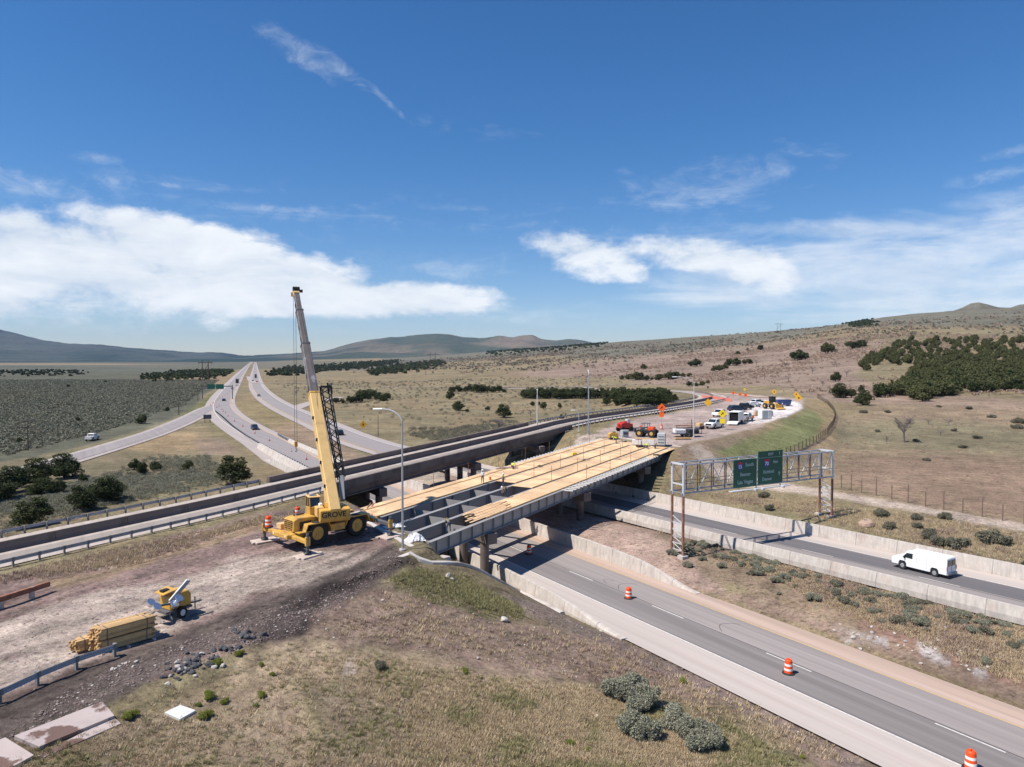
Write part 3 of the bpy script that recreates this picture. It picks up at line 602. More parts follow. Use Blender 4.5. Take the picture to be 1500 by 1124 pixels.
# painted markings and tarred joints
def mark(name, a, mt, w=.12): o = strip_mesh(name, a, -w / 2, w / 2, mt, ANG_A); return o
mark('road_marking', line_A(-88, 98, -3.6, .030), MT['marking'], .15)
strip_mesh('road_marking', line_A(-88, 98, 3.75, .030), -.06, .06, MT['marking_yellow'], ANG_A)
for v in np.arange(-82, 96, 12.2): mark('road_marking', line_A(v + 1.2, v + 5.0, -.12, .030), MT['marking'], .12)
mark('tar_joint', line_A(-88, 98, .06, .028), MT['tar'], .085); mark('tar_joint', line_A(-88, 98, -3.42, .028), MT['tar'], .04)
mark('road_marking', lineB(-88, 100, 22.1 + 3.75, .034), MT['marking'], .15)
for v in np.arange(-84, 96, 12.2): mark('road_marking', lineB(v + 4, v + 7.6, 22.1, .034), MT['marking'], .12)
mark('tar_joint', lineB(-88, 100, 21.92, .032), MT['tar'], .09)
# cracks sealed across the lanes
for v0, n0, ln in [(-11, .3, 2.6), (-23.5, .4, 2.5), (-9, .5, 1.2)]:
    mb = []; 
    for i in range(7): mb.append(PA(v0 + 1.4 * math.sin(i * .6) * .6 + i * .1, n0 + ln * i / 6, .029))
    strip_mesh('tar_joint', mb, -.025, .025, MT['tar'], ANG_A)
# far roads: centreline, width
def resample(pts, st):
    P = [Vector((a, b, 0)) for a, b in pts]; out = [P[0]]
    # Catmull-Rom
    Q = [P[0] * 2 - P[1]] + P + [P[-1] * 2 - P[-2]]
    for i in range(1, len(Q) - 2):
        n = max(2, int((Q[i + 1] - Q[i]).length / max(st, (Q[i].length) * .04)))
        for k in range(1, n + 1):
            t = k / n; a, b, c, d = Q[i - 1], Q[i], Q[i + 1], Q[i + 2]
            out.append(.5 * ((2 * b) + (c - a) * t + (2 * a - 5 * b + 4 * c - d) * t * t + (3 * b - a - 3 * c + d) * t ** 3))
    return out
def far_strip(name, pts, lo, hi, mt, dz, zf=None, st=8):
    R = resample(pts, st); o = []
    for p in R:
        h = Hs(p.x, p.y) if zf is None else zf(p)
        o.append(Vector((p.x, p.y, h + dz + p.length * .00008)))
    nn_ = len(o)
    def w_(v): return [v(o[i]) if callable(v) else v for i in range(nn_)]
    return strip_mesh(name, o, w_(lo), w_(hi), mt, ANG_A)
far_strip('road_shoulder', RA, -6.3, 7.2, MT['far_shoulder'], .10)
far_strip('road', RA, -3.9, 3.6, MT['far_road'], .16)
far_strip('road_marking', RA, 3.5, 3.8, MT['marking'], .20); far_strip('road_marking', RA, -4., -3.8, MT['marking_yellow'], .20)
far_strip('road_shoulder', RB, -6.6, 6.5, MT['far_shoulder'], .10)
far_strip('road', RB, -3.65, 3.7, MT['far_road'], .16)
far_strip('road_marking', RB, -3.95, -3.7, MT['marking'], .20); far_strip('road_marking', RB, 3.7, 3.9, MT['marking_yellow'], .20)
far_strip('road', RR, -4.5, 4.5, MT['far_shoulder'], .12); far_strip('road', RR, -2.8, 2.8, MT['far_road'], .18)
far_strip('road', RE, -3.5, 3.5, MT['far_shoulder'], .13)
# the raised ramp road across the old bridge
def zramp(p):
    s, l = slf(np.array([p.x]), np.array([p.y])); s = float(s[0])
    if p.length > 330: return Hs(p.x, p.y)
    return float(zdeck(s)) if s < 84 else float(np.interp(s, [84, 110, 180, 400], [7.8, 8.25, 8.5, 7.2]))
ROS = resample(RO, 5)
far_strip('ramp_road', RO, -5.0, 5.0, MT['bridge_top'], .07, zramp, 5)
far_strip('ramp_road', RO[:-3], -3.1, -1.2, MT['asphalt_ramp'], .09, zramp, 5); far_strip('ramp_road', RO[:-3], 1.4, 3.3, MT['asphalt_ramp'], .09, zramp, 5)
far_strip('road', RDW, -3, 3, MT['dirt_shoulder'], .10)
_P = resample(wl([(560, 565), (700, 567), (840, 569), (930, 570)], 1.5), 20); strip_mesh('track', [Vector((p.x, p.y, Hs(p.x, p.y) + .25)) for p in _P], -2.2, 2.2, MT['far_shoulder'], 0)
_P = resample(wl([(364, 552), (372, 561), (400, 562), (440, 562), (470, 562.5)], 0), 20); strip_mesh('track', [Vector((p.x, p.y, Hs(p.x, p.y) + .35)) for p in _P], -3, 3, MT['far_shoulder'], 0)
# ================================================================ concrete walls and barriers by the roads
def wall_run(name, label, cat_, pts, h, tw, bw, mt, grp=None, hs=None):
    """single-slope concrete wall standing along a path"""
    m = MB(); P = [Vector(p) for p in pts]; V = []
    for i, p in enumerate(P):
        d = P[min(i + 1, len(P) - 1)] - P[max(i - 1, 0)]; d.z = 0; d.normalize(); l = Vector((-d.y, d.x, 0)); hh = hs[i] if hs else h
        V += [p + l * bw / 2 - Vector((0, 0, .4)), p + l * bw / 2 + Vector((0, 0, .08)), p + l * tw / 2 + Vector((0, 0, hh)), p - l * tw / 2 + Vector((0, 0, hh)), p - l * bw / 2 + Vector((0, 0, .08)), p - l * bw / 2 - Vector((0, 0, .4))]
    F = [tuple(range(6)), tuple(range(len(V) - 1, len(V) - 7, -1))]
    for i in range(len(P) - 1):
        for j in range(6): F.append((i * 6 + j, (i + 1) * 6 + j, (i + 1) * 6 + (j + 1) % 6, i * 6 + (j + 1) % 6))
    m.add(V, F); o = m.build(name, mt); return tag(o, label, cat_, grp)
ML = [-20.5, -18, -14, -10, -6, -2, 2] + list(range(6, 92, 5))
wall_run('crash_wall', 'pale concrete crash wall on the near side of the lower road, its end ramped down beside the slope', 'wall', [PA(v, -7.35, 0) for v in ML], 1, .28, .62, MT['barrier'],
         hs=[.08, .3, .75, 1.05, 1.15, 1.2] + [1.2] * (len(ML) - 6))
ML = [-16, -14, -11, -8, -4, 0] + list(range(4, 64, 5))
wall_run('crash_wall', 'concrete wall holding back the median, its lit end ramped down near two orange drums', 'wall', [PA(v, 5.75, 0) for v in ML], 1, .3, .62, MT['barrier'], hs=[.06, .35, .95, 1.35, 1.5, 1.55] + [1.5] * (len(ML) - 6))
wall_run('median_barrier', 'long sunlit concrete barrier between the brushy median and the lane of the white van', 'barrier', [PA(v, 17.55, float(zB(v))) for v in range(-86, 62, 4)], .88, .24, .62, MT['barrier'])
wall_run('retaining_wall', 'pale streaked concrete wall along the far shoulder behind the white van', 'wall', [PA(v, 28.95, float(zB(v))) for v in range(-86, 48, 4)], 1.32, .26, .60, MT['barrier'])
# walls beyond the old bridge
wall_run('retaining_wall', 'bright concrete wall below the curving road left of the crane boom', 'wall', [Vector((*xy(W(a, b, 0)), 0)) for a, b in [(380, 657), (400, 669), (425, 683), (452, 697), (480, 712)]], 1.1, .5, 1.3, MT['barrier'], hs=[1.3, 1.4, 1.4, 1.3, 1.2])
wall_run('median_barrier', 'white concrete barrier starting at a short guardrail, partly behind the crane boom', 'barrier', [Vector((*xy(W(a, b, 0)), 0)) for a, b in [(424, 648), (445, 657), (470, 668), (500, 679), (530, 690)]], .9, .4, 1.0, MT['barrier'])
# ================================================================ the old bridge
MT['cast'] = MT['concrete_shaded']
ob = thing('highway_bridge', 'older concrete bridge, coloured dark as in shade, carrying a two-lane ramp over both roads', 'bridge', (0, 0, 0))
def off_edge(s):                                          # lateral position of the old ramp's centreline
    return float(np.interp(s, [-90, -60, -20, 15, 42, 72, 93], [27, 28, 29.2, 30, 30.8, 31.8, 32.8]))
S0, S1 = 12.0, 82.5
def opath(off, dz, s0=None, s1=None, st=5.):
    s0 = S0 if s0 is None else s0; s1 = S1 if s1 is None else s1
    k = int((s1 - s0) / st) + 1; return [PN(s0 + (s1 - s0) * i / k, off_edge(s0 + (s1 - s0) * i / k) + off, dz=dz) for i in range(k + 1)]
def skew(s, off): return s - .0 + off * .0
MB().sweep(opath(0, 0), [(-5.5, -.22), (-5.5, .055), (5.5, .055), (5.5, -.22)]).build('deck', MT['concrete_shaded'], ob)
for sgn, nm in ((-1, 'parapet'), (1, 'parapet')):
    MB().sweep(opath(sgn * 5.3, 0), [(-.24, -.28), (-.24, .82), (-.02 * sgn - .1, .86), (.24, .82), (.24, -.28)]).build(nm, MT['concrete_shaded'], ob)
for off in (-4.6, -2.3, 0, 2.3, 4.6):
    MB().sweep(opath(off, 0, S0 + .4, S1 - .4), [(-.28, -1.45), (-.28, -1.28), (-.10, -1.18), (-.10, -.40), (-.26, -.225), (.26, -.225), (.10, -.40), (.10, -1.18), (.28, -1.28), (.28, -1.45)]).build('girder', MT['concrete_shaded'], ob)
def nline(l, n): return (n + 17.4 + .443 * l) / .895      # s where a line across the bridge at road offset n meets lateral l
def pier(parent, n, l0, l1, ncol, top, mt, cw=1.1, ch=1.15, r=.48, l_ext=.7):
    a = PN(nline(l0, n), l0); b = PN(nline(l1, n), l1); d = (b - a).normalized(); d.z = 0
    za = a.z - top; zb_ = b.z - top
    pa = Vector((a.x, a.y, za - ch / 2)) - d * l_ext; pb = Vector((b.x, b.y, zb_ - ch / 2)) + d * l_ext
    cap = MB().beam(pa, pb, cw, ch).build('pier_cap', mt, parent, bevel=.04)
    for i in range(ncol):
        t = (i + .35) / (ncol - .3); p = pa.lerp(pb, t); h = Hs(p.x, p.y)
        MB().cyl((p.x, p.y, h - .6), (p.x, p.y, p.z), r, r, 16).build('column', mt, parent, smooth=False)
for n in (-8.6, 11.6, 30.6): pier(ob, n, 25.2, 35.2, 3, 1.46, MT['concrete_shaded'])
def abut(parent, n, l0, l1, top, mt, th=1.2, h=3.2, name='abutment'):
    a = PN(nline(l0, n), l0); b = PN(nline(l1, n), l1)
    MB().beam(Vector((a.x, a.y, a.z - top - h / 2)), Vector((b.x, b.y, b.z - top - h / 2)), th, h).build(name, mt, parent)
abut(ob, -17.3, 24.4, 35.6, .06, MT['concrete_shaded'], 1.4, 3.0); abut(ob, 41.6, 25.6, 37.0, .06, MT['concrete_shaded'], 1.4, 3.0)
# loose concrete barrier sections down the middle of the ramp, end to end
seg = None; s = -88.0; path = []
RS = resample(RO[:-4], 1.0)
acc = 0; segs = []; start = RS[0]; prev = RS[0]
for p in RS[1:]:
    if (p - start).length >= 6.0: segs.append((start, p)); start = p
segs = [q for q in segs if q[0].y > 15 and q[0].length < 300]
for i, (a, b) in enumerate(segs):
    L_ = (b - a).length - .05; z = (zramp(a) + zramp(b)) / 2 + .075
    if seg is None:
        seg = thing('concrete_barrier', 'concrete barrier section, coloured dark as in shade, in the row down the middle of the ramp', 'barrier', group='barrier sections down the middle of the ramp')
        MB().prism([(-.30, 0), (-.30, .08), (-.16, .30), (-.09, .86), (.09, .86), (.16, .30), (.30, .08), (.30, 0)], -3, 3).build('body', MT['concrete_shaded'], seg)
        q = seg
    else: q = dup(seg)
    c = (a + b) / 2; q.location = (c.x, c.y, z); q.rotation_euler = (0, -math.atan2(zramp(b) - zramp(a), L_), math.atan2(b.y - a.y, b.x - a.x)); q.scale = (L_ / 6, 1, 1)
# ================================================================ guardrails
def guardrail(label, pts, post=1.9, h=.76, grp=None, side=1, mt='galv', zf=None):
    g = thing('guardrail', label, 'guardrail', (0, 0, 0), 0, grp)
    P = [Vector((*xy(p), (Hs(p[0], p[1]) if zf is None else zf(Vector((p[0], p[1], 0)))))) for p in pts]
    # walk the path
    out = []; acc = 0.; out.append((P[0], (P[1] - P[0]).normalized()))
    for a, b in zip(P[:-1], P[1:]):
        L_ = (b - a).length; d = (b - a) / L_; t = post - acc
        while t <= L_: out.append((a + d * t, d)); t += post
        acc = L_ - (t - post)
    line = [p for p, _ in out]
    m = MB().sweep(line, [(-.02, h - .30), (.05, h - .24), (.05, h - .20), (-.01, h - .155), (.05, h - .10), (.05, h - .05), (-.02, h), (-.045, h), (.02, h - .055), (.02, h - .10), (-.04, h - .155), (.02, h - .20), (.02, h - .24), (-.045, h - .30)])
    m.build('rail', MT[mt], g)
    first = None
    for p, d in out[:100]:
        l = Vector((-d.y, d.x, 0)) * side * -.14
        if first is None:
            mm = MB().box((0, 0, h / 2 - .2), (.13, .17, h + .4)); mm.box((0, .12 * side, h - .16), (.15, .12, .34)); first = mm.build('post', MT['wood_grey'], g); o = first
        else: o = first.copy(); S.collection.objects.link(o)
        o.location = p + l; o.rotation_euler = (0, 0, math.atan2(d.y, d.x))
    return g
mk('wood_grey', (.20, .19, .185), .9, var=.2, scale=3)
gp = lambda off, s0, s1, st=3.: [PN(s, off_edge(s) + off) for s in np.arange(s0, s1, st)]
rg = [PN(s, off_edge(s) - 5.4) for s in np.arange(-34, 11.6, 3.)]
guardrail('grey guardrail along the near side of the ramp, left of the yellow crane', rg, 1.95, zf=lambda p: float(zdeck(slf(np.array([p.x]), np.array([p.y]))[0][0])) , side=-1)
rg = [PN(s, off_edge(s) + 5.4) for s in np.arange(-42, 12.5, 3.)]
guardrail('grey guardrail along the far side of the ramp, in front of the dark junipers', rg, 1.95, zf=lambda p: float(zdeck(slf(np.array([p.x]), np.array([p.y]))[0][0])), side=1)
E_ = [q for q in ROS if q.length > 152]
def side_path(P, off):
    o = []
    for i in range(len(P)):
        d = P[min(i + 1, len(P) - 1)] - P[max(i - 1, 0)]; d.normalize(); o.append(P[i] + Vector((-d.y, d.x, 0)) * off)
    return o
k = next(i for i, q in enumerate(ROS) if q.y > 150); e = next(i for i, q in enumerate(ROS) if q.length > 262)
guardrail('guardrail with many short posts beyond the new deck, beside the work area', side_path(ROS[k - 3:e], -5.4), 1.95, zf=zramp, side=-1)
guardrail('guardrail on the outer edge of the ramp beyond the old bridge, against the grassy field', side_path(ROS[k - 2:e], 5.4), 1.95, zf=zramp, side=1)
guardrail('foreground guardrail running past the stacked lumber in the lower left corner', [G(a, b) for a, b in [(-60, 1060), (0, 1033), (60, 1004), (118, 980), (172, 962)]], 2.0, zf=None, side=-1)
guardrail('short guardrail leading into the white barrier left of the crane boom', [W(a, b, 0) for a, b in [(408, 639), (416, 643.5), (424, 647.5)]], 1.9, .8, side=1)
guardrail('long guardrail on the outside edge of the curving lower road behind the old bridge', [Vector((*xy(W(a, b, 0)), 0)) for a, b in [(316, 604), (326, 612), (342, 627), (360, 640), (385, 655), (410, 668), (440, 682), (462, 694)]], 2.0, .8, side=1)
# ================================================================ the new bridge under construction
nb = thing('unfinished_bridge', 'new bridge under construction with grey steel girders and plywood deck forms', 'bridge')
LG = [0.15, 3.55, 6.95, 10.35, 13.75]; GE = 66.2
def npath(l, dz, s0, s1, st=6.): k = max(1, int((s1 - s0) / st)); return [PN(s0 + (s1 - s0) * i / k, l, dz=dz) for i in range(k + 1)]
for i, l in enumerate(LG):
    gm_ = MB()
    a = nline(l, -17.2) + .2; b = nline(l, 42.0) - .3
    gm_.sweep(npath(l, 0, a, b), [(-.24, -1.42), (-.24, -1.38), (-.015, -1.38), (-.015, -.13), (-.24, -.13), (-.24, -.09), (.24, -.09), (.24, -.13), (.015, -.13), (.015, -1.38), (.24, -1.38), (.24, -1.42)])
    m = gm_
    for s in np.arange(a + 1, b, 1.9 if i == 0 else 3.8):
        p = PN(s, l, dz=-.76); m.box(p, (.03, .40, 1.3), ANG_N)
    m.build('girder', MT['steel_grey'], nb)
# cross frames between the girders (solid diaphragm plates in the open bays)
for n in np.arange(-17, 42, 5.2):
    for j in range(4):
        l0, l1 = LG[j], LG[j + 1]; sm = (nline(l0, n) + nline(l1, n)) / 2
        if sm < .6: continue
        a = PN(sm, l0 + .03, dz=-.78); b = PN(sm, l1 - .03, dz=-.78); MB().beam(a, b, .05, 1.0).build('cross_frame', MT['steel_grey'], nb)
# plywood forms: strips of sheets, bay by bay, each sheet a little out of line
FR = {0: [(10.2, 65.6)], 1: [(25.5, 66.4)], 2: [(27.2, 68.2)], 3: [(-.2, 70.0)]}
def ply(l0, l1, s0, s1, dz=.0, cut=True):
    m = MB(); s = s0; rnd = random.Random(int(l0 * 10))
    while s < s1 - .2:
        e_ = min(s + 1.22, s1); dy = rnd.uniform(-.02, .02); dh = rnd.uniform(0, .010)
        k0 = l0 + dy; k1 = l1 + dy
        a = [PN(s + .01, k0, dz=dz + dh), PN(e_ - .01, k0, dz=dz + dh), PN(e_ - .01, k1, dz=dz + dh), PN(s + .01, k1, dz=dz + dh)]
        m.hexa([q - Vector((0, 0, .05)) for q in a], a); s = e_
    return m
for j, rr_ in FR.items():
    for s0, s1 in rr_: ply(LG[j] + .17, LG[j + 1] - .17, s0, s1, -.02).build('plywood_forms', MT['plywood'], nb)
ply(LG[0] - 1.15, LG[0] - .13, 54, 65, -.05).build('plywood_forms', MT['plywood'], nb)
ply(LG[4] + .14, LG[4] + 1.1, 2, 72, -.03).build('plywood_forms', MT['plywood'], nb)
# ledger timbers along the girders
for j in range(5):
    m = MB(); s0 = FR[min(j, 3)][0][0]; m.sweep(npath(LG[j] + (.22 if j < 4 else -.22), -.0, s0, 65), [(-.05, -.09), (-.05, .045), (.05, .045), (.05, -.09)]).build('ledger', MT['lumber'], nb)
# overhang joists
first = None
for i, s in enumerate(np.arange(26.5, 56, .95)):
    a = PN(s, LG[0] + .1, dz=-.13); q = MB().beam(Vector((0, 0, 0)), Vector((-lN.x, -lN.y, .02)) * 1.5, .20, .12) if first is None else None
    if first is None: first = q.build('overhang_joist', MT['joist'] if 'joist' in MT else MT['white_dull'], nb); o = first
    else: o = first.copy(); S.collection.objects.link(o)
    o.location = a
first = None
for i, s in enumerate(np.arange(40, 72, .95)):
    a = PN(s, LG[4], dz=-.14)
    if first is None: first = MB().beam(Vector((0, 0, 0)), Vector((lN.x, lN.y, .02)) * 1.9, .10, .17).build('overhang_joist', MT['white_dull'], nb); o = first
    else: o = first.copy(); S.collection.objects.link(o)
    o.location = a
# safety posts and cables
for l, s0, s1 in ((LG[0] - .1, 33, 66), (LG[1], 30, 64), (LG[2], 24, 62), (LG[4] + .9, 20, 72)):
    first = None; P = []
    for s in np.arange(s0, s1, 7.5):
        p = PN(s, l); P.append(p)
        if first is None: first = MB().cyl((0, 0, -.2), (0, 0, 2.0), .03, .03, 6).build('safety_post', MT['rust'], nb); o = first
        else: o = first.copy(); S.collection.objects.link(o)
        o.location = p
    if len(P) > 1: MB().tube([p + Vector((0, 0, 1.05)) for p in P], .012, 4).build('safety_cable', MT['steel_dark'], nb)
for n in (-8.3, 11.6, 30.8): pier(nb, n, .1, 13.8, 4, 1.46, MT['concrete_shaded'], 1.15, 1.1, .46)
abut(nb, -18.0, -.6, 14.6, 1.45, MT['concrete'], 1.0, 1.6, 'abutment_seat'); abut(nb, 42.4, -1.2, 15, 1.45, MT['concrete_shaded'], 1.3, 2.2, 'abutment_seat')
abut(nb, -19.0, -.6, 14.8, -.02, MT['concrete'], .5, 2.2, 'backwall'); abut(nb, 43.2, -1.4, 15, -.02, MT['concrete'], .5, 2.2, 'backwall')
a = PN(nline(-.9, -18.6), -.9); MB().beam(Vector((a.x, a.y, a.z - 1.35)), Vector((a.x, a.y, a.z - 1.35)) - dN * 2.6 + Vector((-.2, -.3, 0)), .5, 2.7).build('wing_wall', MT['concrete'], nb)
MB().hexa([PN(-.6, -1.6, 3.9), PN(1.6, -1.6, 3.9), PN(1.6, -.5, 3.9), PN(-.6, -.5, 3.9)], [PN(-.5, -1.5, 4.55), PN(1.5, -1.5, 4.45), PN(1.5, -.6, 4.45), PN(-.5, -.6, 4.55)]).build('girder_seat', MT['concrete'], nb, bevel=.03)
# planks and timber laid out in the open front bay
pl = thing('loose_planks', 'raw planks laid side by side over the open front bay of the new bridge', 'planks', PN(9, 1.9, dz=0))
rnd = random.Random(3)
for i in range(9):
    l = .55 + i * .33; s0 = 8.6 + rnd.uniform(-1.6, .6) + i * .35; a = PN(s0, l, dz=.05 + .02 * (i % 2)) - pl.location; b = PN(s0 + rnd.uniform(5, 8), l + rnd.uniform(-.08, .08), dz=.06) - pl.location
    MB().beam(a, b, .24, .05).build('plank', MT['plywood'], pl)
# slope paving and curb beside the near abutment
cp = [W(603, 812, 4.9), W(640, 812, 4.35), W(675, 823, 3.2), W(710, 838, 2.1), W(745, 858, 1.1), W(790, 884, .5)]
cp = [PN(-3.6, -1.0), PN(-2.6, -2.6), PN(0, -3.5), PN(3, -3.7), PN(6, -4.0), PN(8.6, -4.6), PA(-9, -8.3), PA(-14, -8.6)]
tag(MB().sweep(resample([xy(p) for p in cp], 1.) and [Vector((q.x, q.y, Hs(q.x, q.y))) for q in resample([xy(p) for p in cp], 1.2)], [(-.24, -.5), (-.24, .16), (-.18, .21), (.18, .21), (.24, .16), (.24, -.5)]).build('kerb', MT['concrete']), 'curved pale concrete kerb running down the slope from the new bridge end', 'kerb')
q = [W(624, 802, 4.0), W(655, 811, 3.4), W(690, 826, 2.2), W(730, 848, .9)]
gt = thing('drain_flume', 'narrow double-edged concrete flume beneath the end of the new bridge', 'flume')
pp = [Vector((v.x, v.y, Hs(v.x, v.y) + .02)) for v in resample([xy(p) for p in q], 1.2)]
MB().sweep(pp, [(-.32, -.3), (-.32, .26), (-.2, .26), (-.2, -.3)]).build('edge', MT['barrier'], gt); MB().sweep(pp, [(.2, -.3), (.2, .26), (.32, .26), (.32, -.3)]).build('edge', MT['barrier'], gt)
MB().sweep(pp, [(-.2, -.3), (-.2, .06), (.2, .06), (.2, -.3)]).build('channel', MT['steel_dark'], gt)
# ================================================================ the yellow rough-terrain crane
CC = Vector((-16.6, 63.9, 0)); CC.z = 5.85
cz = math.atan2(.74, .67)                                 # carrier's own x axis runs towards the bridge
cr = thing('mobile_crane', 'yellow rough-terrain crane on outriggers with a tall raised telescopic boom', 'crane', CC, cz)
Yl, Yc, Bk = MT['crane_yellow'], MT['crane_cream'], MT['black']
# carrier (local: x forward, -y is the side facing us)
m = MB(); m.prism([(-4.1, .95), (-4.1, 1.35), (3.9, 1.35), (3.9, .95), (3.4, .75), (-3.6, .75)], -.62, .62, 'y'); m.build('chassis_frame', Yl, cr, bevel=.03)
for sg in (-1, 1):
    for x in (-2.05, 2.05):
        m = MB(); pts = [(x - 1.35, 1.28), (x - 1.05, 1.98), (x + 1.05, 1.98), (x + 1.35, 1.28), (x + 1.27, 1.28), (x + 1.0, 1.90), (x - 1.0, 1.90), (x - 1.27, 1.28)]
        y0, y1 = sorted((sg * .62, sg * 1.62)); m.prism(pts, y0, y1, 'y'); m.build('fender', Yl, cr)
MB().prism([(-4.05, 1.35), (-4.0, 2.35), (-3.6, 2.5), (-1.9, 2.45), (-1.55, 2.1), (-1.4, 1.35)], -.85, .80, 'y').build('engine_hood', Yl, cr, bevel=.05)
m = MB()
for i in range(6): m.box((-4.07, 0, 1.55 + i * .13), (.05, 1.1, .05))
gr = MB().box((-4.045, 0, 1.88), (.03, 1.25, .85)).build('radiator_grille', Bk, cr); m.add([(-4.09, -.55, 1.5), (-4.07, -.55, 1.5), (-4.07, .55, 1.5), (-4.09, .55, 1.5), (-4.09, -.55, 2.25), (-4.07, -.55, 2.25), (-4.07, .55, 2.25), (-4.09, .55, 2.25)], [(0, 3, 7, 4)])
m2 = MB()
for i in range(5): m2.box((-4.075, 0, 1.52 + i * .17), (.03, 1.27, .04))
m2.box((-4.07, 0, 1.86), (.03, .04, .76)); m2.build('slats', Yl, gr)
MB().box((-2.9, -.87, 1.85), (1.1, .04, .62)).build('engine_side_panel', Bk, cr)
MB().box((-2.6, .55, 2.56), (.8, .25, .16)).build('air_intake', MT['steel_dark'], cr, bevel=.03)
MB().cyl((-3.3, .3, 2.45), (-3.3, .3, 3.0), .07, .07, 10).build('exhaust_pipe', MT['steel_dark'], cr)
MB().prism([(.9, 1.35), (.9, 1.75), (3.95, 1.75), (4.05, 1.35)], -.78, .78, 'y').build('rear_deck', MT['concrete'], cr, bevel=.03)
for sg in (-1, 1):
    MB().box((0, sg * 1.1, 1.28), (1.5, .85, .62)).build('tool_box' if sg < 0 else 'fuel_tank', Yl, cr, bevel=.04)
    MB().box((0, sg * 1.35, .80), (1.2, .35, .06)).build('step', MT['silver'], cr)
MB().box((-3.35, -1.2, 1.36), (1.2, .8, .06)).build('deck_plate', Yl, cr); MB().box((-3.35, 1.2, 1.36), (1.2, .8, .06)).build('deck_plate', Yl, cr)
def tyre_parts(parent, x, y, z, R, wdt, outy, rimm, hubm, nm='wheel'):
    wq = thing(nm, None, None, (x, y, z)); del_ = wq; wq.parent = parent
    return wq
def wheel(parent, x, y, R, wdt, sg, rm, tread=18, z=None):
    z = R if z is None else z
    prof = [(R * .58, -wdt * .42), (R * .86, -wdt * .5), (R * .97, -wdt * .44), (R, -wdt * .25), (R, wdt * .25), (R * .97, wdt * .44), (R * .86, wdt * .5), (R * .58, wdt * .42)]
    n = 28; m = MB(); V = []; F = []
    for i in range(n):
        a = 2 * math.pi * i / n; k = (1.0 if (tread and i % 2) else .965) if R > .6 else 1
        for r, o in prof: rr_ = r * (k if r > R * .9 else 1); V.append((rr_ * math.cos(a), o, rr_ * math.sin(a)))
    q = len(prof)
    for i in range(n):
        j = (i + 1) % n
        for t in range(q): u = (t + 1) % q; F.append((i * q + t, j * q + t, j * q + u, i * q + u))
    m.add(V, F); w_ = m.build('wheel', MT['rubber'], parent, loc=(x, y, z))
    m = MB().cyl((0, sg * wdt * .12, 0), (0, sg * wdt * .30, 0), R * .60, R * .56, 20); m.cyl((0, sg * wdt * .30, 0), (0, sg * wdt * .42, 0), R * .2, R * .16, 12); m.build('rim', rm, w_)
    return w_
for x in (-2.05, 2.05):
    for sg in (-1, 1): wheel(cr, x, sg * 1.25, 1.04, .72, sg, Yl)
    MB().cyl((x, -.9, .93), (x, .9, .93), .16, .16, 8).build('axle', MT['steel_dark'], cr)
# outriggers: beams, jacks, floats
for x in (-4.35, 4.25):
    MB().box((x, 0, 1.12), (.55, 2.6, .42)).build('outrigger_box', Yl, cr, bevel=.03)
    for sg in (-1, 1):
        ob_ = MB().beam((x, sg * 1.2, 1.12), (x, sg * 3.45, 1.05), .34, .30).build('outrigger_beam', Yl if x < 0 else MT['steel_dark'], cr, bevel=.02)  # right-hand beams coloured dark to stand for the shadow on them
        MB().cyl((x, sg * 3.5, .25), (x, sg * 3.5, 1.75), .13, .13, 10).build('outrigger_jack', MT['steel_dark'], cr)
        MB().box((x, sg * 3.52, 1.12), (.42, .2, .75)).build('jack_housing', Yl, cr, bevel=.02)
        MB().cyl((x, sg * 3.5, .16), (x, sg * 3.5, .27), .34, .26, 14).build('outrigger_float', Bk, cr)
MB().box((-4.75, 0, 1.15), (.3, 2.5, .35)).build('bumper', Yl, cr, bevel=.03)
for y in (-.95, .95): MB().cyl((-4.92, y, 1.2), (-4.88, y, 1.2), .09, .09, 10).build('headlight', MT['white_paint'], cr)
MB().box((-3.4, 1.25, 1.62), (1.7, .75, .45)).build('flat_tray', MT['lumber'], cr, bevel=.03)
# rotating upper works: own frame, y = boom heading
hd = Vector((-7.3, 13.5, 0)).normalized(); rz = math.atan2(hd.y, hd.x) - math.pi / 2 - cz
up = Matrix.Translation((0, 0, .18)) @ Matrix.Rotation(rz, 4, 'Z')
U = lambda x, y, z: Vector((x, y, z))
def ub(m, nm, mt, bevel=0., parent=None, smooth=False):
    m.rot(up); return m.build(nm, mt, parent or cr, bevel=bevel, smooth=smooth)
ub(MB().cyl((0, .1, 1.35), (0, .1, 1.72), .85, .85, 24), 'turntable_ring', MT['steel_dark'])
ub(MB().prism([(-1.9, 1.75), (-1.9, 2.2), (1.5, 2.2), (1.7, 1.75)], -1.0, 1.0, 'x'), 'turntable_deck', Yl, .03)
for sg in (-.55, .55):
    ub(MB().prism([(-1.75, 2.2), (-1.75, 3.0), (-1.55, 3.35), (-1.1, 3.35), (.2, 2.5), (.9, 2.2)], sg - .05, sg + .05, 'x'), 'boom_mount', Yl)
cwt = ub(MB().prism([(-2.35, 1.78), (-2.5, 2.0), (-2.5, 2.85), (-1.95, 2.98), (-1.75, 2.9), (-1.75, 1.78)], -1.32, 1.32, 'x'), 'counterweight', Yl, .05)
mt_ = up @ Matrix.Translation((-.15, -2.515, 2.42)) @ Matrix.Rotation(math.pi / 2, 4, 'X')
text_mesh('lettering', 'GROVE', .66, Bk, cwt, mt_, .01, bold=.012)
ub(MB().prism([(-1.6, 2.3), (-1.6, 3.0), (.6, 2.85), (.6, 2.3)], .62, 1.28, 'x'), 'hydraulic_cabinet', Yl, .04)
ub(MB().box((-1.15, -1.35, 2.62), (.62, 1.0, .85)), 'side_locker', Yc, .03)
hs_ = ub(MB().cyl((.1, -1.5, 3.05), (.1, -1.0, 3.05), .26, .26, 16), 'hoist_drum', MT['steel_dark'])
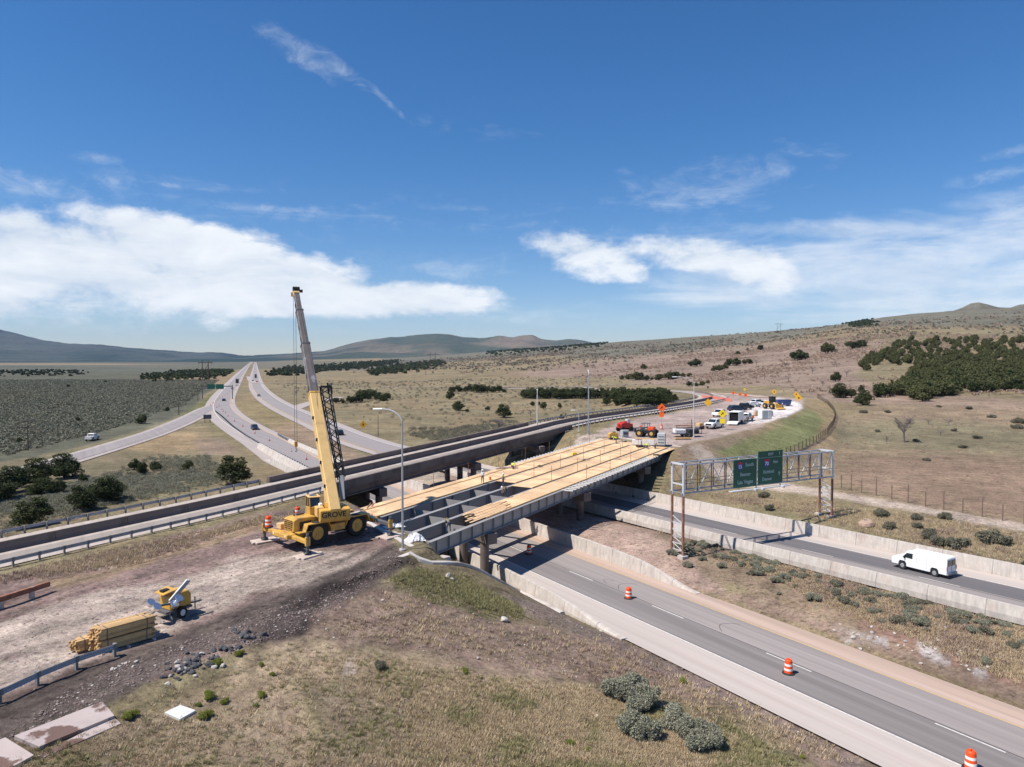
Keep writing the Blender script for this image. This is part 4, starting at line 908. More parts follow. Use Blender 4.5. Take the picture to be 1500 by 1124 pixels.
ub(MB().box((.1, -1.25, 3.05), (.75, .2, .5)), 'hoist_frame', Yl, .02)
# operator's cab on the left
ub(MB().prism([(-.75, 1.95), (-.75, 2.95), (.95, 2.75), (1.05, 1.95)], -1.85, -.88, 'x'), 'cab_body', Yl, .04)
m = MB(); pr_ = [(-.72, 2.92), (-.55, 3.75), (.60, 3.75), (.95, 2.75)]
cab_g = ub(MB().prism([(-.68, 2.9), (-.52, 3.68), (.56, 3.68), (.88, 2.75)], -1.80, -.93, 'x'), 'cab_glass', MT['glass'])
for a, b in (((-.72, 2.9), (-.55, 3.72)), ((.95, 2.75), (.62, 3.72)), ((.05, 2.8), (.05, 3.72))):
    for x in (-1.82, -.91): ub(MB().beam((x, a[0], a[1]), (x, b[0], b[1]), .08, .08), 'cab_pillar', Yl)
rf = ub(MB().box((-1.365, .02, 3.77), (1.06, 1.3, .09)), 'cab_roof', Yc, .03)
ub(MB().box((-1.365, .1, 3.83), (.62, .6, .03)), 'roof_window', MT['glass'], 0, rf)
ub(MB().box((-.95, -.95, 3.1), (.34, .34, .34)), 'white_tank', MT['white_paint'], .08)
# boom
piv = U(0, -1.3, 3.15); bl = math.hypot(7.3, 13.5); ang = math.atan2(20.7, bl); bd = Vector((0, math.cos(ang), math.sin(ang))); bn = Vector((0, -math.sin(ang), math.cos(ang)))
def bsec(t0, t1, w_, h_, off, nm, mt):
    a = piv + bd * t0 + bn * off; b = piv + bd * t1 + bn * off; m = MB(); ch = h_ * .2
    r = Vector((1, 0, 0)); prof = [(-w_ / 2, -h_ / 2 + ch), (-w_ / 2, h_ / 2 - ch * .3), (-w_ / 2 + ch * .3, h_ / 2), (w_ / 2 - ch * .3, h_ / 2), (w_ / 2, h_ / 2 - ch * .3), (w_ / 2, -h_ / 2 + ch), (w_ / 2 - ch, -h_ / 2), (-w_ / 2 + ch, -h_ / 2)]
    V = [p + r * x + bn * z for p in (a, b) for x, z in prof]; n = 8
    m.add(V, [tuple(range(n)), tuple(range(2 * n - 1, n - 1, -1))] + [(i, (i + 1) % n, n + (i + 1) % n, n + i) for i in range(n)]); return ub(m, nm, mt)
base = bsec(-.9, 11.6, .98, 1.12, .25, 'boom_base_section', Yc)
s2 = bsec(11.0, 17.6, .80, .92, .25, 'boom_section', MT['boom_grey']); s3 = bsec(17.0, 22.0, .66, .78, .25, 'boom_section', MT['boom_grey']); s4 = bsec(21.6, 24.3, .52, .64, .25, 'boom_section', MT['boom_grey'])
for t, w_, h_, pr in ((11.45, 1.04, 1.18, base), (17.5, .88, 1.0, s2), (21.9, .74, .86, s3)):
    a = piv + bd * t + bn * .25; o = bsec(t, t + .16, w_, h_, .25, 'collar', MT['steel_dark'] if t > 12 else Yl); o.parent = pr
m = MB()
for t in np.arange(1.5, 11, 2.4): ub(MB().beam(piv + bd * t + bn * .62 + Vector((-.50, 0, 0)), piv + bd * (t + .01) + bn * .62 + Vector((-.62, 0, 0)), .22, .3), 'hose_bracket', Bk, 0, base)
for t in np.arange(12, 23.5, 1.5): ub(MB().beam(piv + bd * t + bn * .25 + Vector((-.41 + (t - 12) * .010, 0, 0)), piv + bd * (t + .5) + bn * .25 + Vector((-.41 + (t - 12) * .010, 0, 0)), .03, .26), 'bolt_window', Bk, 0, s2)
tip = piv + bd * 24.3 + bn * .25
hdp = ub(MB().hexa([tip + Vector((-.28, 0, 0)) - bn * .45, tip + Vector((.28, 0, 0)) - bn * .45, tip + Vector((.28, 0, 0)) + bn * .38, tip + Vector((-.28, 0, 0)) + bn * .38],
        [tip + bd * .7 + Vector((-.28, 0, 0)) - bn * .75, tip + bd * .7 + Vector((.28, 0, 0)) - bn * .75, tip + bd * .7 + Vector((.28, 0, 0)) + bn * .3, tip + bd * .7 + Vector((-.28, 0, 0)) + bn * .3]), 'boom_head', Yc)
for q, dx in ((tip + bd * .5 - bn * .55, 0), (tip + bd * .55 + bn * .3, 0)): ub(MB().cyl(q + Vector((-.34, 0, 0)), q + Vector((.34, 0, 0)), .24, .24, 14), 'sheave', Bk, 0, hdp)
ub(MB().box(tip + bd * .2 + Vector((.42, 0, .25)), (.5, .2, .3)), 'wind_sensor', Bk, 0, hdp)
# lift cylinder
for x in (-.0,):
    ub(MB().cyl((x, .75, 2.25), tuple(piv + bd * 3.4 - bn * .5), .19, .19, 12), 'lift_cylinder', Yc); ub(MB().cyl(tuple(piv + bd * 3.2 - bn * .55), tuple(piv + bd * 5.2 - bn * .3), .12, .12, 12), 'cylinder_rod', MT['chrome'])
# stowed lattice jib along the right side of the boom
jb = ub(MB().beam(piv + bd * .2 + Vector((.95, 0, 0)) + bn * .1, piv + bd * 2.6 + Vector((1.22, 0, 0)) + bn * .1, .40, .5), 'jib', MT['blue_grey'] if 'blue_grey' in MT else MT['grey_paint'], .02)
J = lambda t, x, z: piv + bd * t + Vector((1.22 + x, 0, 0)) + bn * (z + .1)
m = MB(); w0 = .30
for sx_, sz in ((-1, -1), (1, -1), (1, 1), (-1, 1)): m.beam(J(2.4, sx_ * .28, sz * .24), J(12.3, sx_ * .42, sz * .40), .095)
k = 0
for t in np.arange(2.6, 12, .62):
    f = .28 + (t - 2.4) * .014; g = .24 + (t - 2.4) * .016; f2 = f + .009; g2 = g + .01; s_ = 1 if k % 2 else -1; k += 1
    for a, b in (((-f * s_, -g), (f2 * s_, -g2)), ((-f * s_, g), (f2 * s_, g2)), ((f, -g * s_), (f2, g2 * s_)), ((-f, -g * s_), (-f2, g2 * s_))): m.beam(J(t, *a), J(t + .62, *b), .065)
ub(m, 'lattice', Bk, 0, jb)
m = MB().beam(J(12.0, -.36, -.4), J(12.9, -.3, -.5), .14); m.beam(J(12.0, .36, -.4), J(12.9, .3, .2), .14); m.beam(J(12.3, -.4, .4), J(12.3, .5, .4), .2); m.beam(J(11.5, .5, .3), J(12.7, .6, .3), .12); ub(m, 'jib_foot', Bk, 0, jb)
# hoist rope and hook
th_ = tip + bd * .5 - bn * .78
for dx in (-.12, .12): ub(MB().cyl(tuple(th_ + Vector((dx, .05, 0))), (th_.x + dx, th_.y + .05, 7.2), .022, .022, 5), 'hoist_rope', MT['steel_dark'])
hk = ub(MB().box((th_.x, th_.y + .05, 6.9), (.34, .2, .62)), 'hook_block', Yl, .05)
ub(MB().tube([(th_.x, th_.y + .05, 6.6), (th_.x, th_.y + .05, 6.35), (th_.x + .12, th_.y + .05, 6.2), (th_.x, th_.y + .05, 6.08), (th_.x - .1, th_.y + .05, 6.16)], .04, 6), 'hook', MT['steel_dark'], 0, hk)
ub(MB().tube([tip + bd * .3 + bn * .3, piv + bd * 12 + bn * 1.0, Vector((.1, -1.25, 3.3))], .015, 4), 'winch_rope', MT['steel_dark'])
# timber mats under the floats
def cw(x, y, z=0): v = Matrix.Rotation(cz, 3, 'Z') @ Vector((x, y, z)); return Vector((CC.x + v.x, CC.y + v.y, z))
nm_ = {(-1, -1): 'pale timber crane mats under the outrigger foot nearest the camera', (-1, 1): 'pale flat crane mat under the left outrigger foot, below an orange drum', (1, -1): 'short timber mats under the outrigger foot beside the light pole', (1, 1): 'timber mats under the hidden outrigger foot behind the crane'}
for sx_ in (-1, 1):
    for sg in (-1, 1):
        p = cw(4.3 * sx_, 3.5 * sg); h = Hs(p.x, p.y); t = thing('crane_mat', nm_[(sx_, sg)], 'crane mat', (p.x, p.y, h + .02), cz + (.15 if sg < 0 else -.1), 'crane mats under the outrigger feet')
        for i in range(4): MB().box((0, -.54 + .36 * i, .07), (2.3 + .25 * math.sin(i * 2.3 + sx_), .34, .15)).build('timber', MT['timber_mat'], t, bevel=.015)
# ================================================================ vehicles
def vehicle(nm, kind, label, cat_, loc, rz, paint, grp=None, detail=True, dims=None):
    """x forward, origin on the ground under the centre"""
    t = thing(nm, label, cat_, loc, rz, grp); P = MT[paint]; G_ = MT['glass']
    K = {'pickup': (5.7, 1.95), 'suv': (4.8, 1.88), 'car': (4.5, 1.78), 'van': (5.9, 2.02)}[kind]; Lg, Wd = K; h = Wd / 2
    def body(lo, hi, tw=1., name='body', mt_=P, bev=.05, par=t):
        # lo: side profile of the whole shell; upper points get pulled in by tw
        zt = max(z for _, z in lo); zm = hi
        n = len(lo); V = []
        for sg in (-1, 1):
            for x, z in lo: k = 1. if z <= zm else 1 - (1 - tw) * (z - zm) / (zt - zm); V.append((x, sg * h * k, z))
        m = MB().add(V, [tuple(range(n)), tuple(range(2 * n - 1, n - 1, -1))] + [(i, (i + 1) % n, n + (i + 1) % n, n + i) for i in range(n)])
        return m.build(name, mt_, par, bevel=bev)
    def side_glass(pts, tw, zm, zt, name='side_window'):
        for sg in (-1, 1):
            V = []
            for x, z in pts:
                k = 1. if z <= zm else 1 - (1 - tw) * (z - zm) / (zt - zm); V.append((x, sg * (h * k + .008), z))
            V2 = [(x, y - sg * .05, z) for x, y, z in V]; n = len(V)
            MB().add(V + V2, [tuple(range(n)), tuple(range(2 * n - 1, n - 1, -1))] + [(i, (i + 1) % n, n + (i + 1) % n, n + i) for i in range(n)]).build(name, G_, t)
    wr = .40; wx = 1.65 if kind == 'pickup' else 1.38
    if kind == 'van':
        wx = 1.72
        prof = [(2.92, .42), (2.95, .95), (2.85, 1.12), (1.95, 1.28), (1.28, 1.95), (1.0, 2.06), (-2.85, 2.10), (-2.95, 2.0), (-2.98, .42), (-2.15, .42), (-2.1, .72), (-1.95, .88), (-1.5, .88), (-1.33, .72), (-1.28, .36), (1.28, .36), (1.32, .72), (1.47, .88), (1.95, .88), (2.1, .72), (2.15, .42)]
        body(prof, 1.15, .84, bev=.045)
        side_glass([(1.72, 1.30), (1.28, 1.78), (.62, 1.80), (.62, 1.28)], .84, 1.15, 2.1)
        for sg in (-1, 1): MB().box((-2.995, sg * .42, 1.55), (.03, .62, .55)).build('rear_window', G_, t)
        MB().hexa([(1.96, -.78, 1.30), (1.99, -.78, 1.30), (1.99, .78, 1.30), (1.96, .78, 1.30)], [(1.30, -.70, 1.93), (1.34, -.70, 1.93), (1.34, .70, 1.93), (1.30, .70, 1.93)]).build('windscreen', G_, t)
        MB().box((-3.04, 0, .50), (.16, 1.9, .2)).build('rear_bumper', MT['grey_paint'], t, bevel=.02); MB().box((2.98, 0, .52), (.16, 1.9, .22)).build('front_bumper', MT['grey_paint'], t, bevel=.02)
        MB().box((2.93, 0, .86), (.05, 1.2, .26)).build('grille', MT['black'], t)
        for sg in (-1, 1):
            MB().box((-2.99, sg * .93, 1.05), (.05, .10, .42)).build('tail_light', MT['tail'], t); MB().box((2.93, sg * .78, .86), (.06, .26, .22)).build('headlight', MT['silver'], t)
            MB().box((1.45, sg * 1.10, 1.35), (.12, .16, .3)).build('wing_mirror', MT['black'], t, bevel=.02)
            MB().box((.2, sg * 1.012, 1.15), (.012, .01, 1.3)).build('door_seam', MT['grey_paint'], t); MB().box((-.9, sg * 1.012, 1.15), (.012, .01, 1.3)).build('door_seam', MT['grey_paint'], t)
        MB().box((-2.99, 0, 1.3), (.02, .015, 1.4)).build('door_seam', MT['black'], t)
    elif kind == 'pickup':
        prof = [(2.83, .50), (2.85, .95), (2.7, 1.18), (1.45, 1.28), (-2.75, 1.22), (-2.82, 1.15), (-2.82, .55), (-2.2, .5), (-2.12, .82), (-1.95, .96), (-1.4, .96), (-1.2, .82), (-1.15, .48), (1.15, .48), (1.2, .82), (1.4, .96), (1.95, .96), (2.12, .82), (2.2, .5)]
        body(prof, 1.0, .96)
        cabp = [(1.45, 1.26), (.85, 1.86), (-.75, 1.90), (-.98, 1.80), (-1.02, 1.24)]
        n = len(cabp); V = [(x, sg * h * (.96 if z < 1.5 else .80), z) for sg in (-1, 1) for x, z in cabp]
        MB().add(V, [tuple(range(n)), tuple(range(2 * n - 1, n - 1, -1))] + [(i, (i + 1) % n, n + (i + 1) % n, n + i) for i in range(n)]).build('cab', P, t, bevel=.04)
        for sg in (-1, 1):
            V = [(x, sg * (y + .01), z) for x, y, z in ((1.25, h * .945, 1.32), (.82, h * .81, 1.78), (-.72, h * .81, 1.80), (-.86, h * .94, 1.32))]; V2 = [(x, y - sg * .05, z) for x, y, z in V]
            MB().add(V + V2, [(0, 1, 2, 3), (7, 6, 5, 4), (0, 1, 5, 4), (1, 2, 6, 5), (2, 3, 7, 6), (3, 0, 4, 7)]).build('side_window', G_, t)
        MB().hexa([(1.44, -.82, 1.29), (1.48, -.82, 1.29), (1.48, .82, 1.29), (1.44, .82, 1.29)], [(.88, -.72, 1.83), (.92, -.72, 1.85), (.92, .72, 1.85), (.88, .72, 1.83)]).build('windscreen', G_, t)
        MB().box((-1.03, 0, 1.56), (.05, 1.3, .36)).build('rear_window', G_, t)
        MB().box((-1.93, 0, 1.20), (1.66, 1.62, .06)).build('load_bed', MT['black'], t)
        MB().box((2.87, 0, .92), (.06, 1.25, .34)).build('grille', MT['black'], t); MB().box((2.9, 0, .58), (.16, 1.85, .2)).build('front_bumper', MT['chrome'], t, bevel=.02); MB().box((-2.88, 0, .6), (.14, 1.8, .18)).build('rear_bumper', MT['chrome'], t, bevel=.02)
        for sg in (-1, 1): MB().box((2.86, sg * .80, .95), (.06, .26, .28)).build('headlight', MT['white_paint'], t); MB().box((-2.84, sg * .88, .98), (.05, .12, .36)).build('tail_light', MT['tail'], t)
    else:
        suv = kind == 'suv'; H_ = 1.75 if suv else 1.45
        prof = [(Lg / 2, .42), (Lg / 2, .80), (Lg / 2 - .2, .98), (1.0, 1.06), (-Lg / 2 + .05, 1.06 if suv else 1.0), (-Lg / 2, .9), (-Lg / 2, .45), (-1.8, .40), (-1.74, .70), (-1.6, .80), (-1.15, .80), (-1.0, .70), (-.96, .36), (.96, .36), (1.0, .70), (1.15, .80), (1.6, .80), (1.74, .70), (1.8, .40)]
        body(prof, .8, .97, bev=.04)
        back = -Lg / 2 + (.15 if suv else .75)
        cabp = [(1.05, 1.04), (.35, H_ - .04), (-.4, H_), (back + .35, H_ - .05), (back, 1.04)]
        n = len(cabp); V = [(x, sg * h * (.93 if z < 1.2 else .76), z) for sg in (-1, 1) for x, z in cabp]
        MB().add(V, [tuple(range(n)), tuple(range(2 * n - 1, n - 1, -1))] + [(i, (i + 1) % n, n + (i + 1) % n, n + i) for i in range(n)]).build('cabin', P, t, bevel=.03)
        for sg in (-1, 1):
            V = [(x, sg * (y + .012), z) for x, y, z in ((.86, h * .92, 1.10), (.32, h * .78, H_ - .12), (back + .42, h * .78, H_ - .13), (back + .16, h * .92, 1.10))]; V2 = [(x, y - sg * .05, z) for x, y, z in V]
            MB().add(V + V2, [(0, 1, 2, 3), (7, 6, 5, 4), (0, 1, 5, 4), (1, 2, 6, 5), (2, 3, 7, 6), (3, 0, 4, 7)]).build('side_window', G_, t)
        MB().hexa([(1.02, -.78, 1.08), (1.06, -.78, 1.08), (1.06, .78, 1.08), (1.02, .78, 1.08)], [(.38, -.66, H_ - .08), (.42, -.66, H_ - .06), (.42, .66, H_ - .06), (.38, .66, H_ - .08)]).build('windscreen', G_, t)
        MB().hexa([(back - .04, -.74, 1.1), (back, -.74, 1.1), (back, .74, 1.1), (back - .04, .74, 1.1)], [(back + .28, -.64, H_ - .12), (back + .32, -.64, H_ - .12), (back + .32, .64, H_ - .12), (back + .28, .64, H_ - .12)]).build('rear_window', G_, t)
        for sg in (-1, 1): MB().box((Lg / 2, sg * .7, .72), (.05, .3, .16)).build('headlight', MT['white_paint'], t); MB().box((-Lg / 2, sg * .74, .82), (.05, .24, .18)).build('tail_light', MT['tail'], t)
    for x in (-1.68 if kind != 'van' else -1.72, wx):
        x = (x if kind in ('pickup', 'van') else (-1.38 if x < 0 else 1.38))
        for sg in (-1, 1):
            w_ = MB().cyl((0, -.13, 0), (0, .13, 0), wr if kind != 'car' else .34, None, 18).build('wheel', MT['rubber'], t, loc=(x, sg * (h - .14), wr if kind != 'car' else .34))
            MB().cyl((0, sg * .12, 0), (0, sg * .145, 0), .24, .20, 14).build('rim', MT['silver'], w_)
    return t
def onroadA(px, py, z=0.): p = W(px, py, z); p.z += .03; return p
def heading(a, b): a = W(*a, 0); b = W(*b, 0); return math.atan2(b.y - a.y, b.x - a.x)
# white van on the far carriageway
v_ = -28.6; p = PA(v_, 23.9, float(zB(v_)) + .03)
p0 = W(1341, 842, 1.85); vv = (p0 - A0).dot(dA); p = PA(vv, 24.2, float(zB(vv)) + .03)
vn_ = vehicle('van', 'van', 'white windowless cargo van driving on the far lower road', 'van', p, ANG_A, 'white_paint'); vn_.scale = (.86, .88, .92)
vehicle('suv', 'suv', 'dark blue SUV driving on the curving lower road beside a line of drums', 'car', onroadA(373, 630), heading((376, 632), (345, 612)) + math.pi, 'navy')
vehicle('suv', 'suv', 'black SUV driving alone on the right-hand carriageway, right of the crane boom', 'car', onroadA(497, 638), heading((510, 645), (470, 622)), 'black_paint')
pk = G(135, 645); vehicle('pickup', 'pickup', 'white and grey pickup parked in the sagebrush beyond the left ramp', 'pickup truck', pk, 1.75, 'white_dull')
for nm, kd, lb, px, py, pt, fl in [('car', 'car', 'small dark car on the right carriageway just before the side road joins', 379, 581, 'grey_paint', 0),
     ('car', 'car', 'small dark car on the left carriageway just past the overhead sign', 328, 588, 'black_paint', 1), ('car', 'car', 'grey car behind the overhead sign, nearer than the truck', 340, 570.5, 'grey_paint', 1),
     ('pickup', 'pickup', 'dark pickup following the trucks on the right carriageway', 374.5, 554.5, 'black_paint', 0), ('car', 'car', 'dark car in the left lane behind the far trucks', 370.5, 558.5, 'navy', 0),
     ('car', 'car', 'faint red car in the right lane level with the far trucks', 376.5, 560.5, 'red_paint', 0), ('pickup', 'pickup', 'white pickup just behind the far lorry on the left carriageway', 347, 565.5, 'white_paint', 1)]:
    vehicle(nm, kd, lb, 'car' if kd == 'car' else 'pickup truck', onroadA(px, py), heading((px, py), (372, 540)) + (math.pi if fl else 0), pt)
def lorry(label, px, py, fl, colr, box):
    t = thing('lorry', label, 'truck', onroadA(px, py), heading((px, py), (372, 538)) + (math.pi if fl else 0))
    MB().box((5.6, 0, 1.9), (2.6, 2.4, 2.9)).build('cab', MT[colr], t, bevel=.12); MB().box((7.3, 0, 1.3), (1.3, 2.1, 1.5)).build('bonnet', MT[colr], t, bevel=.12)
    MB().box((-1.8, 0, 2.5), (12.2, 2.5, 2.9)).build('trailer', MT[box], t, bevel=.04); MB().box((6.92, 0, 2.45), (.06, 2.0, .8)).build('windscreen', MT['glass'], t)
    MB().box((1, 0, .85), (13, .9, .3)).build('frame', MT['steel_dark'], t)
    for x in (7.2, 4.6, 3.4, -6, -7.2):
        for sg in (-1, 1): MB().cyl((x, sg * .95, .5), (x, sg * 1.22, .5), .5, None, 14).build('wheel', MT['rubber'], t)
lorry('dark lorry coming towards the camera on the far left carriageway', 347.5, 561.5, 1, 'black_paint', 'steel_dark')
lorry('white box lorry going away on the far right carriageway', 371.5, 562.5, 0, 'white_dull', 'white_dull') if False else None
lorry('dark lorry going away on the far right carriageway, leading the cars', 374.5, 553, 0, 'grey_paint', 'steel_dark')
# ================================================================ drums, cones, signs
def drum(label, p, grp='orange drums on the near lower road'):
    t = thing('traffic_drum', label, 'traffic drum', p, random.uniform(0, 6), grp); prev = 0
    MB().cyl((0, 0, 0), (0, 0, .07), .44, .40, 20).build('rubber_base', MT['rubber'], t)
    R = [(.07, .30), (.24, .292), (.25, .28), (.48, .272), (.49, .262), (.70, .254), (.71, .245), (.94, .235), (.98, .20)]
    for (z0, r0), (z1, r1), mt_ in zip(R[:-1], R[1:], ['orange', 'orange', 'reflect_white', 'orange', 'orange', 'orange', 'reflect_white', 'orange']): pass
    V = []; m = MB()
    bands = [(.07, .29, 'orange', .300), (.29, .43, 'reflect_white', .286), (.43, .60, 'orange', .274), (.60, .74, 'reflect_white', .262), (.74, .93, 'orange', .250)]
    body = MB().cyl((0, 0, .06), (0, 0, .93), .30, .245, 24); body.cyl((0, 0, .93), (0, 0, 1.0), .235, .19, 24); b = body.build('body', MT['orange'], t)
    for z in (.24, .56): 
        r = .30 - .063 * (z - .06) / .87
        MB().cyl((0, 0, z), (0, 0, z + .15), r + .007, r - .002, 24).build('reflective_band', MT['reflect_white'], b)
    MB().box((0, 0, 1.03), (.16, .04, .07)).build('handle', MT['orange'], t)
    return t
d1 = drum('orange and white drum in the foreground at the bottom right edge of the frame', W(1422, 1127, 0) + Vector((0, 0, .03)))
for lb, px, py in [('orange drum in the middle distance of the near road, nearest the bottom right one', 1155, 987), ('orange drum near the tapered end of the median wall', 921, 877), ('red-orange drum in a lit stripe under the unfinished bridge', 775, 812)]:
    dup(d1, W(px, py, 0) + Vector((0, 0, .03)), random.uniform(0, 6), lb)
for lb, px, py, dz in [('orange drum sitting on the deck at the left rear corner of the crane', 388, 765, 0), ('orange drum standing behind the crane engine hood', 436, 757, 0)]:
    t = dup(d1, None, .4, lb); t['group'] = 'orange drums by the crane'
    if px == 388: q = cw(-4.3, 2.9); t.location = (q.x, q.y, CC.z + 1.28)
    else: t.location = W(436, 757, 5.9)
    t.location = t.location
for lb, px, py in [('short orange cone-like drum beside the hook rope', 411, 664)]: pass
cone0 = thing('traffic_cone', 'tall orange channelizer cone in the line along the curving lower road', 'traffic cone', W(427, 663, 0), 0, 'channelizer cones on the curving lower road')
MB().box((0, 0, .03), (.42, .42, .06)).build('rubber_base', MT['rubber'], cone0)
cb = MB().cyl((0, 0, .05), (0, 0, 1.07), .13, .05, 12).build('cone_body', MT['orange'], cone0)
MB().cyl((0, 0, .72), (0, 0, .86), .085, .073, 12).build('reflective_band', MT['reflect_white'], cb); MB().cyl((0, 0, .48), (0, 0, .62), .105, .093, 12).build('reflective_band', MT['reflect_white'], cb)
for px, py in [(449, 674), (394.5, 647), (373.5, 636), (355.5, 626), (343.5, 618.5), (334, 611), (327, 604), (330.5, 606), (325, 601), (321, 596), (317.5, 598), (313, 591), (308.5, 595), (316, 588.5), (319.5, 586.5), (322, 584), (326, 582), (329, 580), (312, 592.5), (333, 578), (336, 575)]:
    dup(cone0, W(px, py, 0) + Vector((0, 0, .2 if py < 660 else .1)), 0)
def panel_sign(nm, label, base, w_, h_, z, mt, rz, posts=1, shape='rect', cat_='sign', ink=None, plaque=None, grp=None, pole='galv', pr=.045, stand=False):
    t = thing(nm, label, cat_, base, rz, grp)                # face looks along -y
    xs = [0] if posts == 1 else [-w_ * .32, w_ * .32]
    for x in xs: MB().beam((x, .05, -.3), (x, .05, z + h_ * .35), pr * 1.6, pr * 1.6).build('post', MT[pole], t)
    if shape == 'diamond':
        r = w_ * .707; pts = [(0, -r), (r, 0), (0, r), (-r, 0)]
    else: pts = [(-w_ / 2, -h_ / 2), (w_ / 2, -h_ / 2), (w_ / 2, h_ / 2), (-w_ / 2, h_ / 2)]
    f = MB().prism([(a, z + b) for a, b in pts], -.02, .01, 'y').build('sign_face', MT[mt], t)
    if ink:
        for q in ink: MB().prism([(a * w_, z + b * w_) for a, b in q], -.03, -.022, 'y').build('symbol', MT['black'], f)
    if plaque: MB().prism([(-plaque[0] / 2, z - plaque[2] - plaque[1]), (plaque[0] / 2, z - plaque[2] - plaque[1]), (plaque[0] / 2, z - plaque[2]), (-plaque[0] / 2, z - plaque[2])], -.02, .01, 'y').build('plaque', MT[mt], t)
    return t
def face_cam(p): return math.atan2(-p.y, -p.x) + math.pi / 2
ARR = [[(-.06, -.3), (.06, -.3), (.06, .0), (.22, .0), (.0, .28), (-.2, .0), (-.06, .0)]]
ARC = [[(-.28, -.22), (-.12, -.22), (.02, -.02), (.14, -.12), (.20, .2), (-.12, .16), (-.04, .06)]]
p = G(969, 628); panel_sign('warning_sign', 'bright orange diamond sign with an arrow and a plaque, standing beside the ramp guardrail', p, 1.3, 1.3, 4.3, 'orange_sign', face_cam(p), shape='diamond', ink=ARC, plaque=(.95, .95, .95), cat_='road sign')
t = dup(d1, G(969, 629), 0, 'orange drum at the foot of the orange diamond sign'); t['group'] = 'drums by the work area'
p = G(1058, 630); panel_sign('warning_sign', 'bright yellow diamond sign with a black arrow and speed plaque, beside the white trailer', p, 1.3, 1.3, 3.3, 'yellow_sign', face_cam(p), shape='diamond', ink=ARC, plaque=(1.0, .95, 1.05), cat_='road sign')
p = W(532, 636, 0); panel_sign('warning_sign', 'amber diamond warning sign by the right-hand road, right of the black SUV', Vector((p.x, p.y, Hs(p.x, p.y))), 1.7, 1.7, 2.8, 'amber_sign', face_cam(p), shape='diamond', cat_='road sign', ink=[[(-.1, -.2), (.1, -.2), (.1, .2), (-.1, .2)]])
p = G(1037, 603); panel_sign('warning_sign', 'amber diamond sign inside the loop of the ramp', p, 1.5, 1.5, 2.4, 'amber_sign', face_cam(p), shape='diamond', cat_='road sign')
for lb, px, py, wq, mt_, z_ in [('orange diamond sign on the skyline side of the gravel pad, behind the yellow loader', 1134, 588, 1.2, 'amber_sign', 3.1), ('left of two amber signs at the right end of the gravel pad', 1166, 592, 1.2, 'amber_sign', 3.0), ('right of two amber signs at the right end of the gravel pad', 1170, 596, 1.4, 'amber_sign', 2.6),
     ('small red sign, leftmost of three in the red netting area', 1074, 586, .9, 'orange_sign', 2.4), ('small red sign, middle of three in the red netting area', 1084, 588.5, .9, 'orange_sign', 2.4), ('small red sign, rightmost of three in the red netting area', 1092, 590, .9, 'orange_sign', 2.4),
     ('small yellow marker sign behind the three red ones', 1091, 578, .8, 'yellow_sign', 2.0), ('small marker sign beyond the far bend of the ramp', 1037, 574, .8, 'black', 2.0)]:
    p = G(px, py); panel_sign('warning_sign', lb, p, wq, wq, z_, mt_, face_cam(p), shape='diamond', cat_='road sign', ink=[[(-.12, -.2), (.12, -.2), (.12, .2), (-.12, .2)]] if mt_ != 'black' else None)
# red safety netting by the work zone
nt_ = [G(1028, 583), G(1040, 584.5), G(1055, 586.5), G(1072, 589)]
tag(MB().sweep(nt_, [(-.03, 0), (-.03, 1.1), (.03, 1.1), (.03, 0)]).build('safety_netting', MT['net'] if 'net' in MT else mk('net', (.62, .20, .15), .8)), 'long run of red safety netting along the closed ramp beyond the parked trucks', 'safety netting')
# sign beside the gore, seen from behind, and overhead sign
p = G(229 + 0, 611) if False else W(305, 619, 0)
p = W(304, 620, 0); panel_sign('guide_sign', 'brown-grey backed sign board where the left ramp leaves the road', p, 2.6, 1.5, 2.2, 'sign_back' if 'sign_back' in MT else 'steel_dark', face_cam(p), posts=2, cat_='road sign', pole='steel_dark', pr=.12)
gz = W(316, 585, 0); og = thing('overhead_gantry', 'distant overhead gantry with dark green sign panels across the left carriageway', 'sign gantry', gz, .12)
MB().beam((-7, 0, 7.2), (9, 0, 7.2), .3, .5).build('truss', MT['steel_dark'], og)
for x in (-7, 9): MB().cyl((x, 0, -.3), (x, 0, 8), .25, .2, 8).build('leg', MT['steel_dark'], og)
for x in (-2.2, 2.4): MB().box((x, -.35, 7.0), (4.2, .12, 2.7)).build('sign_panel', MT['sign_green'], og)
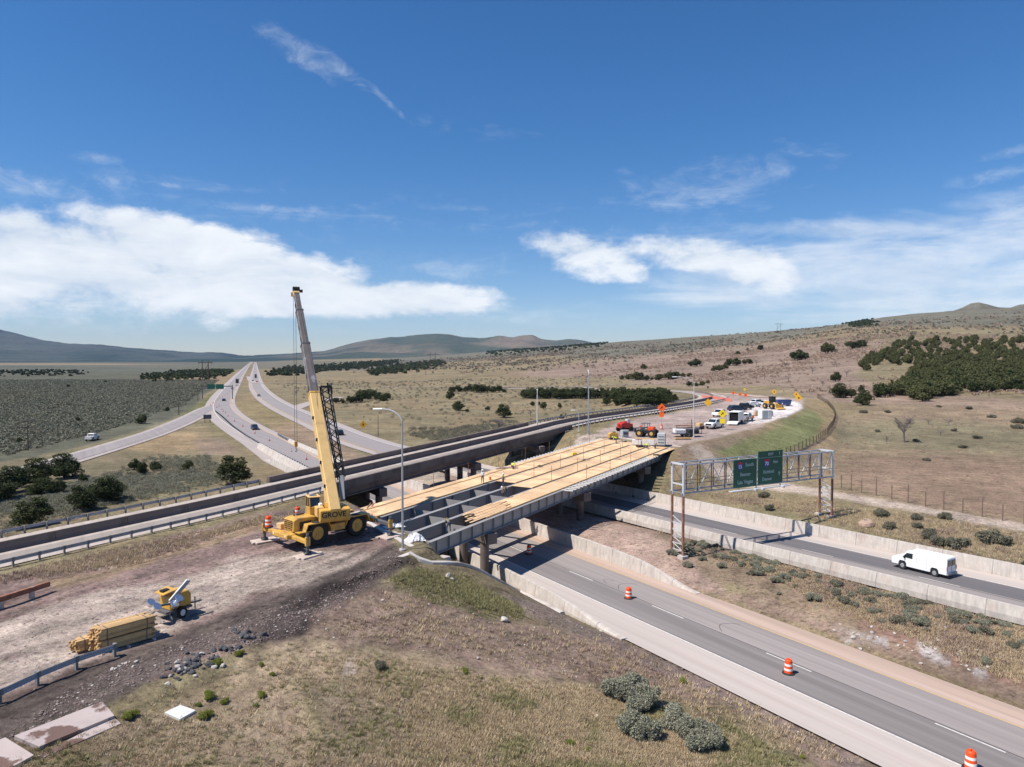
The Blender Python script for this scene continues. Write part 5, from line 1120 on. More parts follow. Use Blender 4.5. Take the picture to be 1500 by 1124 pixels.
# ================================================================ the sign gantry over the far road
ga = G(992, 823); ga = Vector((19.0 * .965, 75.0, 0)); gl = W(992, 822, .6); gl.z = 0; zt = 22 - (680 - 527.3) / FPX * gl.y; fr = W(1209, 762, 2.5)
u_ = (fr - gl); u_.z = 0; Lg_ = u_.length; ug = u_.normalized(); angg = math.atan2(ug.y, ug.x)
gt = thing('sign_gantry', 'rust-stained steel truss gantry carrying two green signs over the far road', 'sign gantry', gl, angg)
ZT, ZBt, DP = 10.95, 7.95, 1.75                                 # top chord, bottom chord, depth of the box truss
hN = Hs(gl.x, gl.y); hF = Hs(fr.x, fr.y)
x1 = Lg_
for x, hz in ((0, hN), (x1, hF)):
    for y in (-DP / 2, DP / 2):
        MB().cyl((x, y, hz - .5), (x, y, ZBt - .3), .145, .145, 12).build('leg', MT['rust'], gt); MB().cyl((x, y, ZBt - .3), (x, y, ZT + .15), .14, .14, 12).build('leg', MT['galv_light'], gt)
        MB().box((x, y, hz + .02), (.8, .8, .5)).build('footing', MT['concrete'], gt)
    m = MB(); z = hz + .7; k = 1
    while z < hz + 3.6: m.beam((x, -DP / 2, z), (x, DP / 2, z + (.7 if k else 0)), .07); k ^= 1; z += .7 if not k else .02
    for z in (hz + .7, hz + 2.1, hz + 3.5): m.beam((x, -DP / 2, z), (x, DP / 2, z), .07)
    m.build('leg_bracing', MT['galv_light'], gt)
    MB().beam((x, -DP / 2, ZT + .05), (x, DP / 2, ZT + .05), .2).build('top_strut', MT['galv_light'], gt); MB().beam((x, -DP / 2, ZBt + .9), (x, DP / 2, ZBt + .9), .14).build('top_strut', MT['galv_light'], gt)
nbay = 12; bw_ = x1 / nbay
for y in (-DP / 2, DP / 2):
    for z in (ZBt, ZT): MB().cyl((-.3, y, z), (x1 + .3, y, z), .085, .085, 8).build('chord', MT['galv'], gt)
    m = MB()
    for i in range(nbay + 1): m.beam((i * bw_, y, ZBt), (i * bw_, y, ZT), .085)
    m.build('verticals', MT['rust_steel'] if 'rust_steel' in MT else mk('rust_steel', (.20, .13, .10), .8, var=.3), gt)
    m = MB(); 
    for i in range(nbay): m.beam((i * bw_, y, ZBt if i % 2 else ZT), ((i + 1) * bw_, y, ZT if i % 2 else ZBt), .07)
    m.build('diagonals', MT['galv_light'], gt); MB().beam((0, y, ZBt + 1.0), (x1, y, ZBt + 1.0), .055).build('middle_rail', MT['rust_steel'], gt)
for z in (ZBt, ZT):
    m = MB()
    for i in range(nbay): m.beam((i * bw_, -DP / 2, z), ((i + 1) * bw_, DP / 2, z), .055); m.beam((i * bw_, -DP / 2, z), (i * bw_, DP / 2, z), .055)
    m.build('cross_bracing', MT['galv'], gt)
def at_px(px):                                            # position along the gantry seen at a photo column
    a = (px - 750) / FPX; d = Vector((a, 1)); # solve gl + ug*t = d*s (front face)
    ox, oy = gl.x + ug.y * DP / 2, gl.y - ug.x * DP / 2
    return (a * oy - ox) / (ug.x - a * ug.y)
yF = -DP / 2 - .28
xa, xb, xc = at_px(1073), at_px(1108), at_px(1145)
def gsign(label, x0, x1_, z0, z1):
    f = MB().box(((x0 + x1_) / 2, yF, (z0 + z1) / 2), (x1_ - x0, .06, z1 - z0)).build('sign_panel', MT['sign_green'], gt, bevel=.01); f['label'] = label
    b = MB(); t_ = .07
    for a, c, e, g in ((x0 + .06, x1_ - .06, z0 + .06, z0 + .06 + t_), (x0 + .06, x1_ - .06, z1 - .06 - t_, z1 - .06)): b.box(((a + c) / 2, yF - .045, (e + g) / 2), (c - a, .02, g - e))
    for a in (x0 + .06, x1_ - .06 - t_): b.box((a + t_ / 2, yF - .045, (z0 + z1) / 2), (t_, .02, z1 - z0 - .26))
    return f
def glet(s, size, x, z, par): text_mesh('lettering', s, size, MT['letter'], par, Matrix.Translation((x, yF - .045, z)) @ Matrix.Rotation(math.pi / 2, 4, 'X'), .01, bold=.014)
def shield(x, z, s, par, num):
    MB().prism([(x + a * s, z + b * s) for a, b in ((-.5, .35), (-.38, .5), (.38, .5), (.5, .35), (.48, 0), (.3, -.35), (0, -.55), (-.3, -.35), (-.48, 0))], yF - .05, yF - .035, 'y').build('shield', MT['sign_blue'], par)
    MB().prism([(x + a * s, z + b * s) for a, b in ((-.46, .35), (-.36, .47), (.36, .47), (.46, .35), (.47, .24), (-.47, .24))], yF - .056, yF - .051, 'y').build('shield_top', MT['sign_red'], par)
    text_mesh('lettering', num, s * .62, MT['reflect_white'], par, Matrix.Translation((x, yF - .055, z - .08 * s)) @ Matrix.Rotation(math.pi / 2, 4, 'X'), .006, bold=.012)
f1 = gsign('green sign for the southbound route, the left and lower of the two', xa, xb - .12, 7.95, 11.05); w1 = xb - .12 - xa
shield(xa + w1 * .27, 10.32, .92, f1, '15'); glet('South', .55, xa + w1 * .68, 10.42, f1); glet('Beaver', .56, xa + w1 * .50, 9.38, f1); glet('Las Vegas', .60, xa + w1 * .50, 8.55, f1)
f2 = gsign('green sign with an exit panel on top, the right and taller of the two', xb + .12, xc, 8.05, 11.75); w2 = xc - xb - .12; x2 = xb + .12
m = MB().box((x2 + w2 / 2, yF - .045, 11.02), (w2 - .1, .02, .04)).build('divider', MT['letter'], f2)
glet('EXIT', .40, x2 + w2 * .50, 11.36, f2); glet('1', .48, x2 + w2 * .86, 11.36, f2)
shield(x2 + w2 * .34, 10.40, .95, f2, '70'); glet('East', .46, x2 + w2 * .70, 10.48, f2); glet('Richfield', .50, x2 + w2 * .42, 9.40, f2); glet('Denver', .52, x2 + w2 * .36, 8.60, f2)
MB().prism([(x2 + w2 * .86 + a * .5, 9.1 + b * .5) for a, b in ((-.14, -.5), (.14, -.5), (.14, .1), (.36, .1), (.0, .55), (-.36, .1), (-.14, .1))], yF - .05, yF - .03, 'y').build('arrow', MT['letter'], f2)
for x in (xb, xc - .2, xa + 1.0): MB().box((x, yF + .12, 9.4), (.12, .08, 3.6)).build('hanger', MT['galv_light'], gt)
MB().box(((xa + xc) / 2, yF - .35, 7.72), (xc - xa + 1.6, .5, .08)).build('catwalk', MT['galv_light'], gt)
for x in (xb - 1.0, xb + .1, xc - .7): MB().box((x, yF - .75, 7.72), (.36, .3, .26)).build('sign_lamp', MT['galv_light'], gt, bevel=.04)
# ================================================================ light poles and utility poles
def street_light(label, base, h, armv, sc=1., rot=0., mt_='galv', r=.11):
    t = thing('light_pole', label, 'street light', base)
    MB().cyl((0, 0, -.3), (0, 0, .12), .3, .3, 12).build('base', MT['concrete'], t); MB().cyl((0, 0, 0), (0, 0, h - 1), r, r * .6, 12).build('pole', MT[mt_], t, smooth=False)
    a = Vector(armv); P = [Vector((0, 0, h - 1)), Vector((0, 0, h - .6)) + a * .12, Vector((0, 0, h - .25)) + a * .35, Vector((0, 0, h - .05)) + a * .62, Vector((0, 0, h)) + a]
    MB().tube(P, .05, 8).build('arm', MT['galv_light'], t); d = a.normalized()
    MB().beam(P[-1] - d * .1, P[-1] + d * .75 + Vector((0, 0, -.02)), .30, .14).build('lamp_head', MT['white_paint'], t, bevel=.04)
    return t
b = G(590, 806); hh = (806 - 598) / FPX * b.y
street_light('tall grey street light in front of the new bridge end, lamp arm pointing left', b, 12.0, (-1.75, .2, 0))
b = G(862, 637); street_light('plain tall grey pole beyond the deck, against the dark row of junipers', b, (637 - 541) / FPX * b.y, (.01, .9, -.2), r=.16)
b = G(1016, 641); street_light('tall light pole by the parked pickup, its arm pointing left', b, (641 - 552) / FPX * b.y, (-3.2, .4, 0), mt_='galv_light', r=.1)
b = G(848, 632); street_light('short pale light pole beside the plain tall pole, arm pointing left', b, (632 - 601) / FPX * b.y, (-.9, 0, 0), mt_='galv_light', r=.07)
b = G(787, 628); street_light('faint grey lattice-like light pole rising behind the old bridge', b, (628 - 571) / FPX * b.y, (.01, .8, 0), mt_='galv_light', r=.16)
def pole(label, px, py, top, cross=True, r=.16, k=2, grp=None):
    b = G(px, py); h = (py - top) / FPX * b.y; t = thing('utility_pole', label, 'utility pole', b, .3, grp)
    MB().cyl((0, 0, -.5), (0, 0, h), r, r * .7, 8).build('pole', MT['bark'], t)
    if cross:
        for z in [h - .6, h - 2.2][:k]: MB().beam((-1.6, 0, z), (1.6, 0, z), .16).build('cross_arm', MT['bark'], t)
    return t
pole('thin utility pole in the sagebrush at the far left', 41, 660, 622); pole('utility pole right of the dark pickup in the sagebrush', 262, 608, 594, r=.2); pole('short utility pole in the sagebrush short of the left ramp', 290, 587, 568, r=.18)
pole('slim dark marker post by the right-hand road, left of the street light', 554, 640, 608, False, .1)
def hframe(label, px, py, top, w_, r=.35):
    b = G(px, py); h = (py - top) / FPX * b.y; t = thing('power_pylon', label, 'power pylon', b, .2)
    for x in (-w_ / 2, w_ / 2): MB().cyl((x, 0, -1), (x, 0, h), r, r * .7, 8).build('pole', MT['bark'], t)
    MB().beam((-w_ * 1.2, 0, h * .88), (w_ * 1.2, 0, h * .88), r * 1.3).build('cross_arm', MT['bark'], t); MB().beam((-w_ / 2, 0, h * .35), (w_ / 2, 0, h * .8), r * .8).build('brace', MT['bark'], t)
    for x in (-w_ * 1.1, 0, w_ * 1.1): MB().cyl((x, 0, h * .88 - 2.4), (x, 0, h * .88), .15, .15, 6).build('insulator', MT['steel_dark'], t)
hframe('tall dark power pylon on the left plain, near the road', 301, 557, 528, 6, .55); hframe('power pylon in the middle distance below the central mountain', 634, 543, 516, 8, .4)
hframe('power pylon on the right-hand ridge, the right one', 1141, 487.5, 473, 9, .4); hframe('small power pylon on the ridge near the centre', 917, 500, 492, 9, .4)
# right of way fence
fp = [G(a, b) for a, b in [(1205, 708), (1262, 722), (1330, 737), (1410, 752), (1500, 768), (1580, 782)]]
fn = thing('wire_fence', 'tall rusty wire fence along the dirt track at the right', 'fence')
path = []
for a, b in zip(fp[:-1], fp[1:]):
    n = max(1, int((b - a).length / 2.1)); path += [a.lerp(b, i / n) for i in range(n)]
first = None
for i, q in enumerate(path):
    q = Vector((q.x, q.y, Hs(q.x, q.y)))
    if first is None: first = MB().cyl((0, 0, -.3), (0, 0, 2.35), .07, .06, 6).build('post', MT['rust_steel'], fn); o = first
    else: o = first.copy(); S.collection.objects.link(o)
    o.location = q; o.scale = (1, 1, 1.0 if i % 2 else .8)
for z in (.3, .7, 1.1, 1.5, 2.0): MB().tube([Vector((q.x, q.y, Hs(q.x, q.y) + z)) for q in path], .012, 3).build('wire', MT['rust_steel'], fn)
cf_ = thing('wire_fence', 'dark curved fence around the toe of the green slope below the gravel pad', 'fence')
path = []; cpts = [G(a, b) for a, b in [(1197, 583), (1212, 592), (1221, 602), (1224, 612), (1220, 624), (1212, 636), (1196, 648), (1170, 660), (1145, 671)]]
for a, b in zip(cpts[:-1], cpts[1:]):
    n = max(1, int((b - a).length / 2.6)); path += [a.lerp(b, i / n) for i in range(n)]
path = [Vector((q.x, q.y, Hs(q.x, q.y))) for q in path][:98]; first = None
for q in path:
    if first is None: first = MB().cyl((0, 0, -.3), (0, 0, 1.5), .08, .07, 6).build('post', MT['bark'], cf_); o = first
    else: o = first.copy(); S.collection.objects.link(o)
    o.location = q
for z in (.2, .45, .7, .95, 1.2, 1.42): MB().tube([q + Vector((0, 0, z)) for q in path], .022, 3).build('wire', MT['bark'], cf_)
# ================================================================ lumber, light tower, plates, rocks in the foreground
def lumber(label, p, rz, L_, wd, ht, n_w, n_h, seed=0, grp='lumber bundles in the foreground'):
    t = thing('lumber_bundle', label, 'lumber', p, rz, grp); r = random.Random(seed); m = MB(); bw_, bh = wd / n_w, ht / n_h
    for j in range(n_h):
        for i in range(n_w):
            o = r.uniform(-.16, .16); m.box((o, -wd / 2 + bw_ * (i + .5), bh * (j + .5)), (L_ + r.uniform(-.15, .1), bw_ * .95, bh * .93))
    m.build('boards', MT['lumber'], t)
    for x in (-L_ * .36, L_ * .36): 
        MB().box((x, 0, ht + .006), (.05, wd + .01, .008)).build('strap', MT['steel_dark'], t); MB().box((x, -wd / 2 - .012, ht / 2), (.05, .01, ht)).build('strap', MT['steel_dark'], t)
    return t
a = W(147, 958, 5.55); b = W(226, 934, 5.6); lr = math.atan2(b.y - a.y, b.x - a.x); c0 = (a + b) / 2; dirL = Vector((math.cos(lr), math.sin(lr), 0)); nL = Vector((-dirL.y, dirL.x, 0))
Lb = (b - a).length
c0.z = Hs(c0.x, c0.y)
for z in (0,): pass
t = thing('timber_bearers', 'short timber bearers under the lumber stack', 'timber', Vector((c0.x, c0.y, c0.z)), lr)
for x in (-1.4, 0, 1.4): MB().box((x, .5, .05), (.12, 1.5, .12)).build('bearer', MT['timber_mat'], t)
lumber('lower near bundle of long yellow boards, at the bottom of the stack', c0 + nL * .35 + Vector((0, 0, .11)), lr, Lb, .66, .60, 5, 8, 1)
lumber('top near bundle of long yellow boards, catching the sun', c0 + nL * .36 + Vector((0, 0, .77)), lr + .01, Lb + .1, .68, .60, 5, 8, 2)
lumber('far bundle at the bottom of the stack, its board ends sticking out to the left', c0 + nL * 1.02 - dirL * .25 + Vector((0, 0, .11)), lr, Lb, .6, .58, 4, 7, 3)
lumber('upper far bundle with ragged board ends, behind the top one', c0 + nL * 1.02 - dirL * .1 + Vector((0, 0, .74)), lr, Lb, .6, .56, 4, 7, 4)
lumber('small low bundle at the left end of the stack with a dark gap in it', c0 - dirL * .75 + nL * 1.35 + Vector((0, 0, .11)), lr, 3.2, .75, .62, 5, 6, 5)
# mobile light tower
p = G(254, 903); lt = thing('light_tower', 'yellow towed light tower with open hood, folded mast and silver lamp heads', 'light tower', p, lr + .15)
MB().box((0, 0, .48), (1.9, 1.15, .12)).build('trailer_frame', MT['steel_dark'], lt)
MB().prism([(-.6, .54), (-.6, 1.25), (-.3, 1.42), (.7, 1.42), (.95, 1.2), (.95, .54)], -.5, .5, 'y').build('engine_housing', Yl, lt, bevel=.05)
MB().hexa([(-1.0, -.42, 1.46), (-.1, -.5, 1.58), (-.1, .5, 1.58), (-1.0, .42, 1.46)], [(-1.0, -.42, 1.50), (-.1, -.5, 1.64), (-.1, .5, 1.64), (-1.0, .42, 1.50)]).build('open_hood', Yl, lt)
MB().box((-.6, 0, 1.6), (.5, .3, .1)).build('hood_rib', MT['black'], lt)
ms = MB().beam((-.75, -.62, 1.0), (.75, -.55, 1.95), .14, .14).build('mast', MT['silver'], lt); MB().beam((-.75, -.62, 1.16), (.6, -.55, 2.0), .08, .08).build('mast_section', MT['galv_light'], ms)
MB().beam((-.7, -.6, .98), (-1.55, -.35, 1.0), .1, .1).build('lamp_bar', MT['steel_dark'], lt)
for x, y, z in ((-1.75, -.15, 1.15), (-1.6, -.5, .95), (-.55, -.72, .88), (-.25, -.74, 1.12)):
    o = MB().cyl((0, 0, -.12), (0, -.16, .14), .12, .25, 16); o.cyl((0, -.16, .14), (0, -.17, .155), .25, .24, 16); o.build('lamp_head', MT['chrome'], lt, loc=(x, y, z))
for sg in (-1, 1): w_ = MB().cyl((0, -.1, 0), (0, .1, 0), .33, None, 18).build('wheel', MT['rubber'], lt, loc=(.1, sg * .66, .33)); MB().cyl((0, sg * .1, 0), (0, sg * .115, 0), .18, None, 12).build('rim', MT['white_dull'], w_)
MB().beam((.9, 0, .48), (2.1, 0, .42), .09, .09).build('tow_bar', MT['steel_dark'], lt); MB().cyl((1.7, .12, 0), (1.7, .12, .7), .04, .04, 8).build('jack_stand', MT['steel_dark'], lt)
for sg in (-1, 1): MB().beam((-.7, sg * .5, .5), (-.8, sg * 1.05, .08), .07, .07).build('stabiliser', MT['steel_dark'], lt)
lt.scale = (.95, 1.15, 1.15)
# steel road plates, slab, beam
def plate(label, pts, th, mt_, nm='steel_plate', cat_='steel plate', z=None, grp=None):
    P = [G(*q) for q in pts]; c = sum(P, Vector()) / len(P); zz = c.z + .05
    o = MB().hexa([Vector((q.x - c.x, q.y - c.y, q.z - c.z - .12)) for q in P], [Vector((q.x - c.x, q.y - c.y, q.z - c.z + th)) for q in P]).build(nm, MT[mt_], bevel=.008, loc=c); return tag(o, label, cat_, grp)
plate('upper of two overlapping pink-grey plates with puddles of mud on it, lower left', [(21, 1083), (58, 1099), (168, 1053), (150, 1032)], .16, 'plate')
plate('lower plate sticking out under the muddy one', [(55, 1108), (64, 1111), (177, 1061), (166, 1051)], .04, 'plate')
plate('pink plate cut off by the lower left corner of the frame', [(-60, 1110), (5, 1135), (50, 1110), (8, 1084)], .12, 'plate')
plate('small pale square slab lying in the grass', [(241, 1047), (264, 1057), (287, 1044), (264, 1036)], .12, 'white_dull', 'slab', 'slab')
bm_ = thing('steel_beam', 'rusty steel beam on short blocks at the left edge of the bare pad', 'steel beam'); a, b = G(-25, 900), G(72, 868)
MB().beam(a + Vector((0, 0, .62)), b + Vector((0, 0, .62)), .26, .34).build('beam', MT['rust'], bm_)
for k in (.25, .72): q = a.lerp(b, k); MB().box((q.x, q.y, q.z + .2), (.3, .3, .55), .4).build('block', MT['timber_mat'], bm_)
def rock(seed, mt_):
    bm = bmesh.new(); bmesh.ops.create_icosphere(bm, subdivisions=2, radius=.5); r = random.Random(seed)
    for _ in range(7):                                    # chisel flat facets
        n = Vector((r.gauss(0, 1), r.gauss(0, 1), r.gauss(0, 1))).normalized(); d = r.uniform(.26, .4)
        for v in bm.verts:
            k = v.co.dot(n) - d
            if k > 0: v.co -= n * k
    me = bpy.data.meshes.new('rock'); bm.to_mesh(me); bm.free(); me.materials.append(MT[mt_]); return me
RK = [rock(i, 'rock') for i in range(5)]; RP = [rock(i + 9, 'rock_pale') for i in range(3)]; RT = rock(31, 'rock_tan')
def put_rock(me, px, py, s, label, grp, sq=.7):
    p = G(px, py, s * .12); o = bpy.data.objects.new('rock', me); S.collection.objects.link(o); o.location = p; o.rotation_euler = (random.uniform(-.3, .3), random.uniform(-.3, .3), random.uniform(0, 6))
    o.scale = (s * random.uniform(.9, 1.5), s, s * sq * random.uniform(.8, 1.3)); tag(o, label, 'rock', grp)
rr_ = random.Random(4)
for i in range(64):
    t = rr_.random(); px = 250 + 60 * t + rr_.gauss(0, 8); py = 985 - 18 * t + rr_.gauss(0, 7); put_rock(RK[i % 5] if i % 5 else RP[i % 3], px, py, rr_.uniform(.14, .40), 'dark angular rock in the heap left of the green weeds', 'dark rocks in the lower heap')
for i in range(14): put_rock(RK[i % 5], 333 + rr_.gauss(0, 9), 952 - rr_.uniform(-4, 4), rr_.uniform(.15, .42), 'dark rock in the small middle heap at the edge of the pad', 'dark rocks in the middle heap')
for i in range(16): put_rock(RK[i % 5], 362 + rr_.gauss(0, 8), 932 + rr_.gauss(0, 3.5), rr_.uniform(.15, .45), 'dark rock in the upper heap at the edge of the pad', 'dark rocks in the upper heap')
for i in range(8): put_rock(RP[i % 3], 165 + i * 5, 978 - i * 1.6 + rr_.gauss(0, 3), rr_.uniform(.15, .3), 'small white stone below the lumber stack', 'white stones below the lumber')
put_rock(RT, 1268, 771, 2.1, 'big tan boulder beside the far leg of the gantry', None, .8)
for px, py, s in [(738, 910, .7), (656, 845, .6), (662, 850, .45), (1445, 900, .5), (1480, 912, .45), (1250, 935, .4), (1370, 915, .3), (1385, 920, .3), (880, 925, .3), (700, 965, .3), (875, 1050, .28), (560, 880, .3), (1360, 958, .4)]:
    put_rock(RP[int(s * 10) % 3], px, py, s, 'loose pale stone lying on the open ground', 'loose pale stones')
for i in range(40): t = rr_.random(); put_rock(RP[i % 3], 1215 + 230 * t + rr_.gauss(0, 10), 925 + 45 * t + rr_.gauss(0, 12), rr_.uniform(.1, .32), 'loose pale stone on the bank between the roads', 'pale stones on the median bank')
tag(MB().hexa([(-.6, -.5, 0), (.6, -.45, 0), (.6, .5, 0), (-.6, .5, 0)], [(-.4, -.3, .3), (.5, -.3, .22), (.35, .35, .36), (-.45, .3, .25)]).build('plastic_scrap', MT['tarp'], None, loc=G(612, 776, .15)), 'crumpled white sheeting by the bridge end', 'plastic sheet') if False else None
# crumpled white sheeting beside the light pole
def tarp(label, px, py, sx_, sy_, h, seed):
    bm = bmesh.new(); bmesh.ops.create_grid(bm, x_segments=14, y_segments=10, size=.5); r = random.Random(seed)
    for v in bm.verts:
        k = max(0, 1 - (v.co.x ** 2 + v.co.y ** 2) * 3.6); v.co.z = h * k * (.6 + .8 * r.random()) ; v.co.x = v.co.x * sx_ + r.gauss(0, .04); v.co.y = v.co.y * sy_ + r.gauss(0, .04)
    me = bpy.data.meshes.new('sheeting'); bm.to_mesh(me); bm.free(); me.materials.append(MT['tarp']); o = bpy.data.objects.new('sheeting', me); S.collection.objects.link(o); o.location = G(px, py, .03); o.rotation_euler = (0, 0, .5); tag(o, label, 'sheeting')
tarp('crumpled white sheeting heaped by the bridge end, right of the street light', 607, 792, 1.9, 1.2, .55, 1); tarp('pale sheeting over the bank behind the outrigger foot', 577, 772, 2.0, 1.0, .25, 2)
tag(MB().tube([(0, 0, .4), (.3, .5, .9), (-.2, 1.1, .3), (.5, 1.3, .7), (.1, 1.9, .2)], .05, 6).build('hose', MT['rust'], None, loc=G(538, 752, .1)), 'tangle of rusty hose on the ground behind the crane', 'hose')
rl = thing('scaffold_rail', 'timber and steel safety rails at the near left end of the new deck', 'railing', PN(-.5, 11.0, dz=0))
for i, (x, y) in enumerate([(0, 0), (-1.2, 1.0), (-2.4, 2.0), (.9, 1.7), (-.4, 2.9)]): MB().cyl((x, y, -.6), (x, y, 1.5), .035, .035, 6).build('post', MT['rust'], rl)
for z in (.55, 1.1): MB().beam((0, 0, z), (-2.4, 2.0, z), .05, .1).build('rail', MT['rust'], rl); MB().beam((.9, 1.7, z), (-.4, 2.9, z), .05, .1).build('rail', MT['rust'], rl)
tag(MB().box((0, 0, .06), (3.0, 1.5, .06)).build('board', MT['plywood'], None, loc=PN(-1.8, 12.6, dz=.05)), 'sunlit plywood ramp board behind the crane', 'board')
bpy.data.objects['board'].rotation_euler = (0, -.06, ANG_N)
# ================================================================ people
def person(label, loc, rz, J, top, legs, hat='hat_white', grp='bridge workers'):
    """J: joint positions in metres; one continuous skinned body; clothing panels as children"""
    keys = ['pelvis', 'waist', 'chest', 'neck', 'head', 'crown']; V = []; E = []; R = []; ix = {}
    def a(k, p, r): ix[k] = len(V); V.append(p); R.append(r); return ix[k]
    rad = dict(pelvis=.13, waist=.125, chest=.15, neck=.055, head=.088, crown=.07)
    for i, k in enumerate(keys):
        a(k, J[k], rad[k]);
        if i: E.append((i - 1, i))
    for s in 'LR':
        sg = 1 if s == 'L' else -1
        prev = ix['chest']
        for k, r in (('sh', .062), ('el', .045), ('wr', .030), ('pm', .036)): i = a(k + s, J[k + s], r); E.append((prev, i)); prev = i
        w_ = Vector(J['wr' + s]); pm = Vector(J['pm' + s]); d = (pm - w_).normalized(); sd = d.cross(Vector((0, 0, 1)));
        if sd.length < .3: sd = d.cross(Vector((0, 1, 0)))
        sd.normalize(); cu = d.cross(sd).normalized() * .022
        for j, (o, ln) in enumerate(((-.028, .062), (-.010, .074), (.010, .068), (.027, .052))):
            b = a('f%d%s' % (j, s), tuple(pm + sd * o + d * ln * .55), .0095); E.append((ix['pm' + s], b)); c = a('g%d%s' % (j, s), tuple(pm + sd * o + d * ln + cu), .008); E.append((b, c))
        b = a('t' + s, tuple(w_.lerp(pm, .6) + sd * .045 + d * .02), .010); E.append((ix['wr' + s], b))
        prev = ix['pelvis']
        for k, r in (('hp', .098), ('kn', .064), ('an', .044), ('to', .036)): i = a(k + s, J[k + s], r); E.append((prev, i)); prev = i
    me = bpy.data.meshes.new('person'); me.from_pydata(V, E, []); o = bpy.data.objects.new('person', me); S.collection.objects.link(o)
    m = o.modifiers.new('skin', 'SKIN'); sv = me.skin_vertices[0].data
    for i, r in enumerate(R): sv[i].radius = (r, r)
    sv[0].use_root = True
    m.use_smooth_shade = True; sb = o.modifiers.new('sub', 'SUBSURF'); sb.levels = 1; sb.render_levels = 1
    dg = bpy.context.evaluated_depsgraph_get(); me2 = bpy.data.meshes.new_from_object(o.evaluated_get(dg)); bpy.data.objects.remove(o)
    me2.materials.clear(); [me2.materials.append(MT[k]) for k in ('skin', top, legs, 'rubber')]
    hip = Vector(J['pelvis']); ch = Vector(J['chest'])
    pts = {k: Vector(v) for k, v in J.items()}
    for p in me2.polygons:
        c = p.center; best = min(((c - (pts[k] if k in pts else Vector())).length, k) for k in pts); k = best[1]
        if k[:2] in ('kn', 'hp') or k == 'pelvis' or k[:2] == 'an': p.material_index = 2
        if k[:2] == 'to': p.material_index = 3
        if k in ('waist', 'chest') or k[:2] in ('sh', 'el'): p.material_index = 1
    t = bpy.data.objects.new('person', me2); S.collection.objects.link(t); t.location = loc; t.rotation_euler = (0, 0, rz); tag(t, label, 'person', grp)
    h = Vector(J['head']); c = Vector(J['crown']); ax = (c - h).normalized(); b = h + ax * .055
    hm = MB().cyl(b, b + ax * .02, .155, .150, 14); hm.cyl(b + ax * .02, b + ax * .085, .122, .105, 14); hm.cyl(b + ax * .085, b + ax * .125, .105, .045, 14); hm.build('hard_hat', MT[hat], t, smooth=False)
    return t
STAND = dict(pelvis=(0, 0, .93), waist=(0, 0, 1.08), chest=(0, .01, 1.32), neck=(0, .02, 1.48), head=(0, .04, 1.60), crown=(0, .05, 1.70),
    shL=(.20, 0, 1.40), elL=(.27, .03, 1.13), wrL=(.26, .20, .95), pmL=(.25, .27, .91), shR=(-.20, 0, 1.40), elR=(-.28, -.02, 1.13), wrR=(-.27, .10, .90), pmR=(-.27, .14, .83),
    hpL=(.10, 0, .88), knL=(.12, .04, .48), anL=(.13, -.02, .09), toL=(.14, .16, .04), hpR=(-.10, 0, .88), knR=(-.12, .02, .48), anR=(-.14, -.03, .09), toR=(-.15, .15, .04))
BEND = dict(pelvis=(0, -.18, .88), waist=(0, -.06, 1.0), chest=(0, .22, 1.12), neck=(0, .38, 1.15), head=(0, .50, 1.13), crown=(0, .60, 1.14),
    shL=(.20, .28, 1.12), elL=(.24, .38, .84), wrL=(.18, .48, .60), pmL=(.17, .51, .53), shR=(-.20, .28, 1.12), elR=(-.24, .36, .84), wrR=(-.18, .46, .60), pmR=(-.17, .49, .53),
    hpL=(.11, -.16, .84), knL=(.16, .04, .46), anL=(.17, -.06, .09), toL=(.18, .12, .04), hpR=(-.11, -.16, .84), knR=(-.20, -.10, .47), anR=(-.24, -.30, .09), toR=(-.25, -.12, .04))
KNEEL = dict(pelvis=(0, -.15, .42), waist=(0, -.05, .56), chest=(0, .16, .72), neck=(0, .30, .80), head=(0, .42, .83), crown=(0, .50, .88),
    shL=(.20, .20, .74), elL=(.27, .36, .50), wrL=(.18, .52, .30), pmL=(.16, .56, .24), shR=(-.20, .20, .74), elR=(-.26, .34, .50), wrR=(-.16, .52, .28), pmR=(-.14, .56, .22),
    hpL=(.11, -.13, .38), knL=(.14, .22, .12), anL=(.15, -.18, .07), toL=(.16, -.32, .05), hpR=(-.12, -.13, .38), knR=(-.17, .28, .42), anR=(-.18, .22, .09), toR=(-.19, .38, .04))
def on_deck(px, py, z0=6.6):
    z = z0
    for _ in range(5):
        p = W(px, py, z); s, l = slf(np.array([p.x]), np.array([p.y])); z = float(zdeck(s[0])) + .02
    return W(px, py, z)
person('worker in a pale shirt standing at the edge of the plywood, beside the open bays', on_deck(707, 708), 2.6, STAND, 'white_dull', 'jeans')
person('worker in green-grey clothes standing just behind the bent-over one', on_deck(737, 714), -1.2, STAND, 'khaki', 'jeans')
person('worker bending over on the sunlit plywood, casting a shadow to the right', on_deck(742, 728), 1.9, BEND, 'khaki', 'jeans')
person('worker in a hi-vis vest crouching on the back strip of the deck beside a plank', on_deck(751, 687), -.6, KNEEL, 'hivis', 'jeans')
p = on_deck(657, 768); person('worker with a light green hard hat standing low in the open front bay', Vector((p.x, p.y, p.z - .75)), .4, BEND, 'khaki', 'jeans', 'hivis')
person('worker in a hi-vis vest kneeling near the far right end of the deck', on_deck(947, 657), .5, KNEEL, 'hivis', 'jeans')
person('worker in hi-vis stooping by the yellow machine at the far end', on_deck(902, 650), 1.2, BEND, 'hivis', 'jeans')
person('kneeling worker in dark clothing on the deck, right of the white crates', on_deck(959, 657), -.8, KNEEL, 'khaki', 'jeans')
person('worker in an orange vest standing behind the flatbed of the second pickup', G(1102, 619), .5, STAND, 'hivis_orange', 'jeans', grp=None)
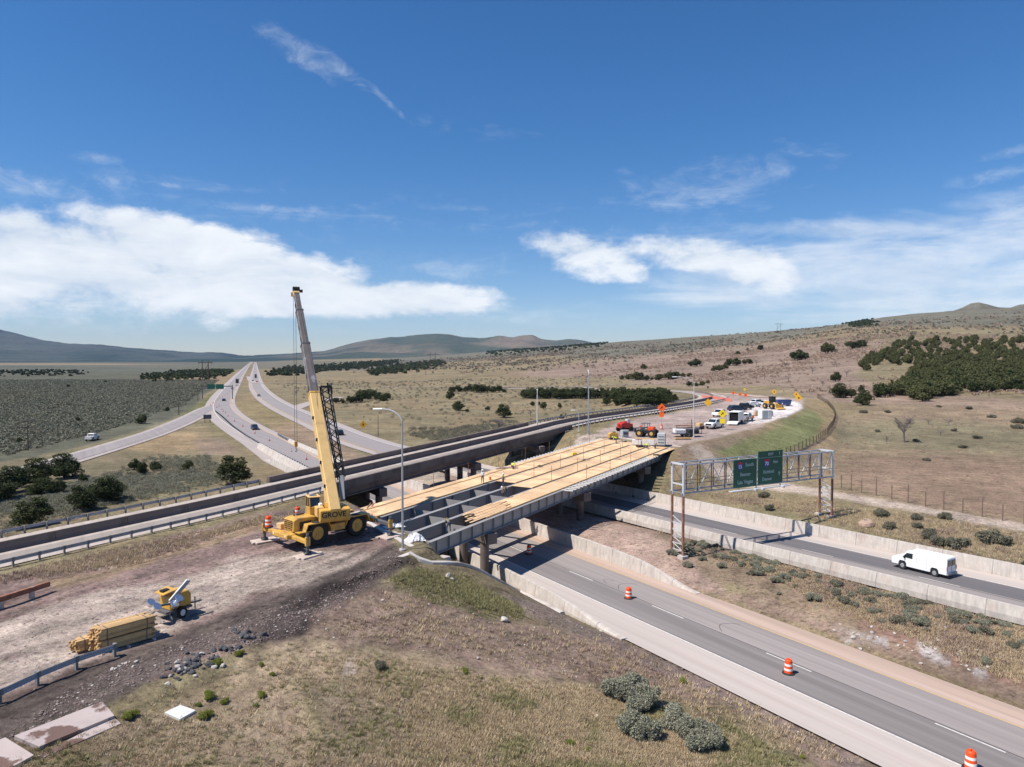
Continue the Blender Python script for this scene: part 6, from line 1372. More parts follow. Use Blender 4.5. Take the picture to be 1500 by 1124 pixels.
person('worker standing on the pale gravel pad near the blue dumpster', G(1146, 600), 2.5, STAND, 'khaki', 'jeans', grp=None)
# small tools and timber left on the deck
def small(nm, label, cat_, px, py, m, mt_, rz=0.): o = m.build(nm, MT[mt_]); o.location = on_deck(px, py); o.rotation_euler = (0, 0, rz); tag(o, label, cat_); return o
small('bucket', 'orange bucket on the plywood behind the standing worker', 'bucket', 718, 703, MB().cyl((0, 0, 0), (0, 0, .36), .14, .17, 14).cyl((0, 0, .34), (0, 0, .37), .18, .18, 14), 'hivis_orange')
small('plank_stack', 'short stack of planks beside the crouching worker on the back strip', 'planks', 742, 686, MB().box((0, 0, .05), (3.2, .3, .1)).box((.3, .1, .14), (2.8, .2, .08), .05), 'timber_mat', .3)
small('tool_box', 'small yellow-green tool case in the middle of the deck', 'tool box', 841, 666, MB().box((0, 0, .14), (.8, .35, .28)).box((0, 0, .31), (.25, .05, .06)), 'yellow_sign', .6)
small('tool_box', 'small case on the back strip of the deck, left of the yellow-green one', 'tool box', 791, 684, MB().box((0, 0, .12), (.6, .3, .24)).box((0, 0, .27), (.2, .05, .06)), 'khaki', .2)
small('timber_pile', 'scattered timber offcuts in the middle of the deck near a safety post', 'timber', 858, 674, MB().box((0, 0, .06), (1.3, .12, .1), .3).box((.2, .2, .06), (1.0, .1, .1), -.4).box((-.2, -.1, .15), (.9, .1, .08), .9), 'timber_mat', 0)
small('timber_pile', 'timber offcuts on the deck just left of the kneeling workers', 'timber', 905, 673, MB().box((0, 0, .06), (1.1, .12, .1), .2).box((.1, .2, .06), (.8, .1, .1), -.5), 'timber_mat', 0)
small('timber_pile', 'dark offcuts near the far front corner of the deck', 'timber', 961, 667, MB().box((0, 0, .08), (.9, .2, .16), .2).box((.3, .2, .08), (.7, .1, .1), -.6), 'bark', 0)
small('saw_bench', 'low saw bench by the front edge of the deck near the open bay', 'saw bench', 690, 758, MB().box((0, 0, .32), (.7, .35, .05)).beam((-.3, -.12, 0), (-.25, -.1, .3), .05).beam((.3, -.12, 0), (.25, -.1, .3), .05).beam((-.3, .12, 0), (-.25, .1, .3), .05).beam((.3, .12, 0), (.25, .1, .3), .05), 'bark', .5)
# ================================================================ plant at the far end of the deck
def gz_(px, py): return G(px, py)
# red boom lift / tractor
p = gz_(915, 632); t = thing('boom_lift', 'red machine with black wheels parked left of the far deck end', 'lift', p, .5)
MB().prism([(-1.4, .7), (-1.4, 1.6), (-.4, 1.9), (1.5, 1.5), (1.6, .7)], -.75, .75, 'y').build('body', MT['red_paint'], t, bevel=.06)
for x in (-1, 1.05):
    for sg in (-1, 1): MB().cyl((x, sg * .6, .5), (x, sg * .95, .5), .5, None, 16).build('wheel', MT['rubber'], t)
MB().box((.95, .2, 1.95), (.8, .75, .95)).build('operator_basket', MT['galv_light'], t, bevel=.03); MB().beam((-1, 0, 1.7), (.9, .1, 1.95), .28, .3).build('boom_arm', MT['red_paint'], t)
p = gz_(898, 645); t = thing('air_compressor', 'small yellow machine with black wheels on the far left of the deck', 'compressor', p, .2)
MB().prism([(-.9, .45), (-.9, 1.2), (-.5, 1.45), (.8, 1.35), (.95, .45)], -.5, .5, 'y').build('body', Yl, t, bevel=.05); MB().box((.2, 0, 1.5), (.5, .4, .14)).build('hood_lid', MT['black'], t)
for sg in (-1, 1): MB().cyl((0, sg * .5, .35), (0, sg * .7, .35), .35, None, 14).build('wheel', MT['rubber'], t)
MB().beam((-.9, 0, .5), (-2.1, 0, .4), .08).build('tow_bar', MT['steel_dark'], t)
p = gz_(915, 641); t = thing('generator', 'grey box generator between the red machine and the yellow one', 'generator', p, .3)
MB().box((0, 0, .75), (1.3, .9, 1.3)).build('cabinet', MT['gen_grey'], t, bevel=.04); MB().box((0, -.46, .8), (.9, .02, .5)).build('vent', MT['steel_dark'], t); MB().box((0, 0, .06), (1.4, 1, .12)).build('skid', MT['steel_dark'], t)
p = gz_(948, 640); t = thing('forklift', 'dark rough-terrain forklift with big tyres behind the grey cabinet', 'forklift', p, 2.6)
MB().box((0, 0, 1.0), (3.2, 1.2, .7)).build('chassis', MT['black'], t, bevel=.05); MB().box((-.9, 0, 1.6), (1.1, 1.3, .7)).build('engine_cover', MT['orange'], t, bevel=.05)
for x in (-1.2, 1.2):
    for sg in (-1, 1): w_ = MB().cyl((0, -.22, 0), (0, .22, 0), .72, None, 20).build('wheel', MT['rubber'], t, loc=(x, sg * .95, .72)); MB().cyl((0, sg * .2, 0), (0, sg * .24, 0), .34, None, 12).build('rim', MT['crane_yellow'], w_)
for x in (-.3, .8):
    for y in (-.55, .55): MB().beam((x, y, 1.3), (x, y, 2.5), .08).build('cab_post', MT['black'], t)
MB().box((.25, 0, 2.55), (1.4, 1.25, .08)).build('cab_roof', MT['steel_dark'], t); MB().beam((-1.2, .1, 1.9), (2.4, .1, 1.5), .25).build('boom_arm', MT['steel_dark'], t)
for sg in (-.3, .3): MB().beam((2.4, sg, .9), (3.5, sg, .85), .12, .06).build('fork', MT['steel_dark'], t)
MB().box((2.4, 0, 1.2), (.1, 1.1, .8)).build('fork_carriage', MT['steel_dark'], t)
t = thing('traffic_drum', None, None) if False else None
o = dup(d1, gz_(938, 631), 0, 'orange drum among the clutter left of the dark forklift'); o['group'] = 'drums by the work area'
p = on_deck(969, 653); t = thing('steel_cabinet', 'tall pale grey job-site cabinet at the far right end of the deck', 'cabinet', p, ANG_N + .25)
MB().box((0, 0, 1.15), (1.5, 1.3, 2.0)).build('cabinet_body', MT['gen_grey'], t, bevel=.05); MB().box((0, 0, .08), (1.55, 1.35, .14)).build('skid', MT['steel_dark'], t)
for z in (.6, 1.1, 1.6): MB().box((-.765, 0, z), (.02, 1.0, .12)).build('louvre', MT['steel_dark'], t)
p = on_deck(950, 652); t = thing('crate_stack', 'white crates with lumber on top beside the pale grey cabinet', 'crates', p, ANG_N + .3)
MB().box((0, 0, .5), (1.1, 2.0, .95)).build('crate', MT['white_dull'], t, bevel=.03); MB().box((0, 2.0, .45), (1.0, 1.5, .85)).build('crate', MT['white_dull'], t, bevel=.03); MB().box((0, .6, 1.05), (.9, 3.4, .12)).build('lumber', MT['lumber'], t)
p = on_deck(938, 655); tag(MB().box((0, 0, .15), (1.3, .9, .3), .3).box((.5, .6, .12), (.8, .5, .24), -.4).build('canvas_bag', MT['black'], None, loc=p, bevel=.06), 'dark canvas bags on the deck left of the white crates', 'bags')
# flatbed trailer and rack near the light pole
p = gz_(1006, 640); t = thing('flatbed_trailer', 'white-sided flatbed trailer loaded with dark gear near the light pole', 'trailer', p, .12)
MB().box((0, 0, .65), (5.2, 2.0, .14)).build('bed', MT['steel_dark'], t); MB().box((-1.5, 0, 1.1), (1.9, 1.8, .8)).build('white_tank', MT['white_paint'], t, bevel=.08); MB().box((1.1, 0, 1.05), (2.0, 1.6, .65)).build('black_tank', MT['black'], t, bevel=.08)
for x in (-.5, .5):
    for sg in (-1, 1): MB().cyl((x, sg * .95, .38), (x, sg * 1.15, .38), .38, None, 14).build('wheel', MT['rubber'], t)
for x in (-2.5, -.4, 2.5): MB().beam((x, -1, .6), (x, -1, 1.6), .07).build('stake', MT['black'], t)
MB().beam((-2.5, -1, 1.6), (2.5, -1, 1.6), .06).build('side_rail', MT['black'], t); MB().beam((2.6, 0, .6), (3.9, 0, .5), .1).build('tow_bar', MT['steel_dark'], t)
p = gz_(1000, 644); tag(MB().box((0, 0, .18), (3.0, .8, .1), .1).box((0, .1, .32), (2.6, .5, .1), .05).build('plank_stack', MT['lumber'], None, loc=p), 'yellow planks on the ground in front of the flatbed trailer', 'planks')
p = gz_(1002, 627); t = thing('rusty_platform', 'low rusty steel frame behind the flatbed trailer', 'frame', p, .1)
MB().box((0, 0, .5), (3.4, 1.4, .16)).build('deck', MT['rust'], t)
for x in (-1.6, 1.6): MB().beam((x, 0, 0), (x, 0, 1.8 if x > 0 else .6), .12).build('post', MT['rust'], t)
# parked vehicles on the work pad
def park(kind, nm, label, px, py, rz, pt, cat_): return vehicle(nm, kind, label, cat_, gz_(px, py), rz, pt)
park('pickup', 'pickup', 'white pickup facing the camera, the nearest truck on the work pad', 1047, 627, -2.3, 'white_paint', 'pickup truck')
p = gz_(1025, 629); t = thing('plate_compactor', 'tan roller machine in front of the nearest white pickup', 'roller', p, -2.4)
MB().box((0, 0, .95), (1.5, .9, .7)).build('body', MT['lumber'], t, bevel=.05)
for x in (-.6, .6): MB().cyl((x, -.5, .35), (x, .5, .35), .35, None, 16).build('drum', MT['steel_dark'], t)
park('suv', 'suv', 'white SUV parked against the ramp guardrail, farther than the white trailer', 1053, 610, -2.2, 'white_paint', 'car')
p = gz_(1078, 620); t = thing('enclosed_trailer', 'white enclosed trailer with its dark open back towards the camera', 'trailer', p, 1.05)
for q, d_ in (((0, 0, 2.55), (5, 2.3, .08)), ((0, -1.12, 1.5), (5, .06, 2.1)), ((0, 1.12, 1.5), (5, .06, 2.1)), ((2.47, 0, 1.5), (.06, 2.3, 2.1)), ((0, 0, .5), (5, 2.2, .12))): MB().box(q, d_).build('trailer_panel', MT['white_paint'], t)
MB().hexa([(-2.5, -1.1, .5), (-4.0, -1.1, .06), (-4.0, 1.1, .06), (-2.5, 1.1, .5)], [(-2.5, -1.1, .58), (-4.0, -1.1, .14), (-4.0, 1.1, .14), (-2.5, 1.1, .58)]).build('ramp_door', MT['white_dull'], t)
MB().box((.6, 0, 1.3), (3.6, 1.9, 1.5)).build('load', MT['black'], t)  # black block painting in the dark of the open interior
for x in (-.5, .45):
    for sg in (-1, 1): MB().cyl((x, sg * 1.12, .36), (x, sg * 1.3, .36), .36, None, 14).build('wheel', MT['rubber'], t)
MB().beam((2.5, 0, .5), (3.9, 0, .45), .1).build('tow_bar', MT['steel_dark'], t)
park('pickup', 'pickup', 'silver-white pickup hitched in front of the enclosed trailer', 1093, 617, .95, 'silver', 'pickup truck')
park('suv', 'suv', 'dark car, left one of the dark pair behind the enclosed trailer', 1079, 603, .3, 'navy', 'car'); park('pickup', 'pickup', 'dark pickup, right one of the dark pair behind the enclosed trailer', 1090, 600.5, .5, 'black_paint', 'pickup truck')
park('car', 'car', 'white car at the left of the row behind the loader', 1101, 596, .5, 'white_paint', 'car'); park('suv', 'suv', 'white SUV in the middle of the row left of the loader', 1110, 593, .6, 'white_paint', 'car'); park('pickup', 'pickup', 'white pickup with its nose right beside the loader', 1121, 596, -2.5, 'white_paint', 'pickup truck')
p = gz_(1130, 599); t = thing('wheel_loader', 'yellow wheel loader with a dark cab on the gravel pad', 'loader', p, -1.2)
MB().box((-1.2, 0, 1.7), (2.2, 1.6, 1.0)).build('engine_housing', Yl, t, bevel=.08); MB().box((.3, 0, 2.6), (1.3, 1.4, 1.5)).build('cab', MT['glass'], t, bevel=.05); MB().box((.3, 0, 3.4), (1.5, 1.6, .12)).build('cab_roof', MT['black'], t); MB().box((1.1, 0, 1.2), (1.8, 1.0, .6)).build('front_frame', Yl, t, bevel=.05)
for x in (-1.3, 1.5):
    for sg in (-1, 1): w_ = MB().cyl((0, -.28, 0), (0, .28, 0), .78, None, 18).build('wheel', MT['rubber'], t, loc=(x, sg * 1.05, .78)); MB().cyl((0, sg * .25, 0), (0, sg * .3, 0), .35, None, 12).build('rim', Yl, w_)
for sg in (-.5, .5): MB().beam((1.2, sg, 1.7), (3.1, sg, .8), .2, .28).build('lift_arm', Yl, t)
MB().prism([(3.0, .2), (2.9, 1.1), (3.2, 1.3), (3.3, .5), (4.2, .25), (4.1, .12)], -1.35, 1.35, 'y').build('bucket', MT['crane_yellow'], t)
p = gz_(1147, 595); t = thing('dumpster', 'blue open dumpster at the back of the gravel pad', 'dumpster', p, .1)
MB().hexa([(-1.9, -.9, .35), (1.9, -.9, .35), (1.9, .9, .35), (-1.9, .9, .35)], [(-2.2, -1.1, 1.9), (2.2, -1.1, 1.9), (2.2, 1.1, 1.9), (-2.2, 1.1, 1.9)]).build('bin', MT['blue_paint'], t, bevel=.03); MB().box((0, 0, 1.92), (4.1, 1.9, .04)).build('contents', MT['black'], t)
for x in (-1.5, 1.5): MB().box((x, 0, .18), (.3, 1.6, .36)).build('foot', MT['steel_dark'], t)
p = gz_(1118, 614); t = thing('tool_container', 'small white open container on the pad edge, left of the pale gravel', 'container', p, .3)
MB().box((0, 0, 1.1), (1.8, 1.6, 2.0)).build('box', MT['white_dull'], t, bevel=.03); MB().box((1.25, -.85, 1.1), (.9, .05, 1.9)).build('door', MT['white_dull'], t); MB().box((-.1, -.82, 1.05), (1.3, .02, 1.6)).build('doorway', MT['gen_grey'], t)
p = gz_(1127, 610); t = thing('crate', 'grey slatted crate on the pale gravel beside the white container', 'crate', p, .3)
for i in range(5): MB().box((-.6 + .3 * i, 0, .7), (.2, 1.0, 1.2)).build('slat', MT['gen_grey'], t)
MB().box((0, 0, .06), (1.5, 1.1, .12)).build('pallet', MT['timber_mat'], t)
p = gz_(1110, 609); t = thing('pallet_load', 'brown pallet load of boxes left of the white container', 'pallet', p, .1)
for x in (-.45, .45):
    for z in (.45, 1.05): MB().box((x, 0, z), (.8, 1, .55)).build('box', MT['timber_mat'] if z > 1 else MT['lumber'], t)
MB().box((0, 0, .08), (1.8, 1.1, .14)).build('pallet', MT['bark'], t)
# white truck cab partly hidden in the median beyond the old bridge
# red bundle below the girders in the median
p = G(748, 762); tag(MB().box((0, 0, .3), (1.5, .7, .5), .4).box((.6, .3, .65), (.8, .5, .35), -.2).build('tarp_bundle', MT['red_paint'], None, loc=p, bevel=.1), 'bundled red tarpaulin on the lower road beneath the front girder', 'tarpaulin')
# ================================================================ vegetation
def leaf_mat(k, c1, c2, rough=.85):
    m = bpy.data.materials.new(k); m.use_nodes = True; t = m.node_tree; b = t.nodes['Principled BSDF']; b.inputs['Roughness'].default_value = rough; b.inputs['Specular IOR Level'].default_value = .2
    g = t.nodes.new('ShaderNodeNewGeometry'); oi = t.nodes.new('ShaderNodeObjectInfo'); r = t.nodes.new('ShaderNodeMath'); r.operation = 'ADD'
    r2 = t.nodes.new('ShaderNodeMath'); r2.operation = 'MULTIPLY'; r2.inputs[1].default_value = .35; t.links.new(oi.outputs['Random'], r2.inputs[0])
    t.links.new(g.outputs['Random Per Island'], r.inputs[0]); t.links.new(r2.outputs[0], r.inputs[1])
    mr_ = t.nodes.new('ShaderNodeMapRange'); t.links.new(r.outputs[0], mr_.inputs[0]); mr_.inputs[2].default_value = 1.35
    mm = t.nodes.new('ShaderNodeMix'); mm.data_type = 'RGBA'; t.links.new(mr_.outputs[0], mm.inputs[0]); mm.inputs[6].default_value = (*c1, 1); mm.inputs[7].default_value = (*c2, 1); t.links.new(mm.outputs[2], b.inputs['Base Color'])
    tr = t.nodes.new('ShaderNodeBsdfTranslucent'); t.links.new(mm.outputs[2], tr.inputs[0]); ms = t.nodes.new('ShaderNodeMixShader'); ms.inputs[0].default_value = .12
    t.links.new(b.outputs[0], ms.inputs[1]); t.links.new(tr.outputs[0], ms.inputs[2]); t.links.new(ms.outputs[0], t.nodes['Material Output'].inputs[0]); MT[k] = m; return m
leaf_mat('juniper', (.030, .043, .018), (.085, .098, .038)); leaf_mat('juniper_olive', (.055, .068, .026), (.135, .135, .055)); leaf_mat('sage_leaf', (.17, .17, .12), (.37, .36, .265)); leaf_mat('sage_dark', (.12, .115, .08), (.25, .235, .17))
leaf_mat('grass_tan', (.36, .28, .175), (.70, .56, .37)); leaf_mat('grass_green', (.20, .19, .085), (.42, .37, .20)); leaf_mat('twig', (.28, .20, .155), (.50, .38, .29)); leaf_mat('weed', (.12, .16, .03), (.30, .30, .07))
def tri_cloud(rs, centers, radii, n_per, size, flat=.75):
    """leaf-sized triangles scattered through a set of lobes"""
    V = []
    for (c, r) in zip(centers, radii):
        n = int(n_per * r ** 2 + 6); d = rs.normal(size=(n, 3)); d /= np.linalg.norm(d, axis=1)[:, None]; q = r * rs.uniform(.62, 1.05, (n, 1)) ** .6
        p = c + d * q * np.array([1, 1, flat]); a = rs.normal(size=(n, 3)); a /= np.linalg.norm(a, axis=1)[:, None]; b = np.cross(a, rs.normal(size=(n, 3))); b /= np.linalg.norm(b, axis=1)[:, None]
        s = size * rs.uniform(.6, 1.4, (n, 1)); V.append(np.stack([p - a * s, p + a * s * .8 + b * s * .3, p + b * s * 1.2 - a * .2 * s], 1))
    V = np.concatenate(V).reshape(-1, 3); return V
def cloud_mesh(nm, V, mt_):
    me = bpy.data.meshes.new(nm); F = np.arange(len(V), dtype=np.int32); me.vertices.add(len(V)); me.vertices.foreach_set('co', V.astype(np.float32).ravel()); me.loops.add(len(V)); me.loops.foreach_set('vertex_index', F)
    me.polygons.add(len(V) // 3); me.polygons.foreach_set('loop_start', np.arange(0, len(V), 3, dtype=np.int32)); me.update(calc_edges=True); me.materials.append(mt_); return me
def juniper_meshes(seed, mt_, H_=5., Wd=4.6, lobes=26, n_per=420, size=.13):
    rs = np.random.default_rng(seed); C = []; R = []
    for i in range(5):
        C.append((Wd * .16 * math.cos(i * 1.26), Wd * .16 * math.sin(i * 1.26), H_ * (.36 + .06 * i))); R.append(Wd * (.27 - .018 * i) * 4.6 / Wd)
    for i in range(lobes):
        h = rs.uniform(.10, 1) ** .8; rad = Wd / 2 * (1 - .62 * abs(h - .38) ** 1.3 * 1.6); rad = max(rad, .5); a = rs.uniform(0, 6.28); q = rad * rs.uniform(.35, .82)
        C.append((q * math.cos(a), q * math.sin(a), h * H_ * .9 + .1)); R.append(rs.uniform(.42, .95) * (1 - .35 * h))
    crown = cloud_mesh('crown', tri_cloud(rs, np.array(C), np.array(R) * Wd / 4.6, n_per, size, .85), mt_)
    m = MB(); m.cyl((0, 0, -.4), (.1, 0, H_ * .35), .26, .17, 8)
    for i in range(7):
        c = Vector(C[i * 3 % lobes]); m.cyl((.1 * (i % 3 - 1), 0, H_ * (.12 + .03 * i)), tuple(c * .9), .11, .03, 6)
    me = bpy.data.meshes.new('trunk'); me.from_pydata(m.v, [], m.f); me.materials.append(MT['bark']); return crown, me
JM = [juniper_meshes(s, MT['juniper'], 5.0, w_) for s, w_ in ((1, 4.6), (2, 5.2), (3, 4.2), (4, 5.8))] + [juniper_meshes(s, MT['juniper_olive'], 4.6, w_) for s, w_ in ((5, 4.8), (6, 5.4), (7, 5.0))]
# lighter versions for the far hillside
JF = [juniper_meshes(s, MT['juniper_olive'], 4.6, w_, 18, 90, .30) for s, w_ in ((11, 5.0), (12, 5.6), (13, 5.2))] + [juniper_meshes(s, MT['juniper'], 5.0, w_, 18, 90, .30) for s, w_ in ((14, 5.0), (15, 5.4))]
def tree(nm, me2, p, s, rz, label, grp, sz=None):
    t = thing(nm, label, 'tree', p, rz, grp); t.scale = (s, s, sz or s)
    for me, k in zip(me2, ('crown', 'trunk')): o = bpy.data.objects.new(k, me); S.collection.objects.link(o); o.parent = t
    return t
def jun(px, base, top, label, grp=None, k=None, wide=1., set_=None):
    p = G(px, base); h = (base - top) / FPX * p.y * 1.0; M_ = set_ or JM; k = (hash_(px, base) % 4) if k is None else k
    s = h / (5.0 if k < 4 else 4.6) / .98; t = tree('juniper_tree', M_[k], p, s * wide * 1.14, (px * 1.7) % 6.28, label, grp, s); return t
hash_ = lambda a, b: int(a * 7 + b * 13)
gL = 'junipers beyond the ramp at the left'
for px, b, tp, wd, lb in [(343, 709, 667, 1.35, 'large round dark juniper beyond the ramp, standing alone left of the crane'), (18, 722, 681, 1.3, 'dark juniper at the left frame edge, back row of the left-hand clump'), (54, 711, 671, 1.25, 'tall juniper in the back row of the left-hand clump, second from the frame edge'),
     (95, 700, 664, 1.2, 'tallest juniper in the back row, in front of the left ramp'), (57, 726, 700, 1.3, 'low juniper in the middle of the left-hand clump'), (84, 724, 702, 1.3, 'flat-topped low juniper just right of the middle of the clump'), (122, 708, 694, 1.2, 'small round juniper at the right end of the back row'),
     (46, 772, 728, 1.5, 'big spreading juniper close behind the far guardrail, left foreground'), (122, 748, 710, 1.35, 'juniper on the left of the near pair behind the guardrail'), (156, 735, 698, 1.25, 'juniper on the right of the near pair behind the guardrail'),
     (208, 696, 676, .9, 'narrow dark juniper left of two small round ones'), (197, 688, 672, 1., 'small juniper tucked behind the narrow one'), (228, 689, 676, 1.4, 'small round juniper right of the narrow one'), (275, 688, 674, 1.2, 'small juniper standing alone left of the large round one'),
     (-8, 735, 695, 1.3, 'juniper cut by the left frame edge'), (180, 645, 640, 1.1, None)]:
    if lb: jun(px, b, tp, lb, gL, None, wd)
for px, b, tp in [(208, 621, 607), (114, 618, 611), (245, 603, 596), (28, 649, 641), (186, 610, 606), (155, 561, 557), (100, 568, 563)]:
    jun(px, b, tp, 'lone small juniper out on the sagebrush plain at the left', 'lone junipers on the sagebrush plain', None, 1.15, None)
def rowj(items, label, grp, wd=1.25, M_=None):
    for i, (px, b, tp) in enumerate(items): jun(px, b, tp, label, grp, i % 4, wd, M_)
rowj([(492, 591, 582), (502, 591, 584), (513, 591, 580), (522, 590, 577), (531, 588, 570), (541, 585, 570), (549, 583, 572), (557, 587, 575), (567, 586, 575), (561, 588, 578)], 'juniper in the dark clump above the black SUV and street light', 'junipers in the clump above the street light', 1.35)
rowj([(662, 576, 566), (672, 574, 564), (682, 574, 566), (690, 574, 563), (698, 575, 562), (706, 575, 563), (714, 575, 565), (722, 575, 566), (731, 575, 564), (738, 575, 569)], 'juniper in the left one of the two long dark rows in the middle distance', 'junipers in the left long row', 1.35)
rowj([(769 + 7.4 * i, 583 + (i * 37 % 5) * .4 + (4 if i > 17 else 0), 570 - (i * 53 % 7) * .5) for i in range(29)], 'juniper in the long dark row behind the ramp and tall pole', 'junipers in the right long row', 1.35)
rowj([(889, 594, 582), (905, 594, 581), (933, 595, 579), (950, 596, 575), (962, 596, 573), (973, 596, 577), (987, 590, 577), (917, 594, 578)], 'juniper at the front right end of the long dark row, nearest the ramp', 'front junipers at the right end of the long row', 1.3)
for px, b, tp, wd, lb in [(659, 585, 572, 1.3, 'round juniper just below the left long row'), (671, 602, 588, 1.2, 'juniper standing alone in the field above the old bridge, left one'), (738, 612, 592, 1.35, 'largest juniper in the field above the old bridge, right one'), (714, 601, 595, 1.2, 'small juniper between the two in the field'), (684, 604, 599, 1.5, 'low bush at the foot of the left field juniper'),
     (780, 595, 588, 1, 'tiny round juniper left of the faint lattice-like pole'), (796, 599, 589, 1, 'small upright juniper right of the faint lattice-like pole'), (790, 594, 588, .7, 'thin dwarf juniper touching the faint lattice-like pole'), (820, 598, 590, 1.1, 'small round juniper in the grass right of the upright one'), (823, 614, 607, 1, 'tiny juniper beside the ramp guardrail'), (882, 599, 592, 1, None)]:
    if lb: jun(px, b, tp, lb, 'scattered junipers in the middle field', None, wd)
gh = 'scattered junipers on the pink hillside'
for i, (px, b, tp) in enumerate([(911, 556, 549), (921, 556, 547), (931, 557, 544), (937, 556, 545), (946, 558, 550), (955, 557, 552), (966, 557, 547), (979, 556, 544), (985, 555, 544), (991, 554, 545), (1000, 553, 546), (1010, 552, 546), (943, 541, 533), (1012, 537, 529), (1021, 537, 526), (1047, 544, 535), (1055, 543, 534), (1062, 541, 533), (1069, 536, 525), (1078, 536, 525), (1090, 533, 526), (1097, 533, 525), (1081, 520, 514), (1114, 513, 505), (1010, 566, 559), (1020, 566, 560), (1029, 565, 558), (1037, 562, 557), (1017, 565, 561),
     (1168, 528, 513), (1174, 527, 515), (1179, 526, 516), (1213, 518, 501), (1248, 511, 500), (1256, 510, 499), (1264, 509, 497), (1242, 507, 500), (1070, 551, 546)]):
    jun(px, b, tp, 'isolated juniper on the pink-brown hillside beyond the ramp', gh, i % 5, 1.25, JF)
for px, b, tp, wd, lb in [(1224, 559, 545, 1., 'upright grey-green juniper above the round pair at the wood edge'), (1230, 583, 561, 1.15, 'round dark juniper with a visible trunk right of the curved ditch'), (1247, 583, 569, 1.2, 'smaller round juniper between two larger ones near the ditch'), (1265, 594, 571, 1.1, 'bluish upright juniper nearest the ditch'), (1262, 576, 564, 1., 'small juniper behind the bluish one')]:
    jun(px, b, tp, lb, None, None, wd)
# the dense wood on the right-hand hillside
FOREST = [(1278, 585), (1330, 578), (1345, 590), (1400, 576), (1440, 575), (1500, 572), (1600, 565), (1600, 497), (1500, 497), (1420, 494), (1370, 493), (1320, 500), (1300, 515), (1294, 535), (1345, 540), (1330, 556), (1322, 565)]
F2 = [(1262, 542), (1268, 528), (1278, 520), (1296, 520), (1294, 535), (1270, 545)]
rs = np.random.default_rng(21); cnt = 0; spots = []; forest = []
def inpoly(px, py, poly): return sdist(np.array([px]), np.array([py]), poly)[0] < 0
tries = 0
while cnt < 540 and tries < 12000:
    tries += 1; px = rs.uniform(1262, 1560); py = rs.uniform(498, 590) if rs.random() < .6 else rs.uniform(540, 588)
    if not (inpoly(px, py, FOREST) or inpoly(px, py, F2)): continue
    p = G(px, py); 
    if any((p.x - a) ** 2 + (p.y - b) ** 2 < (3.0 if p.y < 450 else 3.9) ** 2 for a, b in spots): continue
    spots.append((p.x, p.y)); s = rs.uniform(.75, 1.25); forest.append((p, s)); cnt += 1
forest.sort(key=lambda q: q[0].y)
for p, s in forest[:166]: tree('juniper_tree', JF[int(rs.integers(0, 5)) if rs.random() < .5 else int(rs.integers(0, 3))], p, s * 1.2, rs.uniform(0, 6), 'juniper in the dense dark wood on the right-hand hillside', 'junipers of the dense hillside wood', s)
FREST = np.array([tuple(p) for p, s in forest[166:]])
# bare trees
def bare(label, px, b, top, seed, nm='bare_tree', twig_n=260, wide=1.):
    p = G(px, b); h = (b - top) / FPX * p.y * 1.12; t = thing(nm, label, 'tree', p); r = random.Random(seed); m = MB(); m.cyl((0, 0, -.3), (0, 0, h * .55), h * .035, h * .018, 7); tips = []
    for i in range(12):
        z = h * r.uniform(.2, .55); a = r.uniform(0, 6.28); ln = h * r.uniform(.25, .45); e_ = Vector((math.cos(a) * ln * .75 * wide, math.sin(a) * ln * .75 * wide, z + ln * r.uniform(.3, 1.1))); m.cyl((0, 0, z), tuple(e_), h * .013, h * .005, 5); tips.append((Vector((0, 0, z)), e_))
    m.build('trunk', MT['bark_grey'], t); q = MB()
    for i in range(twig_n):
        a, e_ = tips[i % 12]; s0 = a.lerp(e_, r.uniform(.3, 1)); d = Vector((r.gauss(0, 1) * wide, r.gauss(0, 1) * wide, r.uniform(-.1, 1))).normalized() * h * r.uniform(.08, .22); q.beam(s0, s0 + d, h * .006, h * .006, h * .003, h * .003)
    q.build('crown', MT['bark_grey'], t); return t
bare('bare leafless tree standing alone in the fenced field at the right', 1324, 648, 606, 3); bare('small bare sapling left of the bare tree', 1299, 651, 635, 4, twig_n=80); bare('leafless grey-brown tree above the old bridge', 730, 633, 612, 5, twig_n=420, wide=1.5)
bare('grey leafless shrub right of the largest field juniper', 777, 610, 598, 6, 'bare_shrub', 300, 1.9); bare('dark leafless shrub right of the bare tree in the fenced field', 1378, 638, 627, 7, 'bare_shrub', 200, 2.2); bare('low leafless shrub behind the bare tree', 1360, 622, 612, 8, 'bare_shrub', 200, 2.2); bare('leafless shrub at the right of the fenced field', 1390, 623, 611, 9, 'bare_shrub', 200, 2.2)
for i, (px, b, tp) in enumerate([(1150, 540, 527), (1190, 548, 535), (1120, 556, 546), (1205, 566, 555), (1108, 535, 524), (1240, 552, 540), (1060, 560, 552), (1155, 558, 549), (1225, 538, 527), (1000, 545, 538)]):
    t = bare('grey leafless tree on the pink-brown hillside left of the dense wood', px, b, tp, 30 + i, 'bare_tree', 110, 1.8); t['group'] = 'leafless trees on the hillside'
